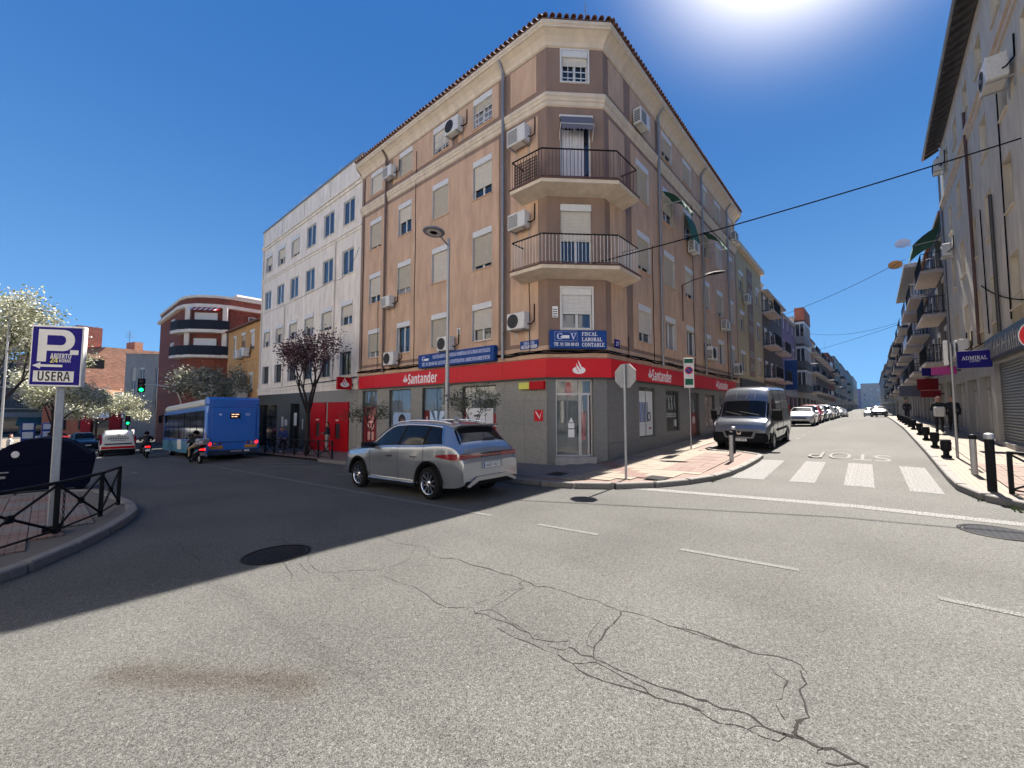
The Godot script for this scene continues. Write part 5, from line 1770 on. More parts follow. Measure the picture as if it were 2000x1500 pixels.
	obj("cloth", g, M.teal_cloth, A)
	g = G.new()
	g.T = Fd
	for s in [0.3, 3.6, 6.9]: g.tube([Vector3(s, -0.6, 1.98), Vector3(s, -0.3, 0.02)], 0.03, 5)
	obj("arm", g, M.steel, A)
	# red shopfront at the foot of the brick block
	var Fr := face(Vector3(9.6, 0, -78.0), Vector3(-0.62, 0, 0.78).normalized())
	B = thing("red_shopfront", "bright red shopfront with white signs below the brick gable", "shop")
	g = G.new()
	g.T = Fr
	sheet(g, -8, 0.5, -3, 1.6, [[-6.8, -4.6, -1.9, 0.3], [-3.2, -1.0, -1.9, 0.3]], 0.0, 0.3)
	g.box(Vector3(-8, 1.5, -4), Vector3(0.5, 1.7, 0.1))
	obj("wall", g, M.red_panel, B)
	for s in [-5.7, -2.1]:
		g = G.new()
		g.T = Fr
		g.box(Vector3(s - 1.1, -1.9, -0.3), Vector3(s + 1.1, 0.3, -0.25))
		obj("pane", g, M.glass_dark, B)
	for q in [[-6.5, 0.5, 2.0, 0.8], [-3.0, 0.5, 2.4, 0.8], [-4.0, 1.9, 1.4, 2.2]]:
		g = G.new()
		g.T = Fr
		g.box(Vector3(q[0], q[1], 0.12), Vector3(q[0] + q[2], q[1] + q[3], 0.18))
		obj("sign_panel", g, M.logo_white, B)

func side_street_row() -> void:
	rng.seed = 106
	var F := face(Vector3(0, 0, AZ), Vector3(0, 0, 1))
	var R3 := [[4.6, 6.1], [7.6, 9.1], [10.6, 12.1]]
	var B := block("cream_block", "narrow cream block with brown vent strip next to tan corner building", F, 32.65, 41.6, -0.5, 13.6, 12, M.yellow_wall,
		{"cols": [[33.4, 34.8], [39.2, 40.6]], "rows": R3, "shop_top": 4.0, "shopm": M.dark_wall, "fasciam": M.stone_dark, "eave": 0.3, "lid": 0.35, "roofm": M.cream})
	var g := G.new()
	g.T = F
	sheet(g, 36.0, 37.9, 4.3, 12.9, [], 0.03, 0.03, 0.03)
	obj("vent_strip", g, M.brown, B)
	for k in 8:
		g = G.new()
		g.T = F
		for i in 3:
			for j in 3:
				var p := Vector3(36.2 + i * 0.5, 4.8 + k * 1.0 + j * 0.2, 0.03)
				g.box(p, p + Vector3(0.4, 0.12, 0.04))
		if k % 3 != 2: obj("vent_block", g, M.concrete, B)
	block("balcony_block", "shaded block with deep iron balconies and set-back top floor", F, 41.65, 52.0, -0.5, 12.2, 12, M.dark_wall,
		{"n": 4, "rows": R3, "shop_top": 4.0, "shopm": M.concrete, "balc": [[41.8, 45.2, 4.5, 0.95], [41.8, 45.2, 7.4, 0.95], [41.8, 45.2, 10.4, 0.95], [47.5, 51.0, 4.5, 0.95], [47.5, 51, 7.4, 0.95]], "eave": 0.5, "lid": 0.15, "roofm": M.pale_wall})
	block("penthouse", "pale set-back penthouse with green awnings above balcony block", Transform3D(F.basis, Vector3(0, 0, AZ - 1.6)), 43.5, 52.0, 12.0, 15.3, 8, M.pale_wall, {"n": 2, "rows": [[12.9, 14.4]], "lid": 0.1, "roofm": M.concrete})
	block("purple_block", "mauve painted block with small windows and tall blue sign", F, 52.05, 62.0, -0.5, 11.9, 12, M.purple_wall, {"n": 3, "rows": R3, "shop_top": 3.9, "shopm": M.purple_wall, "lid": 0.3, "roofm": M.pale_wall, "simple": true})
	B = block("glazed_bay_block", "block with stacked white glazed bays and rust-red top", F, 62.05, 76.0, -0.5, 13.2, 12, M.pale_wall, {"n": 4, "rows": R3, "shop_top": 4.0, "lid": 0.25, "roofm": M.concrete, "simple": true})
	for y in [4.2, 7.2, 10.3]:
		var bay := node("glazed_bay", B)
		g = G.new()
		g.T = F
		g.box(Vector3(62.4, y - 0.3, 0.02), Vector3(68.4, y + 0.6, 1.0))
		obj("base", g, M.dark_wall if y < 10 else M.concrete, bay)
		g = G.new()
		g.T = F
		g.box(Vector3(62.5, y + 0.6, 0.02), Vector3(68.3, y + 2.3, 0.93))
		obj("glazing", g, M.glass_dark, bay)
		g = G.new()
		g.T = F
		for k in 5: g.box(Vector3(62.45 + k * 1.45, y + 0.6, 0.9), Vector3(62.55 + k * 1.45, y + 2.3, 1.0))
		for k in 3: g.box(Vector3(62.42, y + 0.6, 0.02 + k * 0.44), Vector3(62.5, y + 2.3, 0.1 + k * 0.44))
		g.box(Vector3(62.41, y + 2.15, 0.02), Vector3(68.39, y + 2.45, 1.0))
		obj("frame", g, M.white_metal, bay)
	g = G.new()
	g.T = F
	g.box(Vector3(62.2, 12.9, 0.02), Vector3(68.6, 14.5, 1.05))
	obj("top_box", g, M.rust_wall, B)
	var mats := [M.pale_wall, M.brick_red, M.beige_wall, M.dark_wall, M.green_wall, M.concrete, M.yellow_wall, M.brick_tan]
	var data := [[76.1, 86, 12.6, 0, "pale block with wide awning balconies past glazed bays"], [86.1, 98, 12.0, 3, "dark shaded block with stepped white balconies"], [98.1, 112, 11.0, 3, "low dark block with flagged shopfront along the rising street"], [112.1, 132, 13.8, 1, "brick block with blank brown side wall up the street"], [132.1, 160, 15.0, 4, "tall greenish block beyond the brick one"], [160.1, 205, 15.4, 5, "long grey block near the top of the street"], [205.1, 262, 16.4, 4, "distant green-grey terrace at the street's far crest"], [262.1, 330, 17.5, 2, "hazy far block closing the long street row"]]
	for q in data:
		var n := int((q[1] - q[0]) / 3.6)
		var bal := []
		if q[0] < 165:
			for r in R3:
				bal.append([q[0] + 1.0, q[0] + 5.0, r[0] - 0.15, 0.95, {"step": 0.3}])
				bal.append([q[1] - 5.2, q[1] - 1.0, r[0] - 0.15, 0.95, {"cloth": [M.navy_cloth, M.grey_cloth, M.logo_white][rng.randi() % 3]}])
		block("street_block", q[4], F, q[0], q[1], gy(q[0], -7.1) - 1.0, q[2], 14, mats[q[3]], {"n": n, "rows": R3 if q[2] < 14 else R3 + [[13.0, 14.2]], "shop_top": gy(q[0], -5) + 3.4, "shops": maxi(2, n / 2), "balc": bal, "simple": true})
	# blocks closing the view where the street runs out
	var Fe := face(Vector3(420, 0, 0), Vector3(-1, 0, 0))
	block("distant_block", "distant mauve block at the street's end, narrow and plain", Fe, -40, -7, 0, 17, 20, M.purple_wall, {"n": 8, "rows": [[4.5, 6.2], [8, 9.8], [11.5, 13.2]], "simple": true})
	block("distant_block", "distant pale tan block at the street's end, with lit side", Fe, -6.9, 30, 0, 21, 20, M.pale_wall, {"n": 9, "rows": [[4.5, 6.2], [8, 9.8], [11.5, 13.2], [15, 16.8]], "simple": true})

func right_row() -> void:
	rng.seed = 107
	var F := face(Vector3(0, 0, 3.4), Vector3(0, 0, -1)) # s = -x
	# the old beige block with deep bare windows
	var B := thing("old_beige_building", "weathered beige block with deep plain windows and dark rafter eaves", "building")
	var cols := []
	for k in 7: cols.append([-(31.3 - 2.85 * k), -(30.2 - 2.85 * k)])
	var rows := [[4.9, 6.55], [7.95, 9.6], [10.95, 12.4], [14.25, 15.45]]
	var h := []
	for c in cols:
		for r in rows: h.append([c[0], c[1], r[0], r[1]])
	var g := G.new()
	g.T = F
	sheet(g, -33.2, -12.5, 4.35, 16.4, h, 0.0, 0.3)
	g.quad(Vector3(-12.5, -1, 0), Vector3(-12.5, -1, -12), Vector3(-12.5, 16.4, -12), Vector3(-12.5, 16.4, 0))
	g.quad(Vector3(-33.2, -1, -12), Vector3(-33.2, -1, 0), Vector3(-33.2, 16.4, 0), Vector3(-33.2, 16.4, -12))
	g.quad(Vector3(-12.5, -1, -12), Vector3(-33.2, -1, -12), Vector3(-33.2, 16.4, -12), Vector3(-12.5, 16.4, -12))
	obj("wall", g, M.beige_wall, B)
	for i in cols.size():
		for j in 4:
			var c: Array = cols[i]
			var r: Array = rows[j]
			window(B, F, c[0], c[1], r[0], r[1], {"close": [1.0, 0.7, 1.0, 0.4][(i + j) % 4], "d": 0.28, "box": false, "shut": M.shutter_old, "sillm": M.beige_wall})
	for c in cols: # patched render below the first-floor openings
		g = G.new()
		g.T = F
		sheet(g, c[0] - 0.12, c[1] + 0.12, 4.36, 5.25, [[c[0], c[1], 4.9, 6.55]], 0.012, 0.012, 0.012)
		obj("patched_render", g, M.yellow_wall, B)
	for q in [[13.0, 13.2, 0.06], [13.21, 13.4, 0.13], [13.41, 13.55, 0.09]]:
		g = G.new()
		g.T = F
		g.box(Vector3(-33.22, q[0], -0.02), Vector3(-12.48, q[1], q[2]))
		obj("string_course", g, M.cream, B)
	var R := node("roof", B)
	g = G.new()
	g.T = F
	g.quad(Vector3(-33.6, 16.45, 0.6), Vector3(-12.3, 16.45, 0.6), Vector3(-12.3, 16.85, 0.0), Vector3(-33.6, 16.85, 0.0))
	g.quad(Vector3(-12.3, 16.38, 0.6), Vector3(-33.6, 16.38, 0.6), Vector3(-33.6, 16.75, 0.0), Vector3(-12.3, 16.75, 0.0))
	g.quad(Vector3(-33.6, 16.38, 0.6), Vector3(-12.3, 16.38, 0.6), Vector3(-12.3, 16.45, 0.6), Vector3(-33.6, 16.45, 0.6))
	g.quad(Vector3(-33.6, 16.85, 0.0), Vector3(-12.3, 16.85, 0), Vector3(-12.3, 19.4, -6), Vector3(-33.6, 19.4, -6))
	obj("slope", g, M.wood, R)
	g = G.new()
	g.box(Vector3(-0.04, -0.05, 0.0), Vector3(0.04, 0.05, 0.66))
	var rm := g.mesh()
	for k in 38: obj("rafter", rm, M.wood, R, F * Transform3D(Basis(Vector3.RIGHT, 0.5), Vector3(-33.3 + k * 0.55, 16.66, 0.0)))
	g = G.new()
	g.T = F
	g.tube([Vector3(-33.6, 16.43, 0.65), Vector3(-12.3, 16.43, 0.65)], 0.06, 8)
	obj("gutter", g, M.zinc, R)
	for q in [[-24.9, M.iron_red, 14.2], [-21.3, M.frame_dark, 9.2], [-33.1, M.zinc, 16.2]]:
		g = G.new()
		g.T = F
		g.cyl(Vector3(q[0], 4.4, 0.08), Vector3(q[0], q[2], 0.08), 0.05, 0.05, 8)
		obj("downpipe", g, q[1], B)
	# its shops: roller shutter under a scrawled fascia, then glazed fronts
	g = G.new()
	g.T = F
	var doors := [[-23.0, -17.2, 0.62, 3.45], [-26.0, -23.7, 0.6, 3.1], [-28.9, -26.5, 0.7, 3.1], [-32.6, -29.6, 0.75, 3.1]]
	sheet(g, -33.2, -12.5, -1, 4.35, doors, 0.0, 0.3)
	obj("shop_wall", g, M.concrete, B)
	g = G.new()
	g.T = F
	var y := 0.5
	while y < 3.5:
		g.quad(Vector3(-23.0, y, -0.14), Vector3(-17.2, y, -0.14), Vector3(-17.2, y + 0.05, -0.115), Vector3(-23.0, y + 0.05, -0.115))
		g.quad(Vector3(-23.0, y + 0.05, -0.115), Vector3(-17.2, y + 0.05, -0.115), Vector3(-17.2, y + 0.1, -0.14), Vector3(-23.0, y + 0.1, -0.14))
		y += 0.1
	obj("shop_shutter", g, M.shutter_metal, B)
	for q in doors.slice(1):
		var sw := node("shop_window", B, F * Transform3D(Basis.IDENTITY, Vector3((q[0] + q[1]) / 2, q[2], 0)))
		var w: float = q[1] - q[0]
		var hh: float = q[3] - q[2]
		g = G.new()
		g.box(Vector3(-w / 2, 0, -0.3), Vector3(w / 2, hh, -0.27))
		obj("pane", g, M.glass_dark, sw)
		g = G.new()
		for k in 4: g.box(Vector3(-w / 2 + (w - 0.06) * k / 3.0, 0, -0.27), Vector3(-w / 2 + (w - 0.06) * k / 3.0 + 0.06, hh, -0.2))
		g.box(Vector3(-w / 2, hh - 0.5, -0.27), Vector3(w / 2, hh - 0.44, -0.19))
		obj("frame", g, M.steel, sw)
	var S := thing("scrawled_fascia", "dark shop fascia covered in pale scrawled graffiti above shutter", "sign")
	g = G.new()
	g.T = F
	g.box(Vector3(-23.2, 3.5, 0.01), Vector3(-17.0, 4.3, 0.2))
	obj("board", g, M.stone_dark, S)
	var gm: Material = M.shutter_old
	for k in 26: # brush strokes
		g = G.new()
		g.T = F
		var x0 := -23.0 + k * 0.23
		var a := rng.randf_range(-0.12, 0.12)
		g.plate(PackedVector2Array([Vector2(x0, 3.6), Vector2(x0 + 0.05, 3.6), Vector2(x0 + 0.05 + a, 4.0 + rng.randf() * 0.25), Vector2(x0 + a, 4.0 + rng.randf() * 0.2)]), 0.2, 0.204)
		if k % 3 == 0: g.plate(PackedVector2Array([Vector2(x0, 3.85), Vector2(x0 + 0.2, 3.9), Vector2(x0 + 0.2, 3.95), Vector2(x0, 3.9)]), 0.2, 0.205)
		obj("stroke", g, gm, S)
	# next: stacked balconies
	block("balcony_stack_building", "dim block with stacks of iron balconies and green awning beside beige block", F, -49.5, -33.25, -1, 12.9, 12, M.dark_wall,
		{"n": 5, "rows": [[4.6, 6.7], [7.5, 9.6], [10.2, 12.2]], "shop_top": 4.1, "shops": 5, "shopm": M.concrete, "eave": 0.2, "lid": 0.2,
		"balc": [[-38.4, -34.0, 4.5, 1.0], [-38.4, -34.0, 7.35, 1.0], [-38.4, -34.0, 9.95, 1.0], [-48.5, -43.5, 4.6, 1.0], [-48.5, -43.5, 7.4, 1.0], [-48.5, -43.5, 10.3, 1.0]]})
	block("enclosed_balcony_block", "pale block with boxed-in balconies below satellite dishes", F, -66, -49.55, -1, 14.2, 12, M.pale_wall,
		{"n": 5, "rows": [[4.6, 6.7], [7.5, 9.6], [10.5, 12.5]], "shop_top": 4.1, "shops": 5, "eave": 0.9, "lid": 0.3, "roofm": M.concrete,
		"balc": [[-65, -60, 4.5, 1.0, {"cloth": M.grey_cloth}], [-65, -60, 7.4, 1.0], [-65, -60, 10.4, 1.0, {"cloth": M.navy_cloth}], [-56, -50.5, 4.5, 1.0], [-56, -50.5, 7.4, 1.0, {"cloth": M.logo_white}], [-56, -50.5, 10.4, 1.0, {"cloth": M.grey_cloth}]]})
	var mats := [M.brick_tan, M.concrete, M.dark_wall, M.yellow_wall, M.green_wall, M.pale_wall]
	var data := [[66.1, 84, 11.5, 2, "dark block with cloth-hung balconies past the dishes"], [84.1, 104, 12.5, 0, "tan brick block with orange end wall up the street"], [104.1, 128, 13.5, 3, "ochre block beyond the tan brick one"], [128.1, 160, 13.0, 1, "grey block on the dip of the street"], [160.1, 210, 14.5, 2, "dark terrace rising again to the crest"], [210.1, 330, 16.0, 5, "pale hazy terrace at the far end of the pavement"]]
	for q in data:
		var n := int((q[1] - q[0]) / 3.6)
		var bal := []
		if q[0] < 130:
			for yy in [4.5, 7.4, 10.3]:
				bal.append([-q[0] - 5.0, -q[0] - 0.6, yy, 1.0, {"step": 0.3}])
				bal.append([-q[1] + 1.0, -q[1] + 5.2, yy, 1.0, {"cloth": [M.navy_cloth, M.grey_cloth][rng.randi() % 2]}])
		block("terrace_block", q[4], F, -q[1], -q[0], gy(q[0], 3) - 1.0, q[2], 14, mats[q[3]], {"n": n, "rows": [[4.6, 6.4], [7.5, 9.3], [10.4, 12.0]] if q[2] > 12 else [[4.6, 6.4], [7.5, 9.3]], "shop_top": gy(q[0], 3) + 3.5, "shops": maxi(2, n / 2), "balc": bal, "eave": 0.5, "simple": true})

func opposite_building() -> void:
	# the sunlit row behind the camera, mirrored in the parked car's windows
	rng.seed = 108
	var F := face(Vector3(-10.5, 0, 0), Vector3(1, 0, 0)) # s = -z
	block("opposite_block", "sunlit cream block across the main street behind the viewer", F, -30, 42, -2, 17, 10, M.pale_cream, {"n": 22, "rows": [[4.6, 6.3], [7.6, 9.3], [10.6, 12.3], [13.6, 15.3]], "shop_top": 3.6, "shops": 14, "shopm": M.pale_cream, "eave": 0.4, "simple": true})

func xf(at: Vector3, turn := 0.0) -> Transform3D:
	return Transform3D(Basis(Vector3.UP, turn), at)

# frame whose z axis points along dir (flat)
func facing(at: Vector3, dir: Vector3) -> Transform3D:
	return face(at, dir)

func fence_run(nm: String, label: String, pts: Array, h: float, every := true) -> Node3D:
	var T := thing(nm, label, "railing")
	for k in pts.size():
		var p := on(pts[k].x, pts[k].y, 0.13)
		var g := G.new()
		g.bev(p + Vector3(-0.035, -0.05, -0.035), p + Vector3(0.035, h, 0.035), 0.008)
		obj("post", g, M.iron, T)
		if k == pts.size() - 1: break
		var q := on(pts[k + 1].x, pts[k + 1].y, 0.13)
		g = G.new()
		g.cyl(p + Vector3(0, h - 0.02, 0), q + Vector3(0, h - 0.02, 0), 0.03, 0.03, 8)
		obj("top_rail", g, M.iron, T)
		g = G.new()
		g.cyl(p + Vector3(0, 0.06, 0), q + Vector3(0, 0.06, 0), 0.018, 0.018, 6)
		obj("bottom_rail", g, M.iron, T)
		for e in [0, 1]:
			g = G.new()
			g.cyl(p + Vector3(0, 0.06 if e else h - 0.05, 0), q + Vector3(0, h - 0.05 if e else 0.06, 0), 0.02, 0.02, 6)
			obj("diagonal", g, M.iron, T)
		var m := (p + q) / 2 + Vector3(0, h * 0.5, 0)
		var d := (q - p).normalized()
		g = G.new()
		g.T = Transform3D(Basis(d, Vector3.UP, d.cross(Vector3.UP)), m)
		g.bev(Vector3(-0.06, -0.06, -0.035), Vector3(0.06, 0.06, 0.035), 0.02)
		obj("rosette", g, M.iron, T)
	return T

func bollard(at: Vector3, h: float, r: float, label: String, kind: String) -> void:
	var T := thing("bollard", label, "bollard", at, 0.0, "bollards along the kerbs")
	var g := G.new()
	if kind == "pawn":
		g.lathe([[0.0, h], [r * 0.9, h], [r * 0.95, h * 0.93], [r * 0.85, h * 0.9], [r * 1.0, h * 0.85], [r * 0.92, h * 0.5], [r * 1.05, h * 0.46], [r * 0.9, h * 0.4], [r * 0.55, h * 0.3], [r * 0.55, h * 0.12], [r * 0.95, h * 0.08], [r * 0.95, -0.03]], Vector3.ZERO, 12)
		obj("shaft", g, M.iron, T)
		return
	var m: Material = M.galv if kind == "steel" else M.iron
	g.cyl(Vector3(0, -0.05, 0), Vector3(0, h - 0.1, 0), r, r, 14)
	obj("shaft", g, m, T)
	g = G.new()
	g.lathe([[r + 0.008, h - 0.1], [r + 0.008, h - 0.02], [r * 0.8, h + 0.01], [0, h + 0.018]], Vector3.ZERO, 14)
	g.cyl(Vector3(0, h - 0.1, 0), Vector3(0, h - 0.099, 0), r + 0.008, r + 0.008, 14)
	obj("cap", g, M.iron if kind == "steel" else M.galv, T)

func street_furniture() -> void:
	# parking sign
	var base := on(0.16, -10.52, 0.13)
	var T := thing("parking_sign", "blue parking sign on grey post reading USERA with left arrow", "sign", base, 0.0)
	var g := G.new()
	g.bev(Vector3(-0.055, -0.05, -0.055), Vector3(0.055, 3.4, 0.055), 0.01)
	obj("post", g, M.galv, T)
	g = G.new()
	g.bev(Vector3(-0.11, -0.05, -0.11), Vector3(0.11, 0.12, 0.11), 0.01)
	obj("foot", g, M.iron, T)
	var F := face(Vector3(0, 2.98, 0.0), Vector3(-0.60, 0, 0.80)) * Transform3D(Basis(Vector3.BACK, -0.01).scaled(Vector3(0.74, 0.98, 0.6)), Vector3(0.03, 0, 0.07))
	var box := node("panel", T, F)
	var W := 0.50
	var Hh := 0.53
	g = G.new()
	g.bev(Vector3(-W, -Hh, 0), Vector3(W, Hh, 0.16), 0.012)
	obj("case", g, M.white_metal, box)
	g = G.new()
	g.box(Vector3(-W + 0.03, -Hh + 0.03, 0.16), Vector3(W - 0.03, Hh - 0.03, 0.163))
	obj("blue_face", g, M.navy_sign, box)
	g = G.new()
	var P := PackedVector2Array([Vector2(-0.36, -0.10), Vector2(-0.36, 0.46), Vector2(0.06, 0.46)])
	for k in 9: P.append(Vector2(0.12 + 0.22 * cos(PI / 2 - PI * k / 8.0), 0.275 + 0.185 * sin(PI / 2 - PI * k / 8.0)))
	P.append_array(PackedVector2Array([Vector2(-0.19, 0.09), Vector2(-0.19, -0.10)]))
	var hole := PackedVector2Array([Vector2(-0.19, 0.36), Vector2(0.06, 0.36)])
	for k in 7: hole.append(Vector2(0.08 + 0.09 * cos(PI / 2 - PI * k / 6.0), 0.275 + 0.085 * sin(PI / 2 - PI * k / 6.0)))
	hole.append(Vector2(-0.19, 0.19))
	g.plate(P, 0.163, 0.166)
	obj("letter_p", g, M.white_metal, box)
	g = G.new()
	g.plate(hole, 0.166, 0.168)
	obj("letter_gap", g, M.navy_sign, box)
	g = G.new()
	g.plate(PackedVector2Array([Vector2(-0.44, -0.17), Vector2(-0.29, -0.115), Vector2(-0.29, -0.15), Vector2(0.13, -0.15), Vector2(0.13, -0.19), Vector2(-0.29, -0.19), Vector2(-0.29, -0.225)]), 0.163, 0.166)
	obj("arrow", g, M.white_metal, box)
	g = G.new()
	g.box(Vector3(-0.41, -0.45, 0.163), Vector3(0.36, -0.26, 0.166))
	obj("white_band", g, M.white_metal, box)
	text(box, "USERA", Transform3D(Basis.IDENTITY, Vector3(-0.02, -0.355, 0.167)), 0.16, M.letter_black, {"width": 0.62, "nm": "place_name", "depth": 0.003})
	text(box, "ABIERTO", Transform3D(Basis.IDENTITY, Vector3(0.09, 0.0, 0.164)), 0.085, M.white_metal, {"width": 0.40, "depth": 0.003})
	text(box, "24", Transform3D(Basis.IDENTITY, Vector3(-0.04, -0.075, 0.164)), 0.085, M.letter_yellow, {"width": 0.15, "depth": 0.003})
	text(box, "HORAS", Transform3D(Basis.IDENTITY, Vector3(0.17, -0.08, 0.164)), 0.055, M.white_metal, {"width": 0.22, "depth": 0.003})
	g = G.new()
	g.box(Vector3(0.26, 0.03, 0.163), Vector3(0.42, 0.11, 0.166))
	obj("sticker", g, M.white_metal, box)
	# low iron railing round the island, with a slack chain
	var R := fence_run("iron_railing", "black iron railing with crossed bars round the parking sign corner", [Vector2(1.2, -13.1), Vector2(0.82, -11.7), Vector2(0.2, -10.3), Vector2(-0.75, -8.85), Vector2(-2.0, -7.5), Vector2(-3.6, -6.4)], 0.86)
	g = G.new()
	for k in 13:
		var a := on(0.16, -10.42, 0.13) + Vector3(0.12, 0.66 - k * 0.045, 0.1)
		g.T = Transform3D(Basis(Vector3.UP, PI / 2 * (k % 2) + 0.4), a)
		g.tube([Vector3(-0.014, 0.022, 0), Vector3(0.014, 0.022, 0), Vector3(0.014, -0.022, 0), Vector3(-0.014, -0.022, 0), Vector3(-0.014, 0.022, 0)], 0.006, 4)
	obj("chain", g, M.iron, R)
	fence_run("pavement_railing", "black pavement railing with crossed bars before the cash machines", [Vector2(9.15, -31.5), Vector2(9.15, -30.0), Vector2(9.15, -28.5), Vector2(9.15, -27.0), Vector2(9.15, -25.5), Vector2(9.15, -24.0), Vector2(9.15, -22.5), Vector2(9.15, -21.0), Vector2(9.15, -19.5)], 0.85)
	fence_run("corner_railing", "black railing with crossed bars beside the tall black bollard", [Vector2(12.45, 1.95), Vector2(11.75, 2.9), Vector2(11.4, 4.2), Vector2(11.2, 5.5)], 0.8)
	# recycling container
	T = thing("recycling_container", "large dark domed recycling container behind the parking sign", "container", on(0.05, -19.2, 0.0), deg_to_rad(-8.0))
	T.scale = Vector3(0.9, 1.08, 0.9)
	g = G.new()
	var prof := PackedVector2Array([Vector2(-1.08, 0.12), Vector2(1.08, 0.12), Vector2(1.2, 0.85), Vector2(1.16, 1.05)])
	for k in 9: prof.append(Vector2(1.08 * cos(PI * (0.12 + 0.76 * k / 8.0)) / cos(PI * 0.12), 0.72 + 0.82 * sin(PI * (0.12 + 0.76 * k / 8.0))))
	prof.append(Vector2(-1.2, 0.85))
	g.plate(prof, -0.6, 0.6)
	obj("body", g, mk("container", [0.005, 0.006, 0.020], 0.7, {"spec": 0.15, "tex": "mottle", "sc": Vector3(1, 1, 1)}), T)
	g = G.new()
	g.bev(Vector3(-1.22, 0.82, -0.62), Vector3(1.22, 0.88, 0.62), 0.02)
	obj("rim", g, M.container, T)
	g = G.new()
	for s in [-0.9, 0.9]: g.bev(Vector3(s - 0.1, 0.0, -0.5), Vector3(s + 0.1, 0.13, 0.5), 0.02)
	obj("foot", g, M.black, T)
	g = G.new()
	g.T = Transform3D(Basis(Vector3.RIGHT, PI / 2), Vector3(-0.55, 1.12, 0.602))
	g.lathe([[0.09, 0.0], [0.09, 0.006], [0, 0.006]], Vector3.ZERO, 16)
	obj("badge", g, M.white_metal, T)
	g = G.new()
	g.box(Vector3(-0.85, 0.5, 0.6), Vector3(-0.72, 0.56, 0.64))
	g.box(Vector3(-0.85, 0.64, 0.6), Vector3(-0.66, 0.67, 0.62))
	obj("latch", g, M.zinc, T)
	# stop sign seen from behind
	base = on(10.16, -4.95, 0.13)
	T = thing("stop_sign", "octagonal road sign seen from behind on pavement corner", "sign", base)
	g = G.new()
	g.cyl(Vector3(0, -0.05, 0), Vector3(0, 3.02, 0), 0.032, 0.032, 10)
	obj("post", g, M.galv, T)
	var oct := PackedVector2Array()
	for k in 8: oct.append(Vector2(cos(TAU * (k + 0.5) / 8), sin(TAU * (k + 0.5) / 8)) * 0.345)
	var Fs := face(Vector3(0.05, 2.71, 0), Vector3(1, 0, 0.12))
	g = G.new()
	g.T = Fs
	g.plate(oct, -0.004, 0.014)
	obj("plate_back", g, M.zinc, T)
	g = G.new()
	g.T = Fs
	g.plate(oct, 0.0145, 0.018)
	obj("plate_face", g, M.red_sign, T)
	text(T, "STOP", Fs * Transform3D(Basis.IDENTITY, Vector3(0, 0, 0.019)), 0.24, M.logo_white, {"width": 0.5, "depth": 0.003})
	# narrow no-parking sign
	base = on(17.52, -5.66, 0.13)
	T = thing("no_parking_sign", "tall narrow no-parking sign on thin post by bank wall", "sign", base)
	g = G.new()
	g.cyl(Vector3(0, -0.05, 0), Vector3(0, 3.75, 0), 0.03, 0.03, 8)
	obj("post", g, M.galv, T)
	var Fn := face(Vector3(-0.05, 3.12, 0), Vector3(-0.85, 0, 0.5))
	g = G.new()
	g.T = Fn
	g.bev(Vector3(-0.2, -0.62, 0), Vector3(0.2, 0.62, 0.025), 0.01)
	obj("plate", g, M.white_metal, T)
	g = G.new()
	g.T = Fn
	g.box(Vector3(-0.17, 0.40, 0.025), Vector3(0.17, 0.58, 0.027))
	g.box(Vector3(-0.15, -0.5, 0.025), Vector3(0.15, -0.25, 0.027))
	obj("green_panel", g, M.green_cloth, T)
	for q in [[0.16, M.red_sign, 0.027], [0.125, M.blue_sign, 0.030]]:
		g = G.new()
		var e := PackedVector2Array()
		for k in 20: e.append(Vector2(cos(TAU * k / 20), sin(TAU * k / 20)) * q[0] + Vector2(0, 0.1))
		g.T = Fn
		g.plate(e, 0.025, q[2])
		obj("roundel", g, q[1], T)
	g = G.new()
	g.T = Fn
	g.plate(PackedVector2Array([Vector2(-0.11, 0.19), Vector2(-0.09, 0.21), Vector2(0.11, 0.01), Vector2(0.09, -0.01)]), 0.030, 0.032)
	obj("slash", g, M.red_sign, T)
	# bollards
	bollard(on(12.57, 1.72, 0.13), 1.12, 0.07, "tall black bollard with pale top at corner railing", "iron")
	bollard(on(14.78, 1.76, 0.13), 0.92, 0.06, "grey steel bollard with black cap on beige pavement", "steel")
	bollard(on(14.62, -3.48, 0.13), 0.92, 0.062, "grey steel bollard before the silver van's bumper", "steel")
	bollard(on(16.55, -3.86, 0.13), 0.95, 0.07, "black bollard hugging the silver van's front", "iron")
	for q in [17.85, 20.8, 24.0, 27.0, 30.9, 33.8, 37.2, 40.5, 44.0, 48.0]:
		bollard(on(q, 1.58, 0.13), 0.52, 0.125, "small squat black pawn-shaped bollard on kerb edge", "pawn")
	# slim leaning pole with white top plate, no-entry disc, shop signs
	base = on(17.97, 1.82, 0.13)
	T = thing("thin_sign_pole", "thin grey pole with white narrow plate by small bollards", "sign", base)
	g = G.new()
	g.cyl(Vector3(0, -0.05, 0), Vector3(0, 3.4, 0), 0.035, 0.03, 8)
	obj("post", g, M.galv, T)
	g = G.new()
	g.bev(Vector3(-0.02, 2.75, -0.16), Vector3(0.04, 3.5, -0.06), 0.01)
	obj("plate", g, M.white_metal, T)
	T = thing("no_entry_sign", "red round no-entry sign above the corner railing", "sign", on(12.1, 2.44, 0.13))
	g = G.new()
	g.cyl(Vector3(0.05, -0.05, 0.1), Vector3(0.05, 3.4, 0.1), 0.03, 0.03, 8)
	obj("post", g, M.galv, T)
	var Fe := face(Vector3(0, 3.02, 0), Vector3(-1, 0, -0.15))
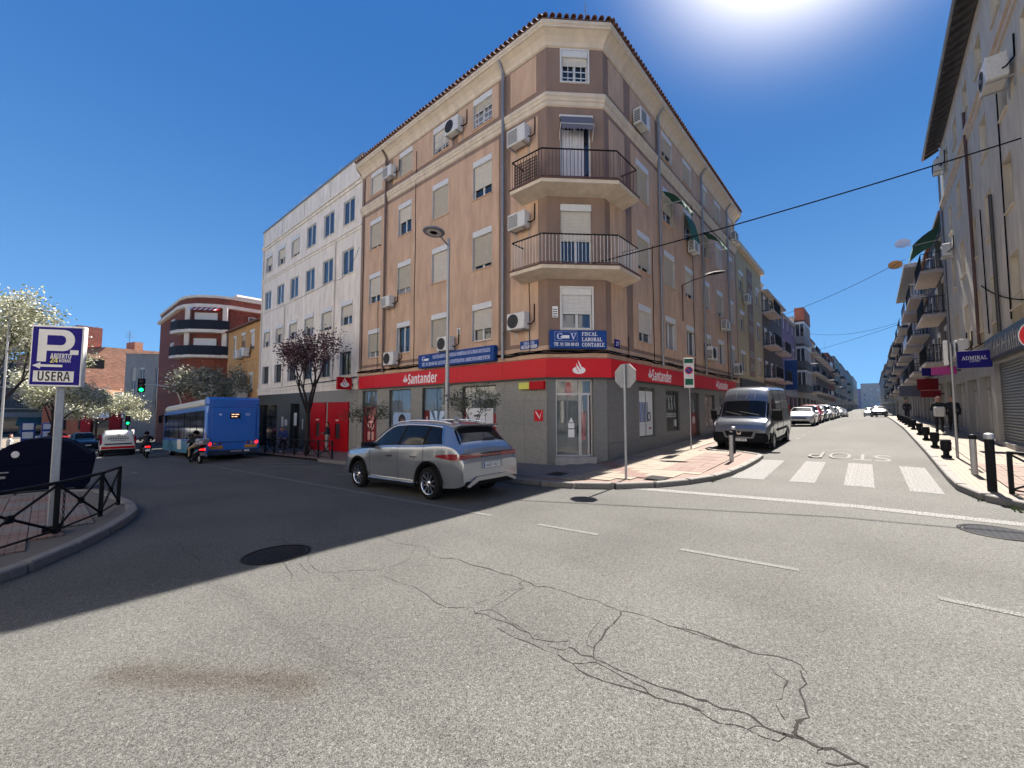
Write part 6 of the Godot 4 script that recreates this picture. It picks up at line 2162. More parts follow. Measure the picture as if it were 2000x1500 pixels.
	for q in [[0.33, M.white_metal, 0.0, 0.012], [0.315, M.red_sign, 0.0121, 0.016]]:
		g = G.new()
		g.T = Fe
		var e := PackedVector2Array()
		for k in 24: e.append(Vector2(cos(TAU * k / 24), sin(TAU * k / 24)) * q[0])
		g.plate(e, q[2], q[3])
		obj("disc", g, q[1], T)
	g = G.new()
	g.T = Fe
	g.box(Vector3(-0.23, -0.05, 0.016), Vector3(0.23, 0.05, 0.019))
	obj("bar", g, M.logo_white, T)
	for q in [[22.3, 2.5, 3.6, 0.85, 0.62, M.navy_sign, "ADMIRAL", "dark blue projecting box sign reading ADMIRAL", M.logo_white], [30.6, 2.7, 3.75, 0.9, 0.4, mk("magenta", [0.5, 0.01, 0.25], 0.4), "", "small magenta lit-up looking shop sign", M.logo_white], [38.5, 2.5, 3.4, 1.0, 0.75, M.red_dark, "", "red projecting shop sign beyond the blue one", M.logo_white], [36.0, 2.5, 4.1, 0.9, 0.55, M.navy_sign, "", "navy projecting shop sign above the red signs", M.logo_white], [37.6, 2.4, 2.75, 0.9, 0.45, M.red_dark, "", "smaller lower red shop sign beside pavement", M.logo_white], [52.0, 2.4, 3.4, 1.4, 1.0, M.grey_cloth, "", "grey projecting sign further up the pavement", M.logo_white]]:
		T = thing("projecting_shop_sign", q[7], "sign", Vector3(q[0], q[2], 3.4))
		g = G.new()
		g.bev(Vector3(-0.09, -q[4] / 2, -q[3] - 0.15), Vector3(0.09, q[4] / 2, -0.15), 0.015)
		obj("box", g, q[5], T)
		g = G.new()
		g.box(Vector3(-0.03, -0.05, -0.15), Vector3(0.03, 0.05, 0.01))
		obj("bracket", g, M.frame_dark, T)
		if q[6] != "":
			text(T, q[6], face(Vector3(-0.091, 0.04, -q[3] / 2 - 0.15), Vector3(-1, 0, 0)), 0.13, q[8], {"width": 0.62, "font": "Droid Serif", "weight": 400})
			text(T, "CASINO", face(Vector3(-0.091, -0.08, -q[3] / 2 - 0.15), Vector3(-1, 0, 0)), 0.06, q[8], {"width": 0.25, "font": "Droid Serif", "weight": 400})
	T = thing("tall_blue_sign", "tall blue vertical sign fixed to the mauve block", "sign", Vector3(52.4, 5.4, AZ))
	g = G.new()
	g.bev(Vector3(-0.1, -1.6, 0.1), Vector3(0.1, 1.6, 1.2), 0.02)
	obj("box", g, M.blue_sign, T)
	g = G.new()
	g.box(Vector3(-0.04, 1.0, 0), Vector3(0.04, 1.1, 0.1))
	obj("bracket", g, M.frame_dark, T)
	# street lamp before the bank
	base = on(9.4, -11.34, 0.13)
	T = thing("street_lamp", "tall grey street lamp with round head before the bank", "street lamp", base)
	var b0 := base.y
	g = G.new()
	g.cyl(Vector3(0, -0.05, 0), Vector3(0, 3.6, 0), 0.085, 0.075, 12)
	g.cyl(Vector3(0, 3.6, 0), Vector3(0, 7.95 - b0, 0), 0.06, 0.05, 12)
	g.cyl(Vector3(0, 3.55, 0), Vector3(0, 3.65, 0), 0.09, 0.09, 12)
	g.cyl(Vector3(0, -0.05, 0), Vector3(0, 0.5, 0), 0.11, 0.11, 12)
	obj("post", g, M.galv, T)
	g = G.new()
	g.tube([Vector3(0, 7.68 - b0, 0), Vector3(-0.25, 7.78 - b0, 0.06), Vector3(-0.5, 7.86 - b0, 0.14)], 0.028, 8)
	obj("arm", g, M.galv, T)
	var Hd := node("head", T, Transform3D(Basis(Vector3(0, 0, 1), -0.1), Vector3(-0.82, 7.88 - b0, 0.2)))
	g = G.new()
	g.lathe([[0.37, -0.02], [0.38, 0.02], [0.3, 0.07], [0.12, 0.11], [0, 0.115]], Vector3.ZERO, 22)
	g.lathe([[0.37, -0.02], [0.26, -0.035]], Vector3.ZERO, 22)
	obj("hood", g, M.zinc, Hd)
	g = G.new()
	g.lathe([[0.0, -0.03], [0.26, -0.03]], Vector3.ZERO, 22)
	obj("lens", g, M.white_metal, Hd)
	g = G.new()
	g.bev(Vector3(0.07, 2.2, -0.3), Vector3(0.13, 3.05, -0.02), 0.01)
	obj("back_of_sign", g, M.frame_dark, T)
	# lamp on a bracket fixed to the side wall
	T = thing("wall_lamp", "cobra-head street lamp on thin arm fixed to tan wall", "street lamp")
	g = G.new()
	g.tube([Vector3(21.1, 6.2, AZ + 0.06), Vector3(21.1, 8.05, AZ + 0.06), Vector3(20.8, 8.1, -6.5), Vector3(20.5, 8.1, -5.75)], 0.025, 7)
	obj("arm", g, M.iron_red, T)
	g = G.new()
	g.T = Transform3D(Basis(Vector3(0, 0, 1).cross(Vector3.UP) * 1.0, Vector3.UP, Vector3(0, 0, 1)), Vector3(20.35, 8.1, -5.3)) * Transform3D(Basis.from_scale(Vector3(0.17, 0.1, 0.48)), Vector3.ZERO)
	g.lathe([[0.0, 1.0], [0.5, 0.85], [0.85, 0.5], [1.0, 0.0], [0.9, -0.15], [0.0, -0.16]], Vector3.ZERO, 18)
	obj("head", g, M.white_metal, T)
	for q in [[63.0, 7.3], [92.0, 6.8], [118.0, 6.6]]: # more along the street
		var o := copy_of(T, "wall_lamp", Transform3D(Basis.IDENTITY, Vector3(q[0] - 21.1, q[1] - 8.1, 0)), "pale cobra-head lamp reaching over the side street from the shaded row")
		o.set_meta("group", "lamps along the side street")
	# lamp by the plaza trees
	T = thing("plaza_lamp", "slim street lamp with flat head rising among blossom", "street lamp", on(-1.9, -44.0))
	g = G.new()
	g.cyl(Vector3(0, -0.05, 0), Vector3(0, 10.4, 0), 0.08, 0.05, 10)
	obj("post", g, M.galv, T)
	g = G.new()
	g.tube([Vector3(0, 10.3, 0), Vector3(0.9, 10.35, 0.3)], 0.03, 6)
	obj("arm", g, M.galv, T)
	g = G.new()
	g.T = Transform3D(Basis.from_scale(Vector3(0.6, 0.08, 0.2)), Vector3(1.4, 10.32, 0.4))
	g.lathe([[0.0, 1.0], [0.8, 0.6], [1.0, 0.0], [0.0, -0.4]], Vector3.ZERO, 14)
	obj("head", g, M.zinc, T)
	# traffic light on a swan-neck arm over the road, and a small one on a post
	T = thing("traffic_light", "black traffic light showing green on a curved arm", "traffic light", on(8.75, -51.0))
	g = G.new()
	g.tube([Vector3(0, -0.05, 0), Vector3(0, 4.4, 0), Vector3(-0.25, 5.2, -0.1), Vector3(-0.8, 5.75, -0.4), Vector3(-1.6, 5.95, -0.9), Vector3(-2.6, 6.0, -1.6)], 0.06, 8)
	obj("arm", g, M.steel, T)
	signal_head(T, Vector3(-2.75, 5.9, -1.7), 0.55)
	T = thing("traffic_light", "small green traffic light on black post before red shopfront", "traffic light", on(5.9, -60.0))
	g = G.new()
	g.cyl(Vector3(0, -0.05, 0), Vector3(0, 2.4, 0), 0.06, 0.06, 8)
	obj("post", g, M.iron, T)
	signal_head(T, Vector3(0, 2.8, 0), 0.4)
	# information panels and kiosk by the plaza
	for q in [[-1.0, -62.0, 2.6, 0.9, "tall white and blue information panel by plaza trees"], [0.6, -66.0, 2.4, 1.5, "pale advertising panel on the plaza beside the info panel"]]:
		T = thing("info_panel", q[4], "panel", on(q[0], q[1], 0.12), deg_to_rad(-10))
		g = G.new()
		g.bev(Vector3(-q[3] / 2, 0.0, -0.12), Vector3(q[3] / 2, q[2], 0.12), 0.02)
		obj("frame", g, M.blue_sign, T)
		for k in 3:
			g = G.new()
			g.box(Vector3(-q[3] / 2 + 0.1, 0.2 + k * q[2] / 3.1, 0.12), Vector3(q[3] / 2 - 0.1, k * q[2] / 3.1 + q[2] / 3.2, 0.13))
			obj("sheet", g, M.white_metal, T)

func signal_head(T: Node, at: Vector3, w: float) -> void:
	var h := node("signal_head", T, Transform3D(Basis(Vector3.UP, deg_to_rad(-6)), at))
	var g := G.new()
	g.bev(Vector3(-w / 2, -w * 1.2, -w * 0.3), Vector3(w / 2, w * 1.2, w * 0.3), 0.04)
	obj("case", g, M.black, h)
	if not M.has("green_lamp"):
		mk("green_lamp", [0.0, 0.4, 0.2], 0.4, {"emit": [0.05, 1.0, 0.45], "power": 1.6})
		mk("red_lamp_off", [0.05, 0.01, 0.01], 0.3)
	for k in 3:
		g = G.new()
		g.T = Transform3D(Basis(Vector3.RIGHT, PI / 2), Vector3(0, (1 - k) * w * 0.75, w * 0.3))
		g.lathe([[w * 0.3, 0.0], [w * 0.2, 0.03], [0, 0.05]], Vector3.ZERO, 14)
		obj("lamp_lens", g, M.green_lamp if k == 2 else M.red_lamp_off, h)

func ac_unit(F: Transform3D, s: float, y: float, label: String, w := 0.85, h := 0.62, d := 0.32, fan := true) -> void:
	var T := thing("air_conditioner", label, "air conditioner", Vector3.ZERO, 0.0, "air conditioners on the facades")
	T.transform = F * Transform3D(Basis.IDENTITY, Vector3(s, y, 0))
	var g := G.new()
	g.bev(Vector3(-w / 2, 0, 0.12), Vector3(w / 2, h, 0.12 + d), 0.025)
	obj("case", g, M.white_plastic, T)
	g = G.new()
	if fan:
		g.T = Transform3D(Basis(Vector3.RIGHT, PI / 2), Vector3(-w * 0.14, h * 0.5, 0.12 + d + 0.002))
		g.lathe([[h * 0.42, 0.0], [h * 0.42, 0.012], [h * 0.37, 0.012], [h * 0.37, 0.002], [h * 0.1, 0.004], [h * 0.1, 0.014], [0, 0.014]], Vector3.ZERO, 20)
		for k in 10:
			var a := TAU * k / 10
			g.box(Vector3(-0.004, 0.004, 0), Vector3(0.004, 0.01, 0.001))
			g.cyl(Vector3(cos(a) * h * 0.1, 0.008, sin(a) * h * 0.1), Vector3(cos(a) * h * 0.38, 0.008, sin(a) * h * 0.38), 0.004, 0.004, 4, false)
	else:
		for k in 12: g.box(Vector3(-w * 0.44, h * 0.1 + k * h * 0.066, 0.12 + d), Vector3(w * 0.1, h * 0.13 + k * h * 0.066, 0.124 + d))
	obj("fan_grille", g, M.ac_black, T)
	g = G.new()
	for k in 7: g.box(Vector3(-w / 2 - 0.003, 0.08 + k * 0.07, 0.18), Vector3(-w / 2 + 0.002, 0.12 + k * 0.07, 0.08 + d))
	obj("side_vents", g, M.ac_black, T)
	for e in [-0.3, 0.3]:
		g = G.new()
		g.box(Vector3(e * w / 0.85 - 0.02, -0.04, 0.005), Vector3(e * w / 0.85 + 0.02, 0.0, 0.12 + d))
		g.box(Vector3(e * w / 0.85 - 0.02, -0.35, 0.005), Vector3(e * w / 0.85 + 0.02, -0.04, 0.03))
		obj("bracket", g, M.galv, T)
	g = G.new()
	g.tube([Vector3(w / 2, h * 0.3, 0.25), Vector3(w / 2 + 0.12, h * 0.25, 0.2), Vector3(w / 2 + 0.16, h * 0.5, 0.05), Vector3(w / 2 + 0.16, h + 0.3, 0.04)], 0.022, 6)
	obj("hose", g, M.cable, T)

func awning(F: Transform3D, s0: float, s1: float, y: float, drop: float, out: float, label: String) -> void:
	var T := thing("window_awning", label, "awning", Vector3.ZERO, 0.0, "green awnings on the side wall")
	var P := []
	for i in 6:
		var row := []
		var t := i / 5.0
		for k in 9: row.append(F * Vector3(lerpf(s0, s1, k / 8.0), y - drop * t * t * 0.6 - drop * t * 0.4, 0.04 + out * t + 0.02 * sin(k * 1.7)))
		P.append(row)
	var last := []
	for k in 9: last.append(F * Vector3(lerpf(s0, s1, k / 8.0), y - drop - 0.18 - 0.05 * (k % 2), 0.04 + out))
	P.append(last)
	var g := G.new()
	g.grid(P)
	obj("cloth", g, M.green_cloth, T)
	g = G.new()
	for s in [s0, s1]: g.tube([F * Vector3(s, y - drop * 0.9, 0.03), F * Vector3(s, y - drop, out)], 0.015, 5)
	obj("arm", g, M.white_metal, T)

func wall_units() -> void:
	var FL := face(Vector3(AX, 0, 0), Vector3(-1, 0, 0))
	var FR := face(Vector3(0, 0, AZ), Vector3(0, 0, 1))
	var L := "white air conditioner "
	ac_unit(FL, -9.72, 11.75, L + "beside the upper corner balcony", 0.9, 0.66, 0.34, false)
	ac_unit(FL, -9.72, 8.5, L + "beside the lower corner balcony, above its rail", 0.85, 0.6, 0.32, false)
	ac_unit(FL, -9.75, 4.7, L + "with round black fan beside the shuttered corner window")
	ac_unit(FL, -13.5, 13.95, L + "on top floor between grilled windows of tan wall", 0.9, 0.66)
	ac_unit(FL, -18.65, 13.9, L + "on top floor beside the brown downpipe", 0.8, 0.6, 0.32, false)
	ac_unit(FL, -18.6, 7.0, L + "low on the brown downpipe, second floor", 0.8, 0.56, 0.32, false)
	ac_unit(FL, -18.2, 3.98, L + "just above red fascia by the open dark window", 0.9, 0.66)
	ac_unit(FL, -13.9, 4.3, L + "above the long blue sign behind the lamp post")
	ac_unit(FR, 15.95, 13.5, L + "beside grey downpipe on top floor of side wall", 0.9, 0.66, 0.34, false)
	ac_unit(FR, 22.35, 10.0, L + "under the middle green awning", 0.9, 0.6, 0.34, false)
	ac_unit(FR, 28.2, 6.75, L + "below a second-floor window of the side wall", 0.9, 0.6, 0.34, false)
	ac_unit(FR, 25.0, 4.55, L + "with black fan low on the side wall", 0.95, 0.75, 0.36)
	ac_unit(FR, 31.0, 4.1, L + "lowest at the far end of the side wall", 0.95, 0.75, 0.36)
	ac_unit(FR, 31.3, 13.45, L + "in the top-floor window at roof end", 0.85, 0.6, 0.34, false)
	ac_unit(FR, 34.6, 9.7, L + "hung under a cream block window", 0.9, 0.65, 0.34, false)
	var FB := face(Vector3(AX + 0.1, 0, 0), Vector3(-1, 0, 0))
	ac_unit(FB, -43.4, 6.35, L + "between orange house windows, the shabbier of two", 1.0, 0.75, 0.5, false)
	ac_unit(FB, -41.6, 6.4, L + "nearer the white block on orange house", 1.0, 0.75, 0.5, false)
	ac_unit(FB, -42.0, 2.5, "big grey ventilation box low on orange house wall", 1.9, 1.0, 0.9, false)
	var FX := face(Vector3(0, 0, 3.4), Vector3(0, 0, -1))
	ac_unit(FX, -18.1, 11.3, L + "high on the beige wall with glossy side", 0.95, 0.7, 0.45)
	ac_unit(FX, -31.5, 14.6, L + "tucked under the rafter eaves")
	ac_unit(FX, -30.4, 9.6, L + "mid-height by the beige block's end window")
	ac_unit(FX, -28.6, 4.2, L + "low over the glazed shops, wider one", 1.0, 0.8)
	ac_unit(FX, -27.2, 4.2, L + "low over the glazed shops by the blue sign", 0.8, 0.7)
	awning(FR, 18.7, 20.2, 12.0, 0.75, 0.9, "dark green awning next to grey downpipe on side wall")
	awning(FR, 21.6, 23.0, 12.1, 1.35, 0.35, "torn dark green awning hanging almost flat over air conditioner")
	awning(FR, 24.5, 26.0, 12.0, 0.85, 1.0, "dark green awning stretched widest, beyond the torn one")
	awning(face(Vector3(0, 0, 3.4), Vector3(0, 0, -1)), -38.2, -34.1, 12.5, 0.9, 1.2, "bright green awning over the topmost stacked balcony")
	var T := thing("roll_awning", "grey scalloped roll awning over upper balcony door", "awning")
	var FC := face(Vector3(AX, 0, -8.61), Vector3(-1, 0, 1).normalized())
	var g := G.new()
	g.T = FC
	g.quad(Vector3(0.5, 12.05, 0.35), Vector3(1.67, 12.05, 0.35), Vector3(1.67, 12.5, 0.12), Vector3(0.5, 12.5, 0.12))
	for k in 8:
		var x := 0.5 + k * 0.146
		g.quad(Vector3(x, 11.88, 0.352), Vector3(x + 0.146, 11.88, 0.352), Vector3(x + 0.146, 12.05, 0.352), Vector3(x, 12.05, 0.352))
		g.tri(Vector3(x, 11.88, 0.352), Vector3(x + 0.073, 11.82, 0.352), Vector3(x + 0.146, 11.88, 0.352))
	obj("cloth", g, M.grey_cloth, T)
	g = G.new()
	g.T = FC
	g.tube([Vector3(0.46, 12.5, 0.1), Vector3(1.7, 12.5, 0.1)], 0.05, 8)
	for x in [0.47, 1.69]: g.tube([Vector3(x, 11.6, 0.04), Vector3(x, 12.05, 0.35)], 0.012, 5)
	g.tube([Vector3(0.46, 12.05, 0.352), Vector3(1.7, 12.05, 0.352)], 0.014, 5)
	obj("roller", g, M.white_metal, T)
	# lattice screen on the upper balcony
	T = thing("balcony_lattice", "dark criss-cross lattice screen inside upper corner balcony", "lattice")
	g = G.new()
	for k in 11: g.box(Vector3(AX - 0.62, 9.9, -9.6 + k * 0.1), Vector3(AX - 0.60, 10.75, -9.57 + k * 0.1))
	for k in 8: g.box(Vector3(AX - 0.60, 9.92 + k * 0.115, -9.6), Vector3(AX - 0.585, 9.95 + k * 0.115, -8.57))
	obj("slats", g, M.wood, T)
	# satellite dishes on the far balconies
	for q in [[50.5, 14.75, 2.0, mk("dish_orange", [0.55, 0.22, 0.03], 0.5), "orange satellite dish standing out over the street"], [47.5, 15.7, 2.4, M.white_metal, "white satellite dish on the roof above stacked balconies"]]:
		T = thing("satellite_dish", q[4], "satellite dish", Vector3(q[0], q[1], q[2]))
		g = G.new()
		g.T = Transform3D(Basis(Vector3(0, 0, 1), 1.1), Vector3.ZERO)
		g.lathe([[0.0, 0.0], [0.25, 0.03], [0.5, 0.14], [0.5, 0.16], [0.25, 0.05], [0.0, 0.02]], Vector3.ZERO, 18)
		obj("bowl", g, q[3], T)
		g = G.new()
		g.tube([Vector3.ZERO, Vector3(0.1, -0.3, 0.8), Vector3(0.1, -0.6, 1.2)], 0.03, 6)
		obj("arm", g, M.galv, T)
	# tall aerial on the corner roof and others along the row
	for q in [[14.2, 16.2, -8.4, 2.6, "tall thin aerial mast on tan corner roof"], [15.2, 16.4, -8.8, 1.7, "low aerial with two long arms on corner roof"], [46.5, 15.4, -9.5, 2.0, "goalpost-shaped aerial on set-back penthouse"], [58, 11.9, -8, 3.0, "thin aerial on the mauve block roof"], [90.0, 12.2, -8, 3.5, "thin aerial on dark stepped block"], [120, 13.9, -8, 4.0, "forked aerial on brown brick block up the street"]]:
		T = thing("roof_aerial", q[4], "aerial", Vector3(q[0], q[1], q[2]))
		g = G.new()
		g.cyl(Vector3(0, -1.0, 0), Vector3(0, q[3], 0), 0.022, 0.018, 6)
		obj("mast", g, M.galv, T)
		g = G.new()
		for k in 8: g.cyl(Vector3(-0.12, q[3] - 0.1 - k * 0.13, 0), Vector3(0.12, q[3] - 0.1 - k * 0.13, 0), 0.006, 0.006, 4)
		if q[3] < 2.1:
			for k in 3: g.cyl(Vector3(-0.1, q[3] - 0.1 - k * 0.5, -0.1), Vector3(1.4, q[3] + 0.1 - k * 0.5, 0.3), 0.014, 0.014, 5)
		obj("rods", g, M.galv, T)

func hang(a: Vector3, b: Vector3, sag: float, n := 24) -> Array:
	var pts := []
	for k in n + 1:
		var t := float(k) / n
		pts.append(a.lerp(b, t) - Vector3(0, sag * 4 * t * (1 - t), 0))
	return pts

func cables() -> void:
	for q in [[Vector3(12.0, 6.7, -8.4), Vector3(17.46, 9.25, 3.35), 0.12, 0.02, "thick black cable slung from corner balcony to beige block"],
		[Vector3(54, 12.3, -7), Vector3(46, 14.0, 2.4), 0.25, 0.018, "thin cable crossing the street high near penthouse"],
		[Vector3(76, 13.2, -7), Vector3(64, 11.6, 2.4), 0.7, 0.018, "sagging cable crossing the street past glazed bays"],
		[Vector3(84, 11.4, -7), Vector3(60, 10.8, 2.4), 0.1, 0.018, "straight cable crossing the street lowest of three"]]:
		var g := G.new()
		g.tube(hang(q[0], q[1], q[2]), q[3], 6)
		tag(obj("overhead_cable", g, M.cable), q[4], "cable")
	# bundle of wires running round the corner building above the fascia
	rng.seed = 55
	var T := thing("wall_cable_bundle", "bundle of black wires stapled round tan building above red fascia", "cable")
	for k in 4:
		var pts := []
		var r := ring_a(0.06 + 0.02 * k, -21.9, 32.4)
		for i in 3:
			var n := int(r[i].distance_to(r[i + 1]) / 0.6)
			for j in n:
				var p: Vector2 = r[i].lerp(r[i + 1], float(j) / n)
				pts.append(Vector3(p.x, 3.78 + k * 0.03 + rng.randf_range(-0.035, 0.035), p.y))
		var g := G.new()
		g.tube(pts, 0.018, 5)
		obj("wire", g, M.cable, T)
	for q in [[-21.6, 15.0], [-19.9, 8.0], [-16.6, 14.6], [-9.4, 7.0]]:
		var g := G.new()
		var pts := []
		for k in 12: pts.append(Vector3(AX - 0.04, lerpf(3.8, q[1], k / 11.0), q[0] + 0.02 * sin(k * 1.3)))
		g.tube(pts, 0.014, 5)
		obj("drop_wire", g, M.cable, T)
	for q in [[17.4, 9.0], [22.9, 13.2], [29.6, 7.0], [14.9, 4.6]]:
		var g := G.new()
		var pts := []
		for k in 12: pts.append(Vector3(q[0] + 0.02 * sin(k * 1.3), lerpf(3.8, q[1], k / 11.0), AZ + 0.04))
		g.tube(pts, 0.016, 5)
		obj("drop_wire", g, M.cable, T)
	T = thing("facade_wires", "black wires looped across the white building front", "cable")
	for q in [[Vector3(AX - 0.03, 3.35, -38.4), Vector3(AX - 0.06, 3.6, -22.0), 0.05, 0.03], [Vector3(AX - 0.02, 9.7, -38), Vector3(AX - 0.02, 9.9, -25.2), 0.12, 0.01], [Vector3(AX - 0.02, 9.9, -25.2), Vector3(AX - 0.03, 11.2, -22.1), 0.6, 0.01]]:
		var g := G.new()
		g.tube(hang(q[0], q[1], q[2], 30), q[3], 5)
		obj("wire", g, M.cable, T)
	T = thing("beige_wall_wires", "dark wires and conduit running up the weathered beige wall", "cable")
	for q in [[Vector3(16.5, 4.6, 3.36), Vector3(24.0, 6.6, 3.36), 0.25], [Vector3(19.9, 4.6, 3.36), Vector3(19.7, 12.2, 3.36), 0.0], [Vector3(23.2, 4.6, 3.36), Vector3(23.3, 9.4, 3.36), 0.0], [Vector3(13.0, 4.5, 3.36), Vector3(33.0, 4.55, 3.36), 0.15]]:
		var g := G.new()
		g.tube(hang(q[0], q[1], q[2], 20), 0.02, 5)
		obj("wire", g, M.cable, T)

func tree(nm: String, label: String, at: Vector3, o: Dictionary) -> void:
	var T := thing(nm, label, "tree", at)
	var r := RandomNumberGenerator.new()
	r.seed = o.seed
	var gw := G.new()
	var tips := []
	var stack := [[Vector3(0, -0.1, 0), Vector3(r.randf_range(-0.05, 0.05), 1, r.randf_range(-0.05, 0.05)), o.trunk, o.r, 0]]
	var depth: int = o.depth
	while not stack.is_empty():
		var b: Array = stack.pop_back()
		var p: Vector3 = b[0]
		var d: Vector3 = b[1].normalized()
		var n := 3
		var r1: float = b[3] * 0.72
		for k in n:
			var q: Vector3 = p + d * float(b[2]) / n
			gw.cyl(p, q, lerpf(b[3], r1, float(k) / n), lerpf(b[3], r1, float(k + 1) / n), 7 if b[4] < 2 else 4, false)
			p = q
			d = (d + Vector3(r.randf_range(-1, 1), r.randf_range(-0.4, 0.6), r.randf_range(-1, 1)) * 0.13).normalized()
			if b[4] >= depth - 1: tips.append(p)
		if b[4] < depth:
			var kids: int = o.get("kids", 3) + (1 if b[4] == 0 else 0)
			for k in kids:
				var a := TAU * (k + r.randf_range(-0.25, 0.25)) / kids
				var side := d.cross(Vector3(cos(a), 0.01, sin(a))).normalized()
				var nd := d.rotated(side, r.randf_range(0.6, 1.1) * float(o.spread)) + Vector3(0, o.get("up", 0.1), 0)
				stack.append([p, nd, b[2] * r.randf_range(0.6, 0.85) * (o.get("first", 1.0) if b[4] == 0 else 1.0), r1 * r.randf_range(0.6, 0.8), b[4] + 1])
	obj("trunk", gw, o.bark, T)
	var g := G.new()
	var cols: Array = o.cols
	for tp in tips:
		for k in int(o.n):
			var c: Vector3 = tp + Vector3(r.randfn(), r.randfn() * 0.8, r.randfn()) * float(o.cr)
			var s: float = o.s * r.randf_range(0.6, 1.3)
			var bs := Basis(Vector3(r.randf_range(-1, 1), r.randf_range(-1, 1), r.randf_range(-1, 1)).normalized(), r.randf() * TAU)
			var cc: Array = cols[r.randi() % cols.size()]
			var j := r.randf_range(0.8, 1.15)
			g.col = Color(cc[0] * j, cc[1] * j, cc[2] * j)
			var a := bs * Vector3(s, 0, 0)
			var e := bs * Vector3(0, s * float(o.get("asp", 0.6)), 0)
			var f := bs * Vector3(0, 0, s * 0.25)
			g.tri(c - a, c + e * 0.9 + f, c + a)
			g.tri(c - a, c + a, c - e * 0.9 + f)
	obj("crown", g, o.leaf, T)

func trees() -> void:
	mk("blossom", [1, 1, 1], 0.9, {"vc": 1, "back": [0.25, 0.25, 0.2]})
	mk("leafage", [1, 1, 1], 0.8, {"vc": 1, "back": [0.1, 0.12, 0.05]})
	var W := [[0.62, 0.61, 0.53], [0.58, 0.58, 0.47], [0.46, 0.46, 0.32], [0.22, 0.25, 0.10]]
	tree("blossom_tree", "large white-blossomed tree towering behind the parking sign", on(-2.3, -47.0), {"seed": 3, "trunk": 3.5, "r": 0.22, "depth": 4, "spread": 0.58, "up": 0.22, "first": 1.0, "kids": 3, "n": 44, "s": 0.105, "cr": 0.42, "cols": W, "leaf": M.blossom, "bark": M.bark_dark})
	tree("blossom_tree", "white-blossomed tree with dark stems beside the information panel", on(0.4, -56.0), {"seed": 14, "trunk": 2.4, "r": 0.15, "depth": 4, "spread": 0.66, "up": 0.1, "kids": 3, "n": 24, "s": 0.10, "cr": 0.36, "cols": W, "leaf": M.blossom, "bark": M.bark_dark})
	tree("blossom_tree", "small round sunlit blossom tree before brick gable building", on(4.2, -70.0), {"seed": 8, "trunk": 2.2, "r": 0.14, "depth": 4, "spread": 0.85, "up": -0.02, "kids": 3, "n": 30, "s": 0.105, "cr": 0.38, "cols": W, "leaf": M.blossom, "bark": M.bark_dark})
	tree("street_tree", "rounded grey-green street tree with pale tips behind the blue bus", on(9.6, -43.0, 0.13), {"seed": 21, "trunk": 2.2, "r": 0.13, "depth": 4, "spread": 0.68, "up": 0.14, "kids": 3, "n": 24, "s": 0.11, "cr": 0.40, "cols": [[0.17, 0.18, 0.13], [0.22, 0.22, 0.17], [0.10, 0.11, 0.075], [0.42, 0.42, 0.36]], "leaf": M.leafage, "bark": M.bark_dark})
	tree("plum_tree", "upright purple-leaved plum tree with bare dark stems before white building", on(9.75, -23.9, 0.13), {"seed": 33, "trunk": 2.3, "r": 0.14, "depth": 4, "spread": 0.46, "up": 0.42, "first": 0.95, "kids": 3, "n": 8, "s": 0.075, "cr": 0.24, "asp": 0.5, "cols": [[0.075, 0.035, 0.045], [0.11, 0.05, 0.06], [0.20, 0.11, 0.12], [0.05, 0.03, 0.035]], "leaf": M.leafage, "bark": M.bark_dark})
	var gl := [[0.06, 0.075, 0.045], [0.09, 0.10, 0.06], [0.045, 0.05, 0.03]]
	tree("young_tree", "thin young tree with sparse leaves before white poster window", on(9.6, -10.0, 0.13), {"seed": 41, "trunk": 1.5, "r": 0.035, "depth": 3, "spread": 0.75, "up": 0.12, "first": 0.55, "kids": 3, "n": 5, "s": 0.045, "cr": 0.12, "cols": gl, "leaf": M.leafage, "bark": M.bark_dark})
	tree("young_tree", "thin young tree with sparse leaves before red poster window", on(9.7, -17.0, 0.13), {"seed": 46, "trunk": 1.45, "r": 0.035, "depth": 3, "spread": 0.8, "up": 0.02, "first": 0.5, "kids": 3, "n": 6, "s": 0.045, "cr": 0.13, "cols": gl, "leaf": M.leafage, "bark": M.bark_dark})
	# weeds in the gutters
	rng.seed = 12
	var g := G.new()
	for q in [[12.2, -3.22, 0.9, 60], [11.6, 1.85, 0.5, 50], [13.4, -3.1, 0.8, 40], [12.4, 1.5, 0.5, 30]]:
		for k in int(q[3]):
			var p := on(q[0] + rng.randf_range(-1, 1) * q[2], q[1] + rng.randf_range(-0.06, 0.06) + 0.04 * (1 if q[1] < 0 else -1), 0.0)
			var h := rng.randf_range(0.03, 0.10)
			var a := rng.randf() * TAU
			var e := Vector3(cos(a), 0, sin(a)) * 0.012
			var t := Vector3(rng.randf_range(-1, 1), 0, rng.randf_range(-1, 1)) * 0.03
			var j := rng.randf_range(0.7, 1.3)
			g.col = Color(0.06 * j, 0.085 * j, 0.025 * j)
			g.tri(p - e, p + e, p + Vector3(0, h, 0) + t)
	tag(obj("kerb_weeds", g, M.leafage), "low green weeds growing in the kerb gutters", "weeds", "", "stuff")

# ---------- vehicles: local z runs from the nose (-) to the tail (+), x across, y up
func lerp_row(tab: Array, p: float) -> Array:
	for k in tab.size() - 1:
		if p <= tab[k + 1][0]:
			var t := clampf((p - tab[k][0]) / (tab[k + 1][0] - tab[k][0]), 0, 1)
			var out := []
			for i in tab[k].size(): out.append(lerpf(tab[k][i], tab[k + 1][i], t))
			return out
	return tab[tab.size() - 1]

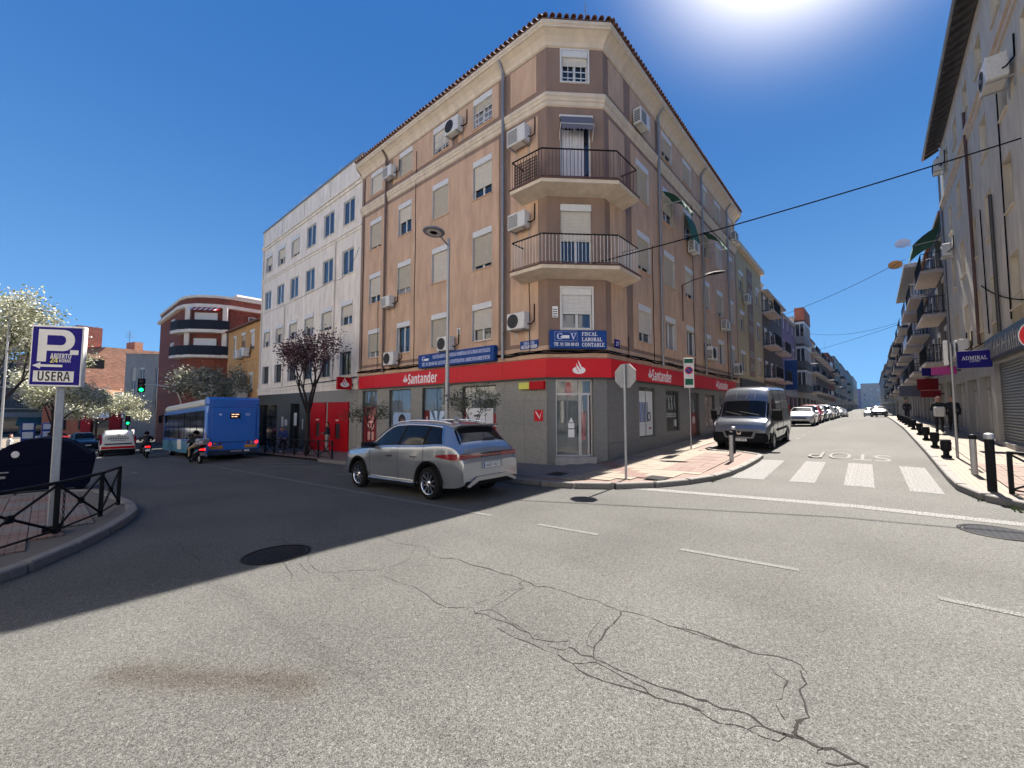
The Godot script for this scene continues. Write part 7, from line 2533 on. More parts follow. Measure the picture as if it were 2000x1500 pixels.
# smoothed row so that the panels curve instead of breaking at the stations
func row_at(o: Dictionary, p: float) -> Array:
	var e: float = o.get("soft", 0.07)
	var a := lerp_row(o.tab, p)
	if p < e or p > o.L - e: return a
	var b := lerp_row(o.tab, p - e)
	var c := lerp_row(o.tab, p + e)
	var out := []
	for i in a.size(): out.append(a[i] * 0.5 + (b[i] + c[i]) * 0.25)
	return out

# half section at p: ten points from the sill up to the middle of the roof
func section(o: Dictionary, p: float) -> Array:
	var r := row_at(o, p)
	var yl: float = o.sill if r[1] < o.sill else r[1]
	for c in o.arch:
		var d := absf(p - c)
		if d < o.ar: yl = maxf(yl, o.wr + sqrt(o.ar * o.ar - d * d) * 0.98)
	var yb: float = r[2]
	var yr: float = r[3]
	var wb: float = r[4]
	var wr: float = r[5]
	var hh := maxf(yr - yb, 0.02)
	var y1 := maxf(lerpf(o.sill, yb, 0.28), yl + 0.02)
	var y2 := maxf(lerpf(o.sill, yb, 0.66), yl + 0.05)
	var y3 := maxf(yb - 0.03, yl + 0.07)
	var cr: float = minf(o.get("cr", 0.10), hh * 0.6)
	return [Vector2(wb - 0.05, yl), Vector2(wb, y1), Vector2(wb + 0.005, y2), Vector2(wb - 0.012, y3), Vector2(wb - 0.045, yb), Vector2(lerpf(wb - 0.045, wr, 0.5) + 0.02 * hh, lerpf(yb, yr - cr, 0.5)), Vector2(wr, yr - cr), Vector2(wr - cr * 0.65, yr - cr * 0.25), Vector2(wr * 0.5, yr - 0.006), Vector2(0, yr)]

func sp(o: Dictionary, p: float, k: float, side: float, off := 0.0) -> Vector3:
	var s := section(o, p)
	var i := mini(int(k), 8)
	var q: Vector2 = s[i].lerp(s[i + 1], k - i)
	var t: Vector2 = (s[i + 1] - s[i]).normalized()
	var nn := Vector2(t.y, -t.x)
	q += nn * off
	return Vector3(q.x * side, q.y, p - o.L / 2)

func side_at(o: Dictionary, p: float, y: float, side: float, off := 0.0) -> Vector3:
	var s := section(o, p)
	for i in 5:
		if y <= s[i + 1].y or i == 4:
			var t := clampf((y - s[i].y) / maxf(s[i + 1].y - s[i].y, 0.001), 0, 1)
			return Vector3((lerpf(s[i].x, s[i + 1].x, t) + off) * side, y, p - o.L / 2)
	return Vector3.ZERO

func patch(o: Dictionary, a: Array, side: float, off := 0.006, nu := 10, nv := 6) -> G:
	# a = [p0 at k0, p1 at k0, p0 at k1, p1 at k1, k0, k1]
	var P := []
	for i in nv + 1:
		var v := float(i) / nv
		var row := []
		for j in nu + 1:
			var u := float(j) / nu
			row.append(sp(o, lerpf(lerpf(a[0], a[2], v), lerpf(a[1], a[3], v), u), lerpf(a[4], a[5], v), side, off))
		P.append(row)
	var g := G.new()
	g.grid(P, side > 0)
	return g

func across(o: Dictionary, p0: float, p1: float, k: float, off := 0.006, n := 8, k1 := -1.0) -> G:
	# a pane running right across the roofline between stations p0 and p1
	if k1 < 0: k1 = k
	var P := []
	for i in n + 1:
		var row := []
		var pp := lerpf(p0, p1, float(i) / n)
		var kk := lerpf(k, k1, float(i) / n)
		for j in 13:
			var u := j / 12.0
			var s := -1.0 if u < 0.5 else 1.0
			var q := 1.0 - absf(u - 0.5) * 2.0
			row.append(sp(o, pp, lerpf(kk, 9.0, q), s, 0.0) + Vector3(0, off, 0))
		P.append(row)
	var g := G.new()
	g.grid(P, true)
	return g

func hull(o: Dictionary) -> G:
	var P := []
	var ps := []
	var p := 0.0
	while p < o.L:
		ps.append(p)
		p += 0.06
	ps.append(o.L)
	for c in o.arch:
		for e in [-o.ar, -o.ar + 0.004, o.ar - 0.004, o.ar]: ps.append(c + e)
	ps.sort()
	for q in ps:
		var s := section(o, q)
		var row := []
		for k in 10: row.append(Vector3(-s[k].x, s[k].y, q - o.L / 2))
		for k in 9: row.append(Vector3(s[8 - k].x, s[8 - k].y, q - o.L / 2))
		P.append(row)
	var g := G.new()
	g.grid(P, true)
	for e in [0, P.size() - 1]:
		var c := Vector3.ZERO
		for q in P[e]: c += q
		c /= P[e].size()
		for k in P[e].size():
			var a: Vector3 = P[e][k]
			var b: Vector3 = P[e][(k + 1) % P[e].size()]
			if e == 0: g.tri(c, a, b)
			else: g.tri(c, b, a)
	return g

func wheel(parent: Node, at: Vector3, R: float, w: float, rim: Material, spokes: int, side: float) -> void:
	var key := "wheel%.2f_%d" % [R, spokes]
	var N := node("wheel", parent, Transform3D(Basis(Vector3(0, 0, 1), -PI / 2 * side), at))
	if not cache.has(key):
		var g := G.new()
		g.lathe([[R * 0.68, -w / 2], [R * 0.9, -w / 2], [R * 0.98, -w * 0.36], [R, -w * 0.2], [R, w * 0.2], [R * 0.98, w * 0.36], [R * 0.9, w / 2], [R * 0.7, w / 2], [R * 0.68, w * 0.42]], Vector3.ZERO, 26)
		cache[key + "t"] = g.mesh()
		g = G.new()
		g.lathe([[R * 0.70, w * 0.47], [R * 0.64, w * 0.47], [R * 0.62, w * 0.2]], Vector3.ZERO, 26)
		for k in spokes:
			var a := TAU * k / spokes
			var d := Vector3(cos(a), 0, sin(a))
			var t := Vector3(-sin(a), 0, cos(a))
			var wd := R * 0.62 / spokes * (2.1 if spokes > 6 else 1.6)
			for e in [[0.12, 0.66, w * 0.36, w * 0.44]]:
				g.quad(d * R * e[0] - t * wd * 0.4 + Vector3(0, e[2], 0), d * R * e[1] - t * wd * 0.85 + Vector3(0, e[3], 0), d * R * e[1] + t * wd * 0.35 + Vector3(0, e[3], 0), d * R * e[0] + t * wd * 0.4 + Vector3(0, e[2], 0))
				g.quad(d * R * e[0] - t * wd * 0.4 + Vector3(0, e[2], 0), d * R * e[1] - t * wd * 0.85 + Vector3(0, e[3], 0), d * R * e[1] - t * wd * 0.85 + Vector3(0, 0, 0), d * R * e[0] - t * wd * 0.4)
		g.lathe([[R * 0.16, w * 0.2], [R * 0.15, w * 0.42], [0, w * 0.43]], Vector3.ZERO, 12)
		cache[key + "r"] = g.mesh()
		g = G.new()
		g.lathe([[R * 0.66, -w * 0.1], [0, -w * 0.1]], Vector3.ZERO, 20)
		g.lathe([[R * 0.36, -w * 0.05], [R * 0.36, w * 0.05], [0, w * 0.05]], Vector3.ZERO, 20)
		cache[key + "d"] = g.mesh()
		cache[key] = true
	obj("tyre", cache[key + "t"], M.rubber, N)
	obj("rim", cache[key + "r"], rim, N)
	obj("brake_disc", cache[key + "d"], M.black, N)

func bx(parent: Node, nm: String, lo: Vector3, hi: Vector3, m: Material, b := 0.012) -> MeshInstance3D:
	var g := G.new()
	var d := (hi - lo).abs()
	g.bev(lo, hi, minf(b, minf(d.x, minf(d.y, d.z)) * 0.45))
	return obj(nm, g, m, parent)

func chassis(T: Node, o: Dictionary) -> void:
	var g := G.new()
	g.box(Vector3(-o.W + 0.22, o.sill - 0.03, -o.L / 2 + 0.35), Vector3(o.W - 0.22, o.sill + 0.5, o.L / 2 - 0.3))
	obj("underbody", g, M.black, T)
	for c in o.arch:
		for s in [-1.0, 1.0]:
			wheel(T, Vector3(s * (o.W - 0.115), o.wr, c - o.L / 2), o.wr, 0.23, o.get("rim", M.steel), o.get("spokes", 5), s)

func paint(key: String, rgb: Array, metal := 0.3, rough := 0.28) -> StandardMaterial3D:
	return mk(key, rgb, rough, {"metal": metal, "coat": 0.8})

func suv() -> void:
	var o := {"L": 5.2, "W": 1.0, "sill": 0.30, "wr": 0.375, "ar": 0.455, "arch": [1.02, 4.12], "spokes": 10, "rim": M.chrome, "cr": 0.12,
		"tab": [[0.0, 0.42, 0.80, 0.84, 0.74, 0.62], [0.12, 0.30, 0.94, 1.0, 0.88, 0.74], [0.4, 0.30, 1.02, 1.10, 0.96, 0.84], [0.95, 0.30, 1.08, 1.19, 0.99, 0.86], [1.42, 0.30, 1.12, 1.26, 1.0, 0.85], [1.75, 0.30, 1.14, 1.50, 1.0, 0.80], [2.12, 0.30, 1.16, 1.72, 1.0, 0.74], [2.5, 0.30, 1.17, 1.81, 1.0, 0.71], [3.1, 0.30, 1.18, 1.84, 1.0, 0.71], [3.8, 0.30, 1.20, 1.82, 1.0, 0.71], [4.35, 0.30, 1.24, 1.77, 0.995, 0.71], [4.66, 0.30, 1.25, 1.70, 0.98, 0.70], [4.92, 0.32, 1.22, 1.38, 0.96, 0.76], [5.05, 0.34, 1.14, 1.22, 0.94, 0.78], [5.12, 0.36, 1.06, 1.10, 0.92, 0.78], [5.2, 0.42, 0.86, 0.88, 0.88, 0.76]]}
	var T := thing("silver_suv", "silver grey estate car with full-width red tail light waiting at the corner", "car", on(6.93, -9.46), 0.0)
	# sit on the slope of the road
	var dz := (gy(6.9, -7.9) - gy(6.9, -11.0)) / 3.1
	T.basis = Basis(Vector3.RIGHT, -atan(dz)).scaled(Vector3(1.0, 1.0, 1.04))
	T.position = on(6.95, -9.42)
	var silver := paint("suv_paint", [0.30, 0.325, 0.36], 0.65, 0.16)
	obj("body", hull(o), silver, T)
	chassis(T, o)
	for s in [-1.0, 1.0]:
		obj("pillar_trim", patch(o, [1.62, 4.56, 2.14, 4.34, 4.2, 6.02], s, 0.004, 20), M.black, T)
		for a in [[1.72, 2.86, 2.20, 2.98, 4.25, 6.0], [2.98, 3.86, 3.06, 3.88, 4.25, 6.0], [3.96, 4.52, 3.97, 4.32, 4.25, 6.0]]:
			obj("side_window", patch(o, a, s, 0.007), M.car_glass, T)
		var g := G.new()
		var pts := []
		for k in 15: pts.append(sp(o, lerpf(1.55, 4.36, k / 14.0), 6.1 - (0.0 if k > 4 else (4 - k) * 0.35), s, 0.014))
		for k in 4: pts.append(sp(o, lerpf(4.40, 4.58, k / 3.0), lerpf(5.9, 4.3, k / 3.0), s, 0.014))
		g.tube(pts, 0.016, 6)
		obj("window_trim", g, M.chrome, T)
		g = G.new()
		pts = []
		for k in 12: pts.append(sp(o, lerpf(2.2, 4.5, k / 11.0), 7.2, s, 0.035))
		g.tube(pts, 0.02, 6)
		obj("roof_rail", g, M.chrome, T)
		# dark cladding round the arches and along the sill
		for c in o.arch:
			g = G.new()
			var rows := [[], [], []]
			for k in 17:
				var a := PI * k / 16.0
				for e in 3:
					var rr: float = o.ar + [-0.02, 0.0, 0.07][e]
					rows[e].append(Vector3(s * (o.W + [-0.10, 0.008, 0.004][e]), o.wr + sin(a) * rr * 0.99, c - o.L / 2 + cos(a) * rr))
			g.grid(rows, s < 0)
			obj("arch_cladding", g, M.black, T)
		bx(T, "sill_trim", Vector3(s * 0.90, 0.25, -1.06), Vector3(s * 1.0, 0.36, 1.05), M.black)
		bx(T, "sill_strip", Vector3(s * 0.99, 0.34, -1.0), Vector3(s * 1.012, 0.375, 1.0), M.chrome)
		for z in [-0.05, 0.98]: bx(T, "door_handle", Vector3(s * 0.995, 0.95, z - 0.1), Vector3(s * 1.02, 0.985, z + 0.1), M.black_gloss)
		for p in [[1.62, 0.3, 0.9], [2.92, 0.05, 1.0], [3.92, 0.55, 1.0]]:
			g = G.new()
			pts = []
			for k in 10: pts.append(sp(o, p[0] + 0.06 * sin(k * 0.35) * p[1], lerpf(0.4, 4.1, k / 9.0), s, 0.002))
			g.tube(pts, 0.004, 4)
			obj("door_seam", g, M.black, T)
		bx(T, "mirror", Vector3(s * 1.0, 1.14, -0.98), Vector3(s * 1.2, 1.30, -0.80), M.black_gloss, 0.04)
		# tail lamp clusters wrapping the corner
		var lamp := []
		for y in [0.94, 1.0, 1.07]:
			var row := []
			for k in 9: row.append(side_at(o, lerpf(4.42, 5.13, k / 8.0), lerpf(1.02, y, minf(1.0, 0.3 + k * 0.15)), s, 0.012))
			lamp.append(row)
		g = G.new()
		g.grid(lamp, s > 0)
		obj("tail_lamp", g, M.tail_red, T)
		bx(T, "tail_lamp_inner", Vector3(s * 0.36, 0.945, 2.52), Vector3(s * 0.905, 1.065, 2.578), M.tail_red, 0.02)
		bx(T, "rear_reflector", Vector3(s * 0.62, 0.50, 2.575), Vector3(s * 0.86, 0.53, 2.60), M.tail_red)
		bx(T, "bumper_vent", Vector3(s * 0.865, 0.55, 2.52), Vector3(s * 0.895, 0.74, 2.57), M.black)
	obj("windscreen", across(o, 1.5, 2.3, 6.3, 0.008), M.car_glass, T)
	obj("rear_window", across(o, 4.70, 4.965, 6.35, 0.010, 8, 6.1), M.car_glass, T)
	var g2 := G.new()
	g2.T = Transform3D(Basis(Vector3.RIGHT, -0.18), Vector3(0, 1.66, 2.12))
	g2.bev(Vector3(-0.66, 0.0, -0.16), Vector3(0.66, 0.035, 0.14), 0.012)
	obj("spoiler", g2, silver, T)
	bx(T, "light_bar", Vector3(-0.80, 0.985, 2.525), Vector3(0.80, 1.03, 2.585), M.tail_red)
	bx(T, "light_bar_base", Vector3(-0.86, 0.935, 2.50), Vector3(0.86, 1.072, 2.57), M.black_gloss)
	bx(T, "plate_recess", Vector3(-0.36, 0.70, 2.58), Vector3(0.36, 0.88, 2.603), M.zinc)
	var pl := bx(T, "number_plate", Vector3(-0.27, 0.725, 2.60), Vector3(0.27, 0.835, 2.612), M.logo_white, 0.003)
	g2 = G.new()
	g2.box(Vector3(-0.268, 0.727, 2.612), Vector3(-0.225, 0.833, 2.614))
	obj("plate_band", g2, M.blue_sign, pl)
	text(pl, "4669 NGV", Transform3D(Basis.IDENTITY, Vector3(0.02, 0.78, 2.6125)), 0.085, M.letter_black, {"width": 0.44, "depth": 0.002, "nm": "plate_text"})
	bx(T, "rear_bumper", Vector3(-0.84, 0.34, 2.50), Vector3(0.84, 0.47, 2.63), M.black, 0.03)
	g2 = G.new()
	g2.T = Transform3D(Basis.IDENTITY, Vector3(0, 0, 0))
	g2.plate(PackedVector2Array([Vector2(-0.82, 0.38), Vector2(-0.5, 0.55), Vector2(0.5, 0.55), Vector2(0.82, 0.38), Vector2(0.76, 0.34), Vector2(0.46, 0.46), Vector2(-0.46, 0.46), Vector2(-0.76, 0.34)]), 2.615, 2.65)
	obj("skid_plate", g2, M.steel, T)
	bx(T, "aerial_fin", Vector3(-0.02, 1.80, 1.35), Vector3(0.02, 1.90, 1.52), silver, 0.015)
	bx(T, "rear_wiper", Vector3(-0.02, 1.36, 2.36), Vector3(0.4, 1.385, 2.39), M.black)

func van_boxer() -> void:
	var o := {"L": 5.7, "W": 1.03, "sill": 0.34, "wr": 0.345, "ar": 0.41, "arch": [0.98, 4.45], "spokes": 6, "cr": 0.16, "soft": 0.10,
		"tab": [[0.0, 0.40, 0.80, 0.88, 0.88, 0.76], [0.08, 0.30, 0.98, 1.06, 0.97, 0.84], [0.26, 0.30, 1.08, 1.18, 1.02, 0.90], [0.52, 0.30, 1.14, 1.28, 1.03, 0.93], [0.82, 0.30, 1.19, 1.62, 1.03, 0.92], [1.12, 0.30, 1.22, 1.96, 1.03, 0.90], [1.36, 0.30, 1.24, 2.26, 1.03, 0.87], [1.66, 0.30, 1.26, 2.50, 1.03, 0.86], [2.1, 0.30, 1.26, 2.57, 1.03, 0.86], [4.0, 0.30, 1.26, 2.58, 1.03, 0.86], [5.4, 0.30, 1.26, 2.56, 1.03, 0.86], [5.62, 0.32, 1.26, 2.48, 1.02, 0.84], [5.7, 0.34, 1.26, 2.40, 1.0, 0.82]]}
	var T := thing("silver_van", "tall silver panel van parked facing the crossing with black bumper", "van", on(21.2, -4.05), 0.0)
	# nose towards -x
	var slope := (gy(23, -4) - gy(19, -4)) / 4.0
	T.transform = Transform3D(Basis(Vector3(0, 0, 1), atan(slope)) * Basis(Vector3.UP, PI / 2), on(21.2, -4.05))
	var silver := paint("van_paint", [0.18, 0.20, 0.23], 0.5, 0.2)
	obj("body", hull(o), silver, T)
	chassis(T, o)
	obj("windscreen", across(o, 0.58, 1.13, 6.15, 0.010), M.car_glass, T)
	for s in [-1.0, 1.0]:
		obj("side_window", patch(o, [0.95, 1.85, 1.3, 1.86, 4.2, 5.5], s), M.car_glass, T)
		bx(T, "mirror", Vector3(s * 1.06, 1.18, -2.02), Vector3(s * 1.28, 1.62, -1.82), M.black, 0.05)
		bx(T, "mirror_arm", Vector3(s * 0.98, 1.3, -1.96), Vector3(s * 1.07, 1.4, -1.88), M.black)
		obj("headlamp", patch(o, [0.06, 0.46, 0.14, 0.62, 3.2, 5.2], s, 0.010), M.lamp_glass, T)
		bx(T, "side_strip", Vector3(s * 1.015, 0.72, -1.2), Vector3(s * 1.045, 0.82, 1.15), M.black)
		bx(T, "sill_strip", Vector3(s * 0.97, 0.30, -1.4), Vector3(s * 1.03, 0.40, 1.1), M.black)
		for c in o.arch:
			var g := G.new()
			var rows := [[], []]
			for k in 13:
				var a := PI * k / 12.0
				for e in 2:
					var rr: float = o.ar + [-0.02, 0.06][e]
					rows[e].append(Vector3(s * (o.W + [-0.06, 0.006][e]), o.wr + sin(a) * rr, c - o.L / 2 + cos(a) * rr))
			g.grid(rows, s < 0)
			obj("arch_trim", g, M.black, T)
		for p in [0.9, 1.92, 3.3, 5.4]:
			var g := G.new()
			var pts := []
			for k in 12: pts.append(sp(o, p, lerpf(0.6, 6.0, k / 11.0), s, 0.002))
			g.tube(pts, 0.005, 4)
			obj("door_seam", g, M.black, T)
		var g3 := G.new()
		g3.tube([sp(o, 2.1, 5.1, s, 0.004), sp(o, 5.6, 5.1, s, 0.004)], 0.012, 4)
		obj("rain_gutter", g3, M.zinc, T)
		bx(T, "tail_lamp", Vector3(s * 0.9, 1.0, 2.83), Vector3(s * 1.0, 1.7, 2.87), M.tail_red)
		bx(T, "door_handle", Vector3(s * 1.02, 1.06, -0.95), Vector3(s * 1.05, 1.1, -0.78), M.black)
	# black bumper, grille in a pale frame, badge and plate
	bx(T, "bumper", Vector3(-0.97, 0.30, -2.93), Vector3(0.97, 0.74, -2.55), M.black, 0.09)
	bx(T, "bumper_side", Vector3(-1.04, 0.34, -2.66), Vector3(-0.9, 0.76, -2.3), M.black, 0.05)
	bx(T, "bumper_side", Vector3(0.9, 0.34, -2.66), Vector3(1.04, 0.76, -2.3), M.black, 0.05)
	var g := G.new()
	g.plate(PackedVector2Array([Vector2(-0.62, 0.84), Vector2(0.62, 0.84), Vector2(0.5, 0.52), Vector2(-0.5, 0.52)]), -2.96, -2.93)
	obj("grille_frame", g, silver, T)
	g = G.new()
	g.plate(PackedVector2Array([Vector2(-0.52, 0.79), Vector2(0.52, 0.79), Vector2(0.43, 0.57), Vector2(-0.43, 0.57)]), -2.975, -2.955)
	obj("grille", g, M.black, T)
	g = G.new()
	g.plate(PackedVector2Array([Vector2(-0.09, 0.80), Vector2(0, 0.70), Vector2(0.09, 0.80), Vector2(0.06, 0.66), Vector2(-0.06, 0.66)]), -2.99, -2.974)
	obj("badge", g, M.chrome, T)
	var pl := bx(T, "number_plate", Vector3(-0.26, 0.40, -2.945), Vector3(0.26, 0.50, -2.925), M.logo_white, 0.003)
	text(pl, "4121 DTC", Transform3D(Basis(Vector3.UP, PI), Vector3(0, 0.45, -2.946)), 0.075, M.letter_black, {"width": 0.44, "depth": 0.002, "nm": "plate_text"})
	for x in [-0.35, -0.05, 0.35]:
		g = G.new()
		var pts := []
		for k in 6: pts.append(Vector3(x, lerpf(2.05, 2.44, k / 5.0), -2.85 + lerpf(1.19, 1.58, k / 5.0) - 0.02))
		g.tube(pts, 0.008, 4)
		obj("roof_rib", g, M.zinc, T)
	for q in [[-0.6, 0.1], [0.05, 0.65]]:
		g = G.new()
		g.tube([sp(o, 0.60, 9.0, 1, 0.03) + Vector3(q[0], 0, 0), sp(o, 0.72, 9.0, 1, 0.03) + Vector3(q[1], 0, 0)], 0.01, 4)
		obj("wiper", g, M.black, T)

func small_car(nm: String, label: String, key: String, rgb: Array, xform: Transform3D, o2 := {}) -> Node3D:
	var h: float = o2.get("h", 1.48)
	var o := {"L": 4.2, "W": 0.88, "sill": 0.26, "wr": 0.30, "ar": 0.36, "arch": [0.82, 3.40], "spokes": 5, "cr": 0.10,
		"tab": [[0.0, 0.36, 0.62, 0.66, 0.66, 0.56], [0.12, 0.25, 0.76, 0.82, 0.78, 0.66], [0.5, 0.25, 0.86, 0.94, 0.86, 0.74], [1.05, 0.25, 0.92, 1.04, 0.88, 0.76], [1.25, 0.25, 0.94, 1.10, 0.88, 0.74], [1.7, 0.25, 0.95, h - 0.14, 0.88, 0.66], [2.0, 0.25, 0.96, h - 0.02, 0.88, 0.62], [2.6, 0.25, 0.97, h, 0.88, 0.62], [3.3, 0.25, 0.99, h - 0.06, 0.87, 0.62], [3.7, 0.25, 1.0, h - 0.18, 0.86, 0.62], [4.02, 0.28, 0.97, 1.05, 0.83, 0.68], [4.14, 0.30, 0.88, 0.92, 0.80, 0.68], [4.2, 0.36, 0.66, 0.70, 0.76, 0.66]]}
	var T := thing(nm, label, "car")
	T.transform = xform
	var pm: Material = M[key] if M.has(key) else paint(key, rgb, o2.get("metal", 0.2))
	obj("body", hull(o), pm, T)
	chassis(T, o)
	obj("windscreen", across(o, 1.24, 1.92, 6.2, 0.008), M.car_glass, T)
	obj("rear_window", across(o, 3.74, 4.0, 6.3, 0.008), M.car_glass, T)
	for s in [-1.0, 1.0]:
		for a in [[1.5, 2.35, 1.88, 2.38, 4.25, 6.0], [2.45, 3.3, 2.48, 3.2, 4.25, 6.0]]: obj("side_window", patch(o, a, s), M.car_glass, T)
		obj("headlamp", patch(o, [0.10, 0.46, 0.16, 0.62, 3.0, 4.4], s, 0.008), M.lamp_glass, T)
		obj("tail_lamp", patch(o, [3.95, 4.15, 3.9, 4.08, 3.0, 4.2], s, 0.008), M.tail_red, T)
		bx(T, "mirror", Vector3(s * 0.9, 0.95, -0.72), Vector3(s * 1.04, 1.07, -0.58), pm, 0.03)
	bx(T, "grille", Vector3(-0.45, 0.56, -2.11), Vector3(0.45, 0.66, -2.06), M.black)
	bx(T, "lower_grille", Vector3(-0.6, 0.30, -2.10), Vector3(0.6, 0.44, -2.0), M.black, 0.03)
	bx(T, "number_plate", Vector3(-0.25, 0.46, -2.125), Vector3(0.25, 0.555, -2.09), M.logo_white, 0.003)
	return T

func vehicles() -> void:
	mk("tail_red", [0.20, 0.004, 0.012], 0.12, {"coat": 1.0})
	mk("lamp_glass", [0.62, 0.64, 0.66], 0.08, {"metal": 0.5})
	mk("brake_lit", [0.8, 0.02, 0.03], 0.3, {"emit": [1.0, 0.08, 0.08], "power": 2.0})
	mk("amber", [0.5, 0.22, 0.02], 0.4)
	suv()
	van_boxer()
	bus()
	# parked row on the side street: noses towards the crossing
	var nose := Basis(Vector3.UP, PI / 2)
	var rows := [[38.3, -4.1, "car_white", [0.62, 0.62, 0.62], "white low car parked behind the silver van", 1.42], [44.2, -4.2, "car_red", [0.35, 0.015, 0.025], "dark red car parked behind the white one, sun glinting", 1.62], [49.6, -4.2, "car_black", [0.03, 0.03, 0.035], "black car squeezed behind the red one", 1.5], [55.6, -4.1, "car_silver", [0.45, 0.46, 0.48], "silver people carrier gleaming in the parked row", 1.66], [62.0, -4.2, "car_green", [0.04, 0.07, 0.06], "dark green car in the parked row", 1.5], [68.0, -4.2, "car_grey", [0.12, 0.125, 0.13], "charcoal car in the parked row past the green one", 1.55], [76.0, -4.1, "car_silver", [], "pale silver hatchback near the crest of the street", 1.5], [83.0, -4.2, "car_white", [], "white car at the crest among parked cars", 1.45], [91.0, -4.2, "car_grey", [], "grey car just beyond the crest", 1.5]]
	for q in rows:
		small_car("parked_car", q[4], q[2], q[3], Transform3D(nose, on(q[0], q[1])), {"h": q[5]}).set_meta("group", "cars parked along the side street")
	small_car("oncoming_car", "white car driving down the middle of side street with glinting lamps", "car_white", [], Transform3D(nose, on(92.0, -0.4)), {"h": 1.6})
	for q in [[74.0, 0.55, "car_black", "black car parked by the small bollards up the street"], [80.0, 0.5, "car_grey", "grey car parked tight to opposite kerb near crest"]]:
		small_car("parked_car", q[2 + 1], q[2], [], Transform3D(nose, on(q[0], q[1])), {"h": 1.5})
	# cars on the main street, noses towards the camera
	var back := Basis(Vector3.UP, PI)
	small_car("oncoming_car", "dark blue car coming on with one bright headlamp", "car_navy", [0.012, 0.018, 0.035], Transform3D(back * Basis(Vector3.UP, 0.1), on(2.6, -58.5)), {"h": 1.66})
	small_car("parked_car", "red car beyond the dark blue one on main street", "car_red", [], Transform3D(back * Basis(Vector3.UP, 0.4), on(0.9, -67.0)), {"h": 1.45})
	delivery_van()
	scooter(on(5.2, -26.2), 0.10, "black scooter with grey top box riding beside the blue bus", true)
	scooter(on(4.4, -35.2), -0.05, "dark scooter with white tail plate behind the white delivery van", false)

func delivery_van() -> void:
	var o := {"L": 4.3, "W": 0.92, "sill": 0.28, "wr": 0.31, "ar": 0.37, "arch": [0.85, 3.5], "spokes": 5, "cr": 0.14,
		"tab": [[0.0, 0.36, 0.66, 0.70, 0.70, 0.58], [0.15, 0.28, 0.84, 0.90, 0.84, 0.7], [0.8, 0.28, 0.98, 1.08, 0.91, 0.78], [1.1, 0.28, 1.0, 1.18, 0.92, 0.78], [1.6, 0.28, 1.02, 1.66, 0.92, 0.72], [1.95, 0.28, 1.04, 1.82, 0.92, 0.72], [3.6, 0.28, 1.05, 1.84, 0.92, 0.74], [4.12, 0.28, 1.04, 1.80, 0.91, 0.74], [4.25, 0.30, 1.0, 1.70, 0.89, 0.74], [4.3, 0.34, 0.95, 1.55, 0.86, 0.72]]}
	var T := thing("delivery_van", "small white delivery van with dark lettering seen from behind", "van")
	T.transform = Transform3D(Basis(Vector3.UP, -0.04), on(3.6, -42.2))
	var wp: Material = paint("van_white", [0.62, 0.62, 0.60], 0.0)
	obj("body", hull(o), wp, T)
	chassis(T, o)
	obj("windscreen", across(o, 1.15, 1.85, 6.2, 0.008), M.car_glass, T)
	for s in [-1.0, 1.0]:
		obj("side_window", patch(o, [1.45, 2.2, 1.75, 2.2, 4.3, 6.0], s), M.car_glass, T)
		bx(T, "tail_lamp", Vector3(s * 0.84, 0.85, 2.05), Vector3(s * 0.93, 1.45, 2.14), M.tail_red)
		bx(T, "mirror", Vector3(s * 0.94, 1.05, -0.75), Vector3(s * 1.08, 1.25, -0.6), M.black, 0.03)
	bx(T, "rear_bumper", Vector3(-0.9, 0.32, 2.05), Vector3(0.9, 0.55, 2.24), M.black, 0.05)
	bx(T, "red_band", Vector3(-0.86, 0.58, 2.14), Vector3(0.86, 0.74, 2.165), M.red_panel, 0.01)
	bx(T, "plate_bar", Vector3(-0.7, 0.86, 2.145), Vector3(0.7, 0.95, 2.17), M.black)
	for q in [[1.40, 0.9, 0.05], [1.28, 1.1, 0.09], [1.15, 0.8, 0.05]]:
		var g := G.new()
		for k in 9: g.box(Vector3(-q[1] / 2 + k * q[1] / 9.0, q[0] - q[2] / 2, 2.15), Vector3(-q[1] / 2 + (k + 0.7) * q[1] / 9.0, q[0] + q[2] / 2, 2.158))
		obj("lettering", g, M.letter_black, T)
	var g2 := G.new()
	g2.T = Transform3D(Basis(Vector3.RIGHT, PI / 2), Vector3(0, 1.5, 2.12))
	g2.lathe([[0.09, 0.0], [0.09, 0.03], [0.05, 0.03], [0.05, 0.0]], Vector3.ZERO, 16)
	obj("logo_ring", g2, M.letter_black, T)

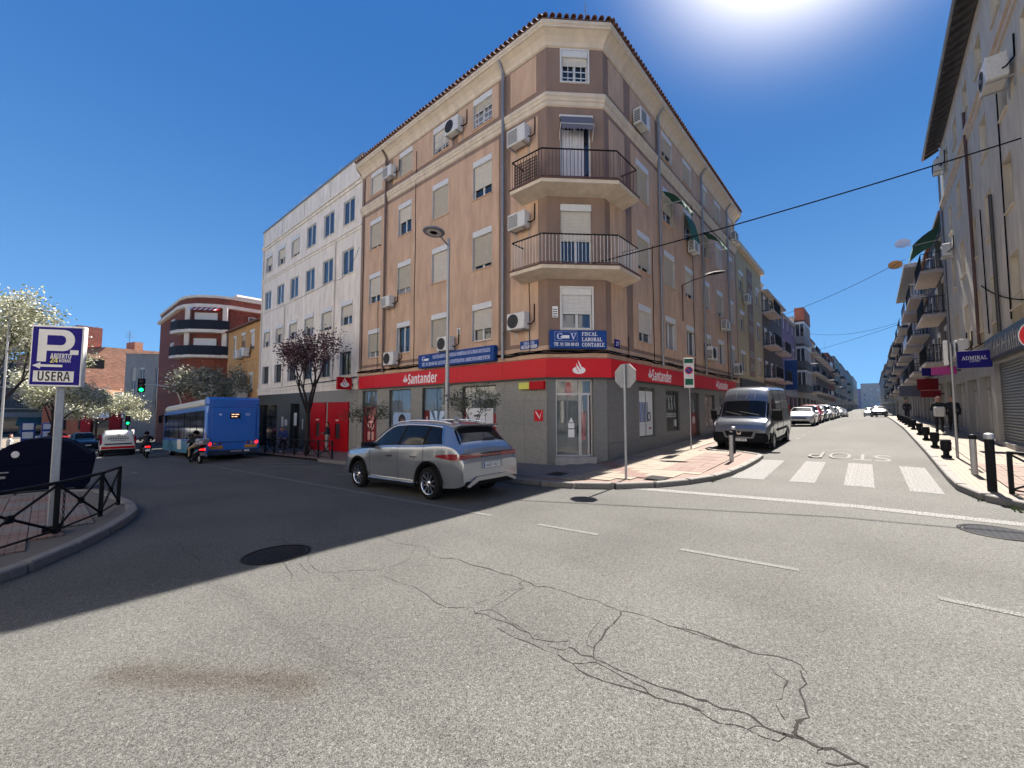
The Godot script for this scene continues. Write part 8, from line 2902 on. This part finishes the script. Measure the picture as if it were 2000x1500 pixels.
func bus() -> void:
	var T := thing("city_bus", "blue city bus with pale roof seen from behind at the stop", "bus")
	var z0 := -26.5
	var sl := (gy(7, -28) - gy(7, -37)) / 9.0
	T.transform = Transform3D(Basis(Vector3.RIGHT, -atan(sl)), on(6.95, z0 - 6.0))
	var blue := paint("bus_blue", [0.008, 0.125, 0.50], 0.0, 0.4)
	var lower := mk("bus_teal", [0.05, 0.20, 0.30], 0.3)
	# body shell: rounded box section, nose at -z
	var prof := []
	for q in [[-1.25, 0.32], [-1.27, 0.6], [-1.27, 2.6], [-1.24, 2.95], [-1.1, 3.06], [0, 3.1]]: prof.append(Vector2(q[0], q[1]))
	var sec := prof.duplicate()
	for k in range(4, -1, -1): sec.append(Vector2(-prof[k].x, prof[k].y))
	var P := []
	for z in [[-6.0, 0.93], [-5.9, 0.98], [-5.6, 1.0], [5.75, 1.0], [5.93, 0.985], [6.0, 0.96]]:
		var row := []
		for q in sec: row.append(Vector3(q.x * z[1], 0.32 + (q.y - 0.32) * (0.98 + 0.02 * z[1]), z[0]))
		P.append(row)
	var g := G.new()
	for i in P.size() - 1:
		for k in sec.size() - 1: g.quad(P[i][k], P[i + 1][k], P[i + 1][k + 1], P[i][k + 1])
	for e in [0, 5]:
		for k in range(1, sec.size() - 1):
			g.tri(P[e][0], P[e][k], P[e][k + 1])
	obj("body", g, blue, T)
	# roof housings
	var cr: Material = mk("bus_roof", [0.50, 0.49, 0.44], 0.5, {"tex": "mottle", "sc": Vector3(0.5, 0.5, 0.5)})
	bx(T, "roof_housing", Vector3(-1.26, 2.9, -5.6), Vector3(1.26, 3.36, 5.6), cr, 0.14)
	bx(T, "rear_roof_box", Vector3(-1.27, 2.95, 5.4), Vector3(1.27, 3.42, 6.0), blue, 0.10)
	for s in [-1.0, 1.0]:
		for k in 7:
			var a := -5.3 + k * 1.55
			bx(T, "side_window", Vector3(s * 1.262, 1.15, a), Vector3(s * 1.285, 2.72, a + 1.5), M.black_gloss)
		bx(T, "skirt", Vector3(s * 1.25, 0.32, -5.7), Vector3(s * 1.283, 1.0, 5.6), lower)
		for z in [-3.2, 2.9]:
			wheel(T, Vector3(s * 1.14, 0.48, z), 0.48, 0.28, M.steel, 6, s)
			var ga := G.new()
			var rows := [[], []]
			for k in 13:
				var an := PI * k / 12.0
				for e in 2: rows[e].append(Vector3(s * 1.286, 0.48 + sin(an) * (0.5 + e * 0.08), z + cos(an) * (0.5 + e * 0.08)))
			ga.grid(rows, s < 0)
			obj("wheel_arch", ga, M.black, T)
		bx(T, "side_reflector", Vector3(s * 1.275, 1.3, 5.9), Vector3(s * 1.29, 1.5, 5.95), M.amber)
	bx(T, "side_poster", Vector3(-1.30, 0.5, -0.9), Vector3(-1.286, 1.1, 0.2), M.white_metal)
	# rear: raised panel, screen, lamps, plate
	bx(T, "rear_panel", Vector3(-1.06, 0.98, 5.985), Vector3(1.06, 2.86, 6.03), blue, 0.02)
	bx(T, "rear_seam", Vector3(-1.1, 0.94, 5.97), Vector3(1.1, 2.9, 6.005), mk("bus_dark", [0.004, 0.045, 0.2], 0.3), 0.01)
	bx(T, "route_screen", Vector3(-0.22, 2.25, 6.03), Vector3(0.28, 2.56, 6.045), M.black_gloss, 0.01)
	g = G.new()
	for q in [[-0.15, -0.02, 2.46], [0.02, 0.2, 2.46], [-0.15, -0.06, 2.34], [-0.02, 0.12, 2.34]]: g.box(Vector3(q[0], q[2], 6.046), Vector3(q[1], q[2] + 0.04, 6.05))
	obj("route_text", g, mk("amber_dots", [0.7, 0.5, 0.4], 0.5, {"emit": [1.0, 0.75, 0.6], "power": 0.6}), T)
	text(T, "723", Transform3D(Basis.IDENTITY, Vector3(0.62, 2.47, 6.031)), 0.13, M.logo_lilac, {"width": 0.24, "nm": "fleet_number"})
	g = G.new()
	for q in [[-0.74, 0.0], [-0.68, 0.05], [-0.6, 0.0], [-0.68, -0.05]]: pass
	g.plate(PackedVector2Array([Vector2(-0.74, 2.48), Vector2(-0.66, 2.55), Vector2(-0.58, 2.48), Vector2(-0.66, 2.41)]), 6.03, 6.034)
	obj("operator_mark", g, M.logo_lilac, T)
	for s in [-1.0, 1.0]:
		bx(T, "amber_panel", Vector3(s * 0.52, 0.62, 6.0), Vector3(s * 1.12, 0.80, 6.03), M.amber)
		g = G.new()
		g.T = Transform3D(Basis(Vector3.RIGHT, PI / 2), Vector3(s * 1.1, 0.92, 6.0))
		g.lathe([[0.085, 0.0], [0.06, 0.04], [0, 0.05]], Vector3.ZERO, 14)
		obj("brake_lamp", g, M.brake_lit, T)
		for k in 2:
			g = G.new()
			g.T = Transform3D(Basis(Vector3.RIGHT, PI / 2), Vector3(s * (0.86 - k * 0.2), 0.92, 6.0))
			g.lathe([[0.065, 0.0], [0.04, 0.03], [0, 0.035]], Vector3.ZERO, 12)
			obj("rear_lamp", g, M.tail_red if k else M.amber, T)
	bx(T, "rear_bumper", Vector3(-1.2, 0.28, 5.9), Vector3(1.2, 0.58, 6.02), mk("bus_bumper", [0.02, 0.03, 0.06], 0.5), 0.04)
	bx(T, "number_plate", Vector3(-0.15, 0.42, 6.02), Vector3(0.4, 0.52, 6.035), M.zinc, 0.004)
	bx(T, "number_plate_white", Vector3(0.5, 0.42, 6.02), Vector3(0.75, 0.52, 6.035), M.white_metal, 0.004)  # small white plate beside the grey one
	g = G.new()
	g.box(Vector3(-1.1, 0.3, -5.5), Vector3(1.1, 0.5, 5.8))
	obj("underbody", g, M.black, T)
	bx(T, "mirror", Vector3(-1.55, 2.2, -6.2), Vector3(-1.3, 2.75, -6.0), M.black, 0.04)
	bx(T, "mirror_arm", Vector3(-1.4, 2.7, -6.12), Vector3(-1.1, 2.78, -6.05), M.black)

func scooter(at: Vector3, turn: float, label: String, boxed: bool) -> void:
	# nose at -z
	var T := thing("scooter", label, "scooter", at, turn)
	for z in [-0.66, 0.62]:
		var N := node("wheel", T, Transform3D(Basis(Vector3(0, 0, 1), PI / 2), Vector3(0, 0.27, z)))
		var g := G.new()
		g.lathe([[0.16, -0.055], [0.24, -0.055], [0.27, -0.02], [0.27, 0.02], [0.24, 0.055], [0.16, 0.055]], Vector3.ZERO, 20)
		obj("tyre", g, M.rubber, N)
		g = G.new()
		g.lathe([[0.165, 0.03], [0.05, 0.05], [0, 0.05]], Vector3.ZERO, 16)
		g.lathe([[0.0, -0.05], [0.05, -0.05], [0.165, -0.03]], Vector3.ZERO, 16)
		obj("rim", g, M.steel, N)
	# body: tail swelling over the rear wheel, low floor, front shield
	var g2 := G.new()
	var P := []
	for q in [[-0.42, 0.28, 0.16, 0.22], [-0.3, 0.26, 0.17, 0.13], [-0.02, 0.27, 0.17, 0.12], [0.12, 0.36, 0.18, 0.26], [0.3, 0.52, 0.19, 0.26], [0.6, 0.62, 0.17, 0.22], [0.85, 0.72, 0.10, 0.12], [0.93, 0.74, 0.05, 0.06]]:
		var row := []
		for k in 13: row.append(Vector3(cos(TAU * k / 12) * q[2], q[1] + sin(TAU * k / 12) * q[3], q[0]))
		P.append(row)
	g2.grid(P, true)
	obj("body", g2, M.black_gloss, T)
	g2 = G.new()
	P = []
	for q in [[0.25, 0.28, -0.46], [0.55, 0.30, -0.50], [0.85, 0.26, -0.42], [1.05, 0.16, -0.36]]:
		var row := []
		for k in 9:
			var x := -1.0 + k / 4.0
			row.append(Vector3(x * q[1], q[0], q[2] + 0.14 * x * x))
		P.append(row)
	g2.grid(P)
	obj("front_shield", g2, M.black_gloss, T)
	bx(T, "seat", Vector3(-0.15, 0.76, -0.02), Vector3(0.15, 0.86, 0.72), M.rubber, 0.04)
	g2 = G.new()
	g2.tube([Vector3(0, 0.28, -0.66), Vector3(0, 1.0, -0.42)], 0.035, 8)
	obj("fork", g2, M.iron, T)
	g2 = G.new()
	g2.tube([Vector3(-0.34, 1.06, -0.28), Vector3(-0.1, 1.04, -0.4), Vector3(0.1, 1.04, -0.4), Vector3(0.34, 1.06, -0.28)], 0.018, 6)
	for s in [-1.0, 1.0]:
		g2.tube([Vector3(s * 0.24, 1.05, -0.34), Vector3(s * 0.30, 1.26, -0.36)], 0.008, 5)
		g2.box(Vector3(s * 0.30 - 0.05, 1.24, -0.37), Vector3(s * 0.30 + 0.05, 1.32, -0.35))
	obj("handlebar", g2, M.iron, T)
	bx(T, "tail_lamp", Vector3(-0.12, 0.72, 0.90), Vector3(0.12, 0.78, 0.95), M.brake_lit, 0.015)
	bx(T, "rear_mudguard", Vector3(-0.09, 0.42, 0.84), Vector3(0.09, 0.70, 0.96), M.black)
	bx(T, "number_plate", Vector3(-0.11, 0.46, 0.96), Vector3(0.11, 0.62, 0.975), M.white_metal if not boxed else M.zinc, 0.004)
	g2 = G.new()
	g2.cyl(Vector3(0.17, 0.3, 0.2), Vector3(0.2, 0.42, 0.8), 0.05, 0.06, 10)
	obj("exhaust", g2, M.zinc, T)
	if boxed:
		var B := thing("top_box", "grey top box carried on the black scooter's rack", "box")
		B.transform = T.transform
		bx(B, "case", Vector3(-0.24, 0.98, 0.62), Vector3(0.24, 1.30, 1.08), M.zinc, 0.05)
		bx(B, "lid_seam", Vector3(-0.243, 1.16, 0.617), Vector3(0.243, 1.18, 1.083), M.black, 0.004)
		bx(B, "sticker", Vector3(-0.2, 1.05, 1.08), Vector3(-0.05, 1.2, 1.085), M.white_metal, 0.002)
		bx(T, "rack", Vector3(-0.14, 0.86, 0.6), Vector3(0.14, 0.98, 0.95), M.iron)

# ---------- figures: tapered bones joined by a smooth minimum and meshed as surface nets
func nets(g: G, bones: Array, cell: float, k: float) -> void:
	var lo := Vector3(1e9, 1e9, 1e9)
	var hi := -lo
	for b in bones:
		var r: float = maxf(b[2], b[3]) + cell * 3
		lo = lo.min(b[0] - Vector3.ONE * r).min(b[1] - Vector3.ONE * r)
		hi = hi.max(b[0] + Vector3.ONE * r).max(b[1] + Vector3.ONE * r)
	var n := Vector3i(((hi - lo) / cell).ceil()) + Vector3i.ONE
	var D := PackedFloat32Array()
	D.resize(n.x * n.y * n.z)
	D.fill(1.0)
	var K := PackedInt32Array()
	K.resize(D.size())
	var best := PackedFloat32Array()
	best.resize(D.size())
	best.fill(9.0)
	for bi in bones.size():
		var b: Array = bones[bi]
		var r: float = maxf(b[2], b[3]) + k + cell * 2
		var a0 := Vector3i(((b[0].min(b[1]) - Vector3.ONE * r - lo) / cell).floor()).max(Vector3i.ZERO)
		var a1 := Vector3i(((b[0].max(b[1]) + Vector3.ONE * r - lo) / cell).ceil()).min(n - Vector3i.ONE)
		var ab: Vector3 = b[1] - b[0]
		var L := maxf(ab.length_squared(), 1e-9)
		for z in range(a0.z, a1.z + 1):
			for y in range(a0.y, a1.y + 1):
				for x in range(a0.x, a1.x + 1):
					var p := lo + Vector3(x, y, z) * cell
					var t := clampf((p - b[0]).dot(ab) / L, 0, 1)
					var d: float = (p - b[0] - ab * t).length() - lerpf(b[2], b[3], t)
					var i := x + n.x * (y + n.y * z)
					if d < best[i]:
						best[i] = d
						K[i] = bi
					var e := D[i]
					var h := maxf(k - absf(d - e), 0.0) / k
					D[i] = minf(d, e) - h * h * k * 0.25
	var V := {}
	var N := {}
	var C := {}
	var st := [1, n.x, n.x * n.y]
	for z in n.z - 1:
		for y in n.y - 1:
			for x in n.x - 1:
				var i := x + n.x * (y + n.y * z)
				var m := 0
				for c in 8:
					if D[i + (c & 1) + n.x * ((c >> 1) & 1) + st[2] * (c >> 2)] < 0: m += 1
				if m == 0 or m == 8: continue
				var s := Vector3.ZERO
				var cnt := 0
				for e in [[0, 1], [2, 3], [4, 5], [6, 7], [0, 2], [1, 3], [4, 6], [5, 7], [0, 4], [1, 5], [2, 6], [3, 7]]:
					var d0 := D[i + (e[0] & 1) + n.x * ((e[0] >> 1) & 1) + st[2] * (e[0] >> 2)]
					var d1 := D[i + (e[1] & 1) + n.x * ((e[1] >> 1) & 1) + st[2] * (e[1] >> 2)]
					if (d0 < 0) != (d1 < 0):
						var t := d0 / (d0 - d1)
						s += Vector3(e[0] & 1, (e[0] >> 1) & 1, e[0] >> 2).lerp(Vector3(e[1] & 1, (e[1] >> 1) & 1, e[1] >> 2), t)
						cnt += 1
				V[i] = lo + (Vector3(x, y, z) + s / cnt) * cell
				N[i] = Vector3(D[i + 1] - D[i], D[i + st[1]] - D[i], D[i + st[2]] - D[i]).normalized()
				C[i] = bones[K[i]][4]
	for i in V:
		for ax in 3:
			var j: int = i + st[ax]
			if j >= D.size() or (D[i] < 0) == (D[j] < 0): continue
			var b: int = st[(ax + 1) % 3]
			var c: int = st[(ax + 2) % 3]
			var q := [i, i - b, i - b - c, i - c]
			var ok := true
			for e in q:
				if not V.has(e): ok = false
			if not ok: continue
			if D[i] < 0: q.reverse()
			for t in [[0, 1, 2], [0, 2, 3]]:
				var fn: Vector3 = (V[q[t[1]]] - V[q[t[0]]]).cross(V[q[t[2]]] - V[q[t[0]]])
				for w in [t[0], t[2], t[1]] if fn.dot(N[q[t[0]]]) > 0 else t:
					g.v.append(V[q[w]])
					g.n.append(N[q[w]])
					var cc: Array = C[q[w]]
					g.c.append(Color(cc[0], cc[1], cc[2]))

func person(nm: String, label: String, at: Transform3D, J: Dictionary, c: Dictionary, helmet := false) -> Node3D:
	var T := thing(nm, label, "person")
	T.transform = at
	var d := {"head": Vector3(0, 1.58, -0.01), "neck": Vector3(0, 1.43, 0.01), "chest": Vector3(0, 1.26, 0), "belly": Vector3(0, 1.08, 0), "pelvis": Vector3(0, 0.95, 0),
		"sl": Vector3(-0.18, 1.37, 0.01), "el": Vector3(-0.24, 1.11, 0.03), "wl": Vector3(-0.24, 0.88, -0.05), "sr": Vector3(0.18, 1.37, 0.01), "er": Vector3(0.24, 1.11, 0.03), "wr": Vector3(0.24, 0.88, -0.05),
		"hl": Vector3(-0.09, 0.92, 0), "kl": Vector3(-0.10, 0.50, -0.02), "al": Vector3(-0.10, 0.09, 0.02), "tl": Vector3(-0.11, 0.04, -0.15), "hr": Vector3(0.09, 0.92, 0), "kr": Vector3(0.10, 0.50, -0.02), "ar": Vector3(0.10, 0.09, 0.02), "tr": Vector3(0.11, 0.04, -0.15)}
	d.merge(J, true)
	var skin: Array = c.get("skin", [0.42, 0.24, 0.17])
	var top: Array = c.top
	var leg: Array = c.leg
	var shoe: Array = c.get("shoe", [0.03, 0.03, 0.03])
	var hair: Array = c.get("hair", [0.02, 0.015, 0.012])
	var up: Vector3 = (d.head - d.neck).normalized()
	var fw: Vector3 = d.get("look", Vector3(0, 0, -1))
	fw = (fw - up * fw.dot(up)).normalized()
	var sd := up.cross(fw)
	var b := []
	b.append([d.neck, d.head, 0.055, 0.06, skin])
	b.append([d.head - up * 0.03, d.head + up * 0.05, 0.078, 0.092, skin])
	b.append([d.head - up * 0.085 + fw * 0.05, d.head - up * 0.05 + fw * 0.03, 0.038, 0.05, skin])
	b.append([d.head + fw * 0.095 - up * 0.02, d.head + fw * 0.085 + up * 0.02, 0.016, 0.01, skin])
	b.append([d.head + up * 0.075 - fw * 0.02, d.head - fw * 0.05 - up * 0.02, 0.088, 0.075, hair])
	for s in [-1.0, 1.0]: b.append([d.head + sd * 0.092 * s - up * 0.02, d.head + sd * 0.092 * s + up * 0.02, 0.016, 0.018, skin])
	b.append([d.sl.lerp(d.sr, 0.22), d.sl.lerp(d.sr, 0.78), 0.085, 0.085, top])
	b.append([d.chest + (d.sl - d.sr) * 0.16, d.chest - (d.sl - d.sr) * 0.16, 0.125, 0.125, top])
	b.append([d.chest, d.belly, 0.145, 0.13, top])
	b.append([d.belly, d.pelvis, 0.135, 0.14, top])
	b.append([d.hl, d.hr, 0.115, 0.115, leg])
	for s in ["l", "r"]:
		b.append([d["s" + s], d["e" + s], 0.062, 0.05, top])
		b.append([d["e" + s], d["w" + s], 0.048, 0.036, c.get("sleeve", top)])
		b.append([d["h" + s], d["k" + s], 0.09, 0.064, leg])
		b.append([d["k" + s], d["a" + s], 0.060, 0.045, leg])
		b.append([d["a" + s], d["t" + s], 0.048, 0.036, shoe])
	var g := G.new()
	nets(g, b, 0.024, 0.05)
	# hands: palm, four fingers and a thumb, slightly curled
	for s in ["l", "r"]:
		var w: Vector3 = d["w" + s]
		var dir: Vector3 = d.get("dir" + s, (w - d["e" + s]).normalized())
		var sgn := -1.0 if s == "l" else 1.0
		var acr := dir.cross(Vector3(1, 0.1, 0)).normalized() if absf(dir.x) < 0.9 else Vector3(0, 0, 1)
		var nrm := acr.cross(dir).normalized() * sgn
		var hb := [[w, w + dir * 0.075, 0.026, 0.03, skin]]
		for f in 4:
			var o: Vector3 = w + dir * 0.085 + acr * (f - 1.5) * 0.021
			var ln: float = [0.034, 0.042, 0.040, 0.030][f]
			var m: Vector3 = o + dir * ln - nrm * 0.012
			hb.append([o, m, 0.010, 0.009, skin])
			hb.append([m, m + dir * ln * 0.6 - nrm * 0.026, 0.009, 0.0075, skin])
		hb.append([w + dir * 0.03 - acr * 0.028, w + dir * 0.075 - acr * 0.055 - nrm * 0.015, 0.012, 0.009, skin])
		nets(g, hb, 0.008, 0.008)
	if not M.has("figure"): mk("figure", [1, 1, 1], 0.85, {"vc": 1})
	obj("body", g, M.figure, T)
	g = G.new()
	for s in [-1.0, 1.0]: g.cyl(d.head + fw * 0.078 + sd * 0.032 * s + up * 0.012, d.head + fw * 0.088 + sd * 0.032 * s + up * 0.012, 0.012, 0.008, 8)
	obj("eyes", g, M.black, T)
	g = G.new()
	g.cyl(d.head + fw * 0.083 - up * 0.052 - sd * 0.02, d.head + fw * 0.083 - up * 0.052 + sd * 0.02, 0.006, 0.006, 6)
	obj("mouth", g, M.frame_brown, T)
	if helmet:
		g = G.new()
		g.T = Transform3D(Basis(sd, up, -fw), d.head + up * 0.03)
		var P := []
		for i in 9:
			var row := []
			var th := PI * 0.62 * i / 8.0
			for k in 17:
				var ph := TAU * k / 16.0
				row.append(Vector3(sin(th) * cos(ph) * 0.135, cos(th) * 0.135, sin(th) * sin(ph) * 0.15 + 0.015))
			P.append(row)
		g.grid(P, true)
		obj("helmet", g, c.get("helmet", M.black_gloss), T)
	return T

func people() -> void:
	# by the cash machines
	person("person", "person in dark jacket and light camouflage trousers standing by cash machine", Transform3D(Basis(Vector3.UP, deg_to_rad(55)), on(11.0, -24.1, 0.13)), {"wl": Vector3(-0.12, 1.08, -0.22), "el": Vector3(-0.26, 1.10, 0.02), "wr": Vector3(0.14, 1.10, -0.22), "er": Vector3(0.27, 1.11, 0.03), "kl": Vector3(-0.12, 0.5, -0.04), "al": Vector3(-0.14, 0.09, 0.02), "tl": Vector3(-0.17, 0.04, -0.14)}, {"top": [0.022, 0.024, 0.034], "leg": [0.34, 0.34, 0.32]})
	person("person", "person in blue jacket bending forward beside the pavement railing", Transform3D(Basis(Vector3.UP, deg_to_rad(140)), on(9.65, -27.0, 0.13)), {"head": Vector3(0, 1.42, -0.22), "neck": Vector3(0, 1.31, -0.12), "chest": Vector3(0, 1.16, -0.05), "belly": Vector3(0, 1.0, 0.02), "pelvis": Vector3(0, 0.88, 0.08), "hl": Vector3(-0.09, 0.86, 0.08), "hr": Vector3(0.09, 0.86, 0.08), "sl": Vector3(-0.18, 1.25, -0.1), "sr": Vector3(0.18, 1.25, -0.1), "el": Vector3(-0.26, 1.03, -0.08), "er": Vector3(0.26, 1.03, -0.08), "wl": Vector3(-0.18, 0.88, -0.2), "wr": Vector3(0.18, 0.88, -0.2), "kl": Vector3(-0.12, 0.47, -0.1), "kr": Vector3(0.12, 0.47, -0.1)}, {"top": [0.02, 0.05, 0.19], "leg": [0.015, 0.015, 0.02], "shoe": [0.5, 0.5, 0.5]})
	# walking down the right-hand pavement
	person("person", "person in dark clothes carrying a pale bag past the small bollards", Transform3D(Basis(Vector3.UP, deg_to_rad(90)), on(28.4, 2.35, 0.13)), {"al": Vector3(-0.1, 0.12, 0.16), "tl": Vector3(-0.11, 0.05, 0.02), "kl": Vector3(-0.1, 0.5, 0.02), "ar": Vector3(0.1, 0.09, -0.14), "tr": Vector3(0.11, 0.04, -0.30), "kr": Vector3(0.1, 0.5, -0.12), "wl": Vector3(-0.14, 1.05, -0.22), "wr": Vector3(0.14, 1.05, -0.22)}, {"top": [0.012, 0.012, 0.014], "leg": [0.012, 0.012, 0.013]})
	bag(Transform3D(Basis(Vector3.UP, deg_to_rad(90)), on(28.4, 2.35, 0.13)))
	person("person", "second dark-clothed walker close beside the one with pale bag", Transform3D(Basis(Vector3.UP, deg_to_rad(90)), on(28.8, 2.85, 0.13)), {"ar": Vector3(0.1, 0.12, 0.14), "tr": Vector3(0.11, 0.05, 0.0), "al": Vector3(-0.1, 0.09, -0.12), "tl": Vector3(-0.11, 0.04, -0.28), "kl": Vector3(-0.1, 0.5, -0.1)}, {"top": [0.014, 0.013, 0.016], "leg": [0.01, 0.01, 0.012]})
	person("person", "distant pedestrian in black under the grey projecting sign", Transform3D(Basis(Vector3.UP, deg_to_rad(90)), on(50.0, 2.2, 0.13)), {}, {"top": [0.012, 0.012, 0.014], "leg": [0.015, 0.015, 0.02]})
	# riders
	var seat := {"head": Vector3(0, 1.50, -0.02), "neck": Vector3(0, 1.37, 0.03), "chest": Vector3(0, 1.20, 0.08), "belly": Vector3(0, 1.04, 0.14), "pelvis": Vector3(0, 0.94, 0.20), "hl": Vector3(-0.1, 0.92, 0.2), "hr": Vector3(0.1, 0.92, 0.2), "sl": Vector3(-0.19, 1.31, 0.06), "sr": Vector3(0.19, 1.31, 0.06), "el": Vector3(-0.30, 1.12, -0.06), "er": Vector3(0.30, 1.12, -0.06), "wl": Vector3(-0.30, 1.08, -0.24), "wr": Vector3(0.30, 1.08, -0.24), "kl": Vector3(-0.20, 0.78, -0.24), "kr": Vector3(0.20, 0.78, -0.24), "al": Vector3(-0.22, 0.37, -0.18), "ar": Vector3(0.22, 0.37, -0.18), "tl": Vector3(-0.22, 0.33, -0.34), "tr": Vector3(0.22, 0.33, -0.34)}
	person("person", "rider in black with dark helmet and sandy trousers on boxed scooter", Transform3D(Basis(Vector3.UP, 0.10), on(5.2, -26.2)), seat, {"top": [0.010, 0.010, 0.012], "leg": [0.22, 0.17, 0.12]}, true)
	mk("helmet_white", [0.6, 0.6, 0.6], 0.2)
	person("person", "rider in black with white helmet on scooter behind white van", Transform3D(Basis(Vector3.UP, -0.05), on(4.4, -35.2)), seat, {"top": [0.010, 0.010, 0.012], "leg": [0.015, 0.015, 0.02], "helmet": M.helmet_white}, true)
	# on the plaza
	for q in [[-1.4, -41.5, [0.35, 0.35, 0.36], [0.04, 0.05, 0.09], "plaza walker in pale top near the container"], [0.3, -52.5, [0.02, 0.02, 0.03], [0.02, 0.04, 0.14], "plaza walker in black top and blue trousers under blossom"], [6.4, -66.0, [0.5, 0.05, 0.06], [0.03, 0.03, 0.04], "walker in red before the red shopfront"], [7.2, -68.5, [0.5, 0.5, 0.5], [0.03, 0.03, 0.05], "walker in white near the red shopfront"]]:
		person("person", q[4], Transform3D(Basis(Vector3.UP, q[0]), on(q[0], q[1], 0.0)), {}, {"top": q[2], "leg": q[3]})

func bag(at: Transform3D) -> void:
	var B := thing("carried_bag", "pale square bag held by walker in dark clothes", "bag")
	B.transform = at
	bx(B, "sack", Vector3(-0.2, 0.78, -0.34), Vector3(0.2, 1.25, -0.2), M.white_plastic, 0.05)
	var g := G.new()
	g.tube([Vector3(-0.1, 1.24, -0.27), Vector3(-0.08, 1.32, -0.26), Vector3(0.08, 1.32, -0.26), Vector3(0.1, 1.24, -0.27)], 0.012, 5)
	obj("handle", g, M.black, B)
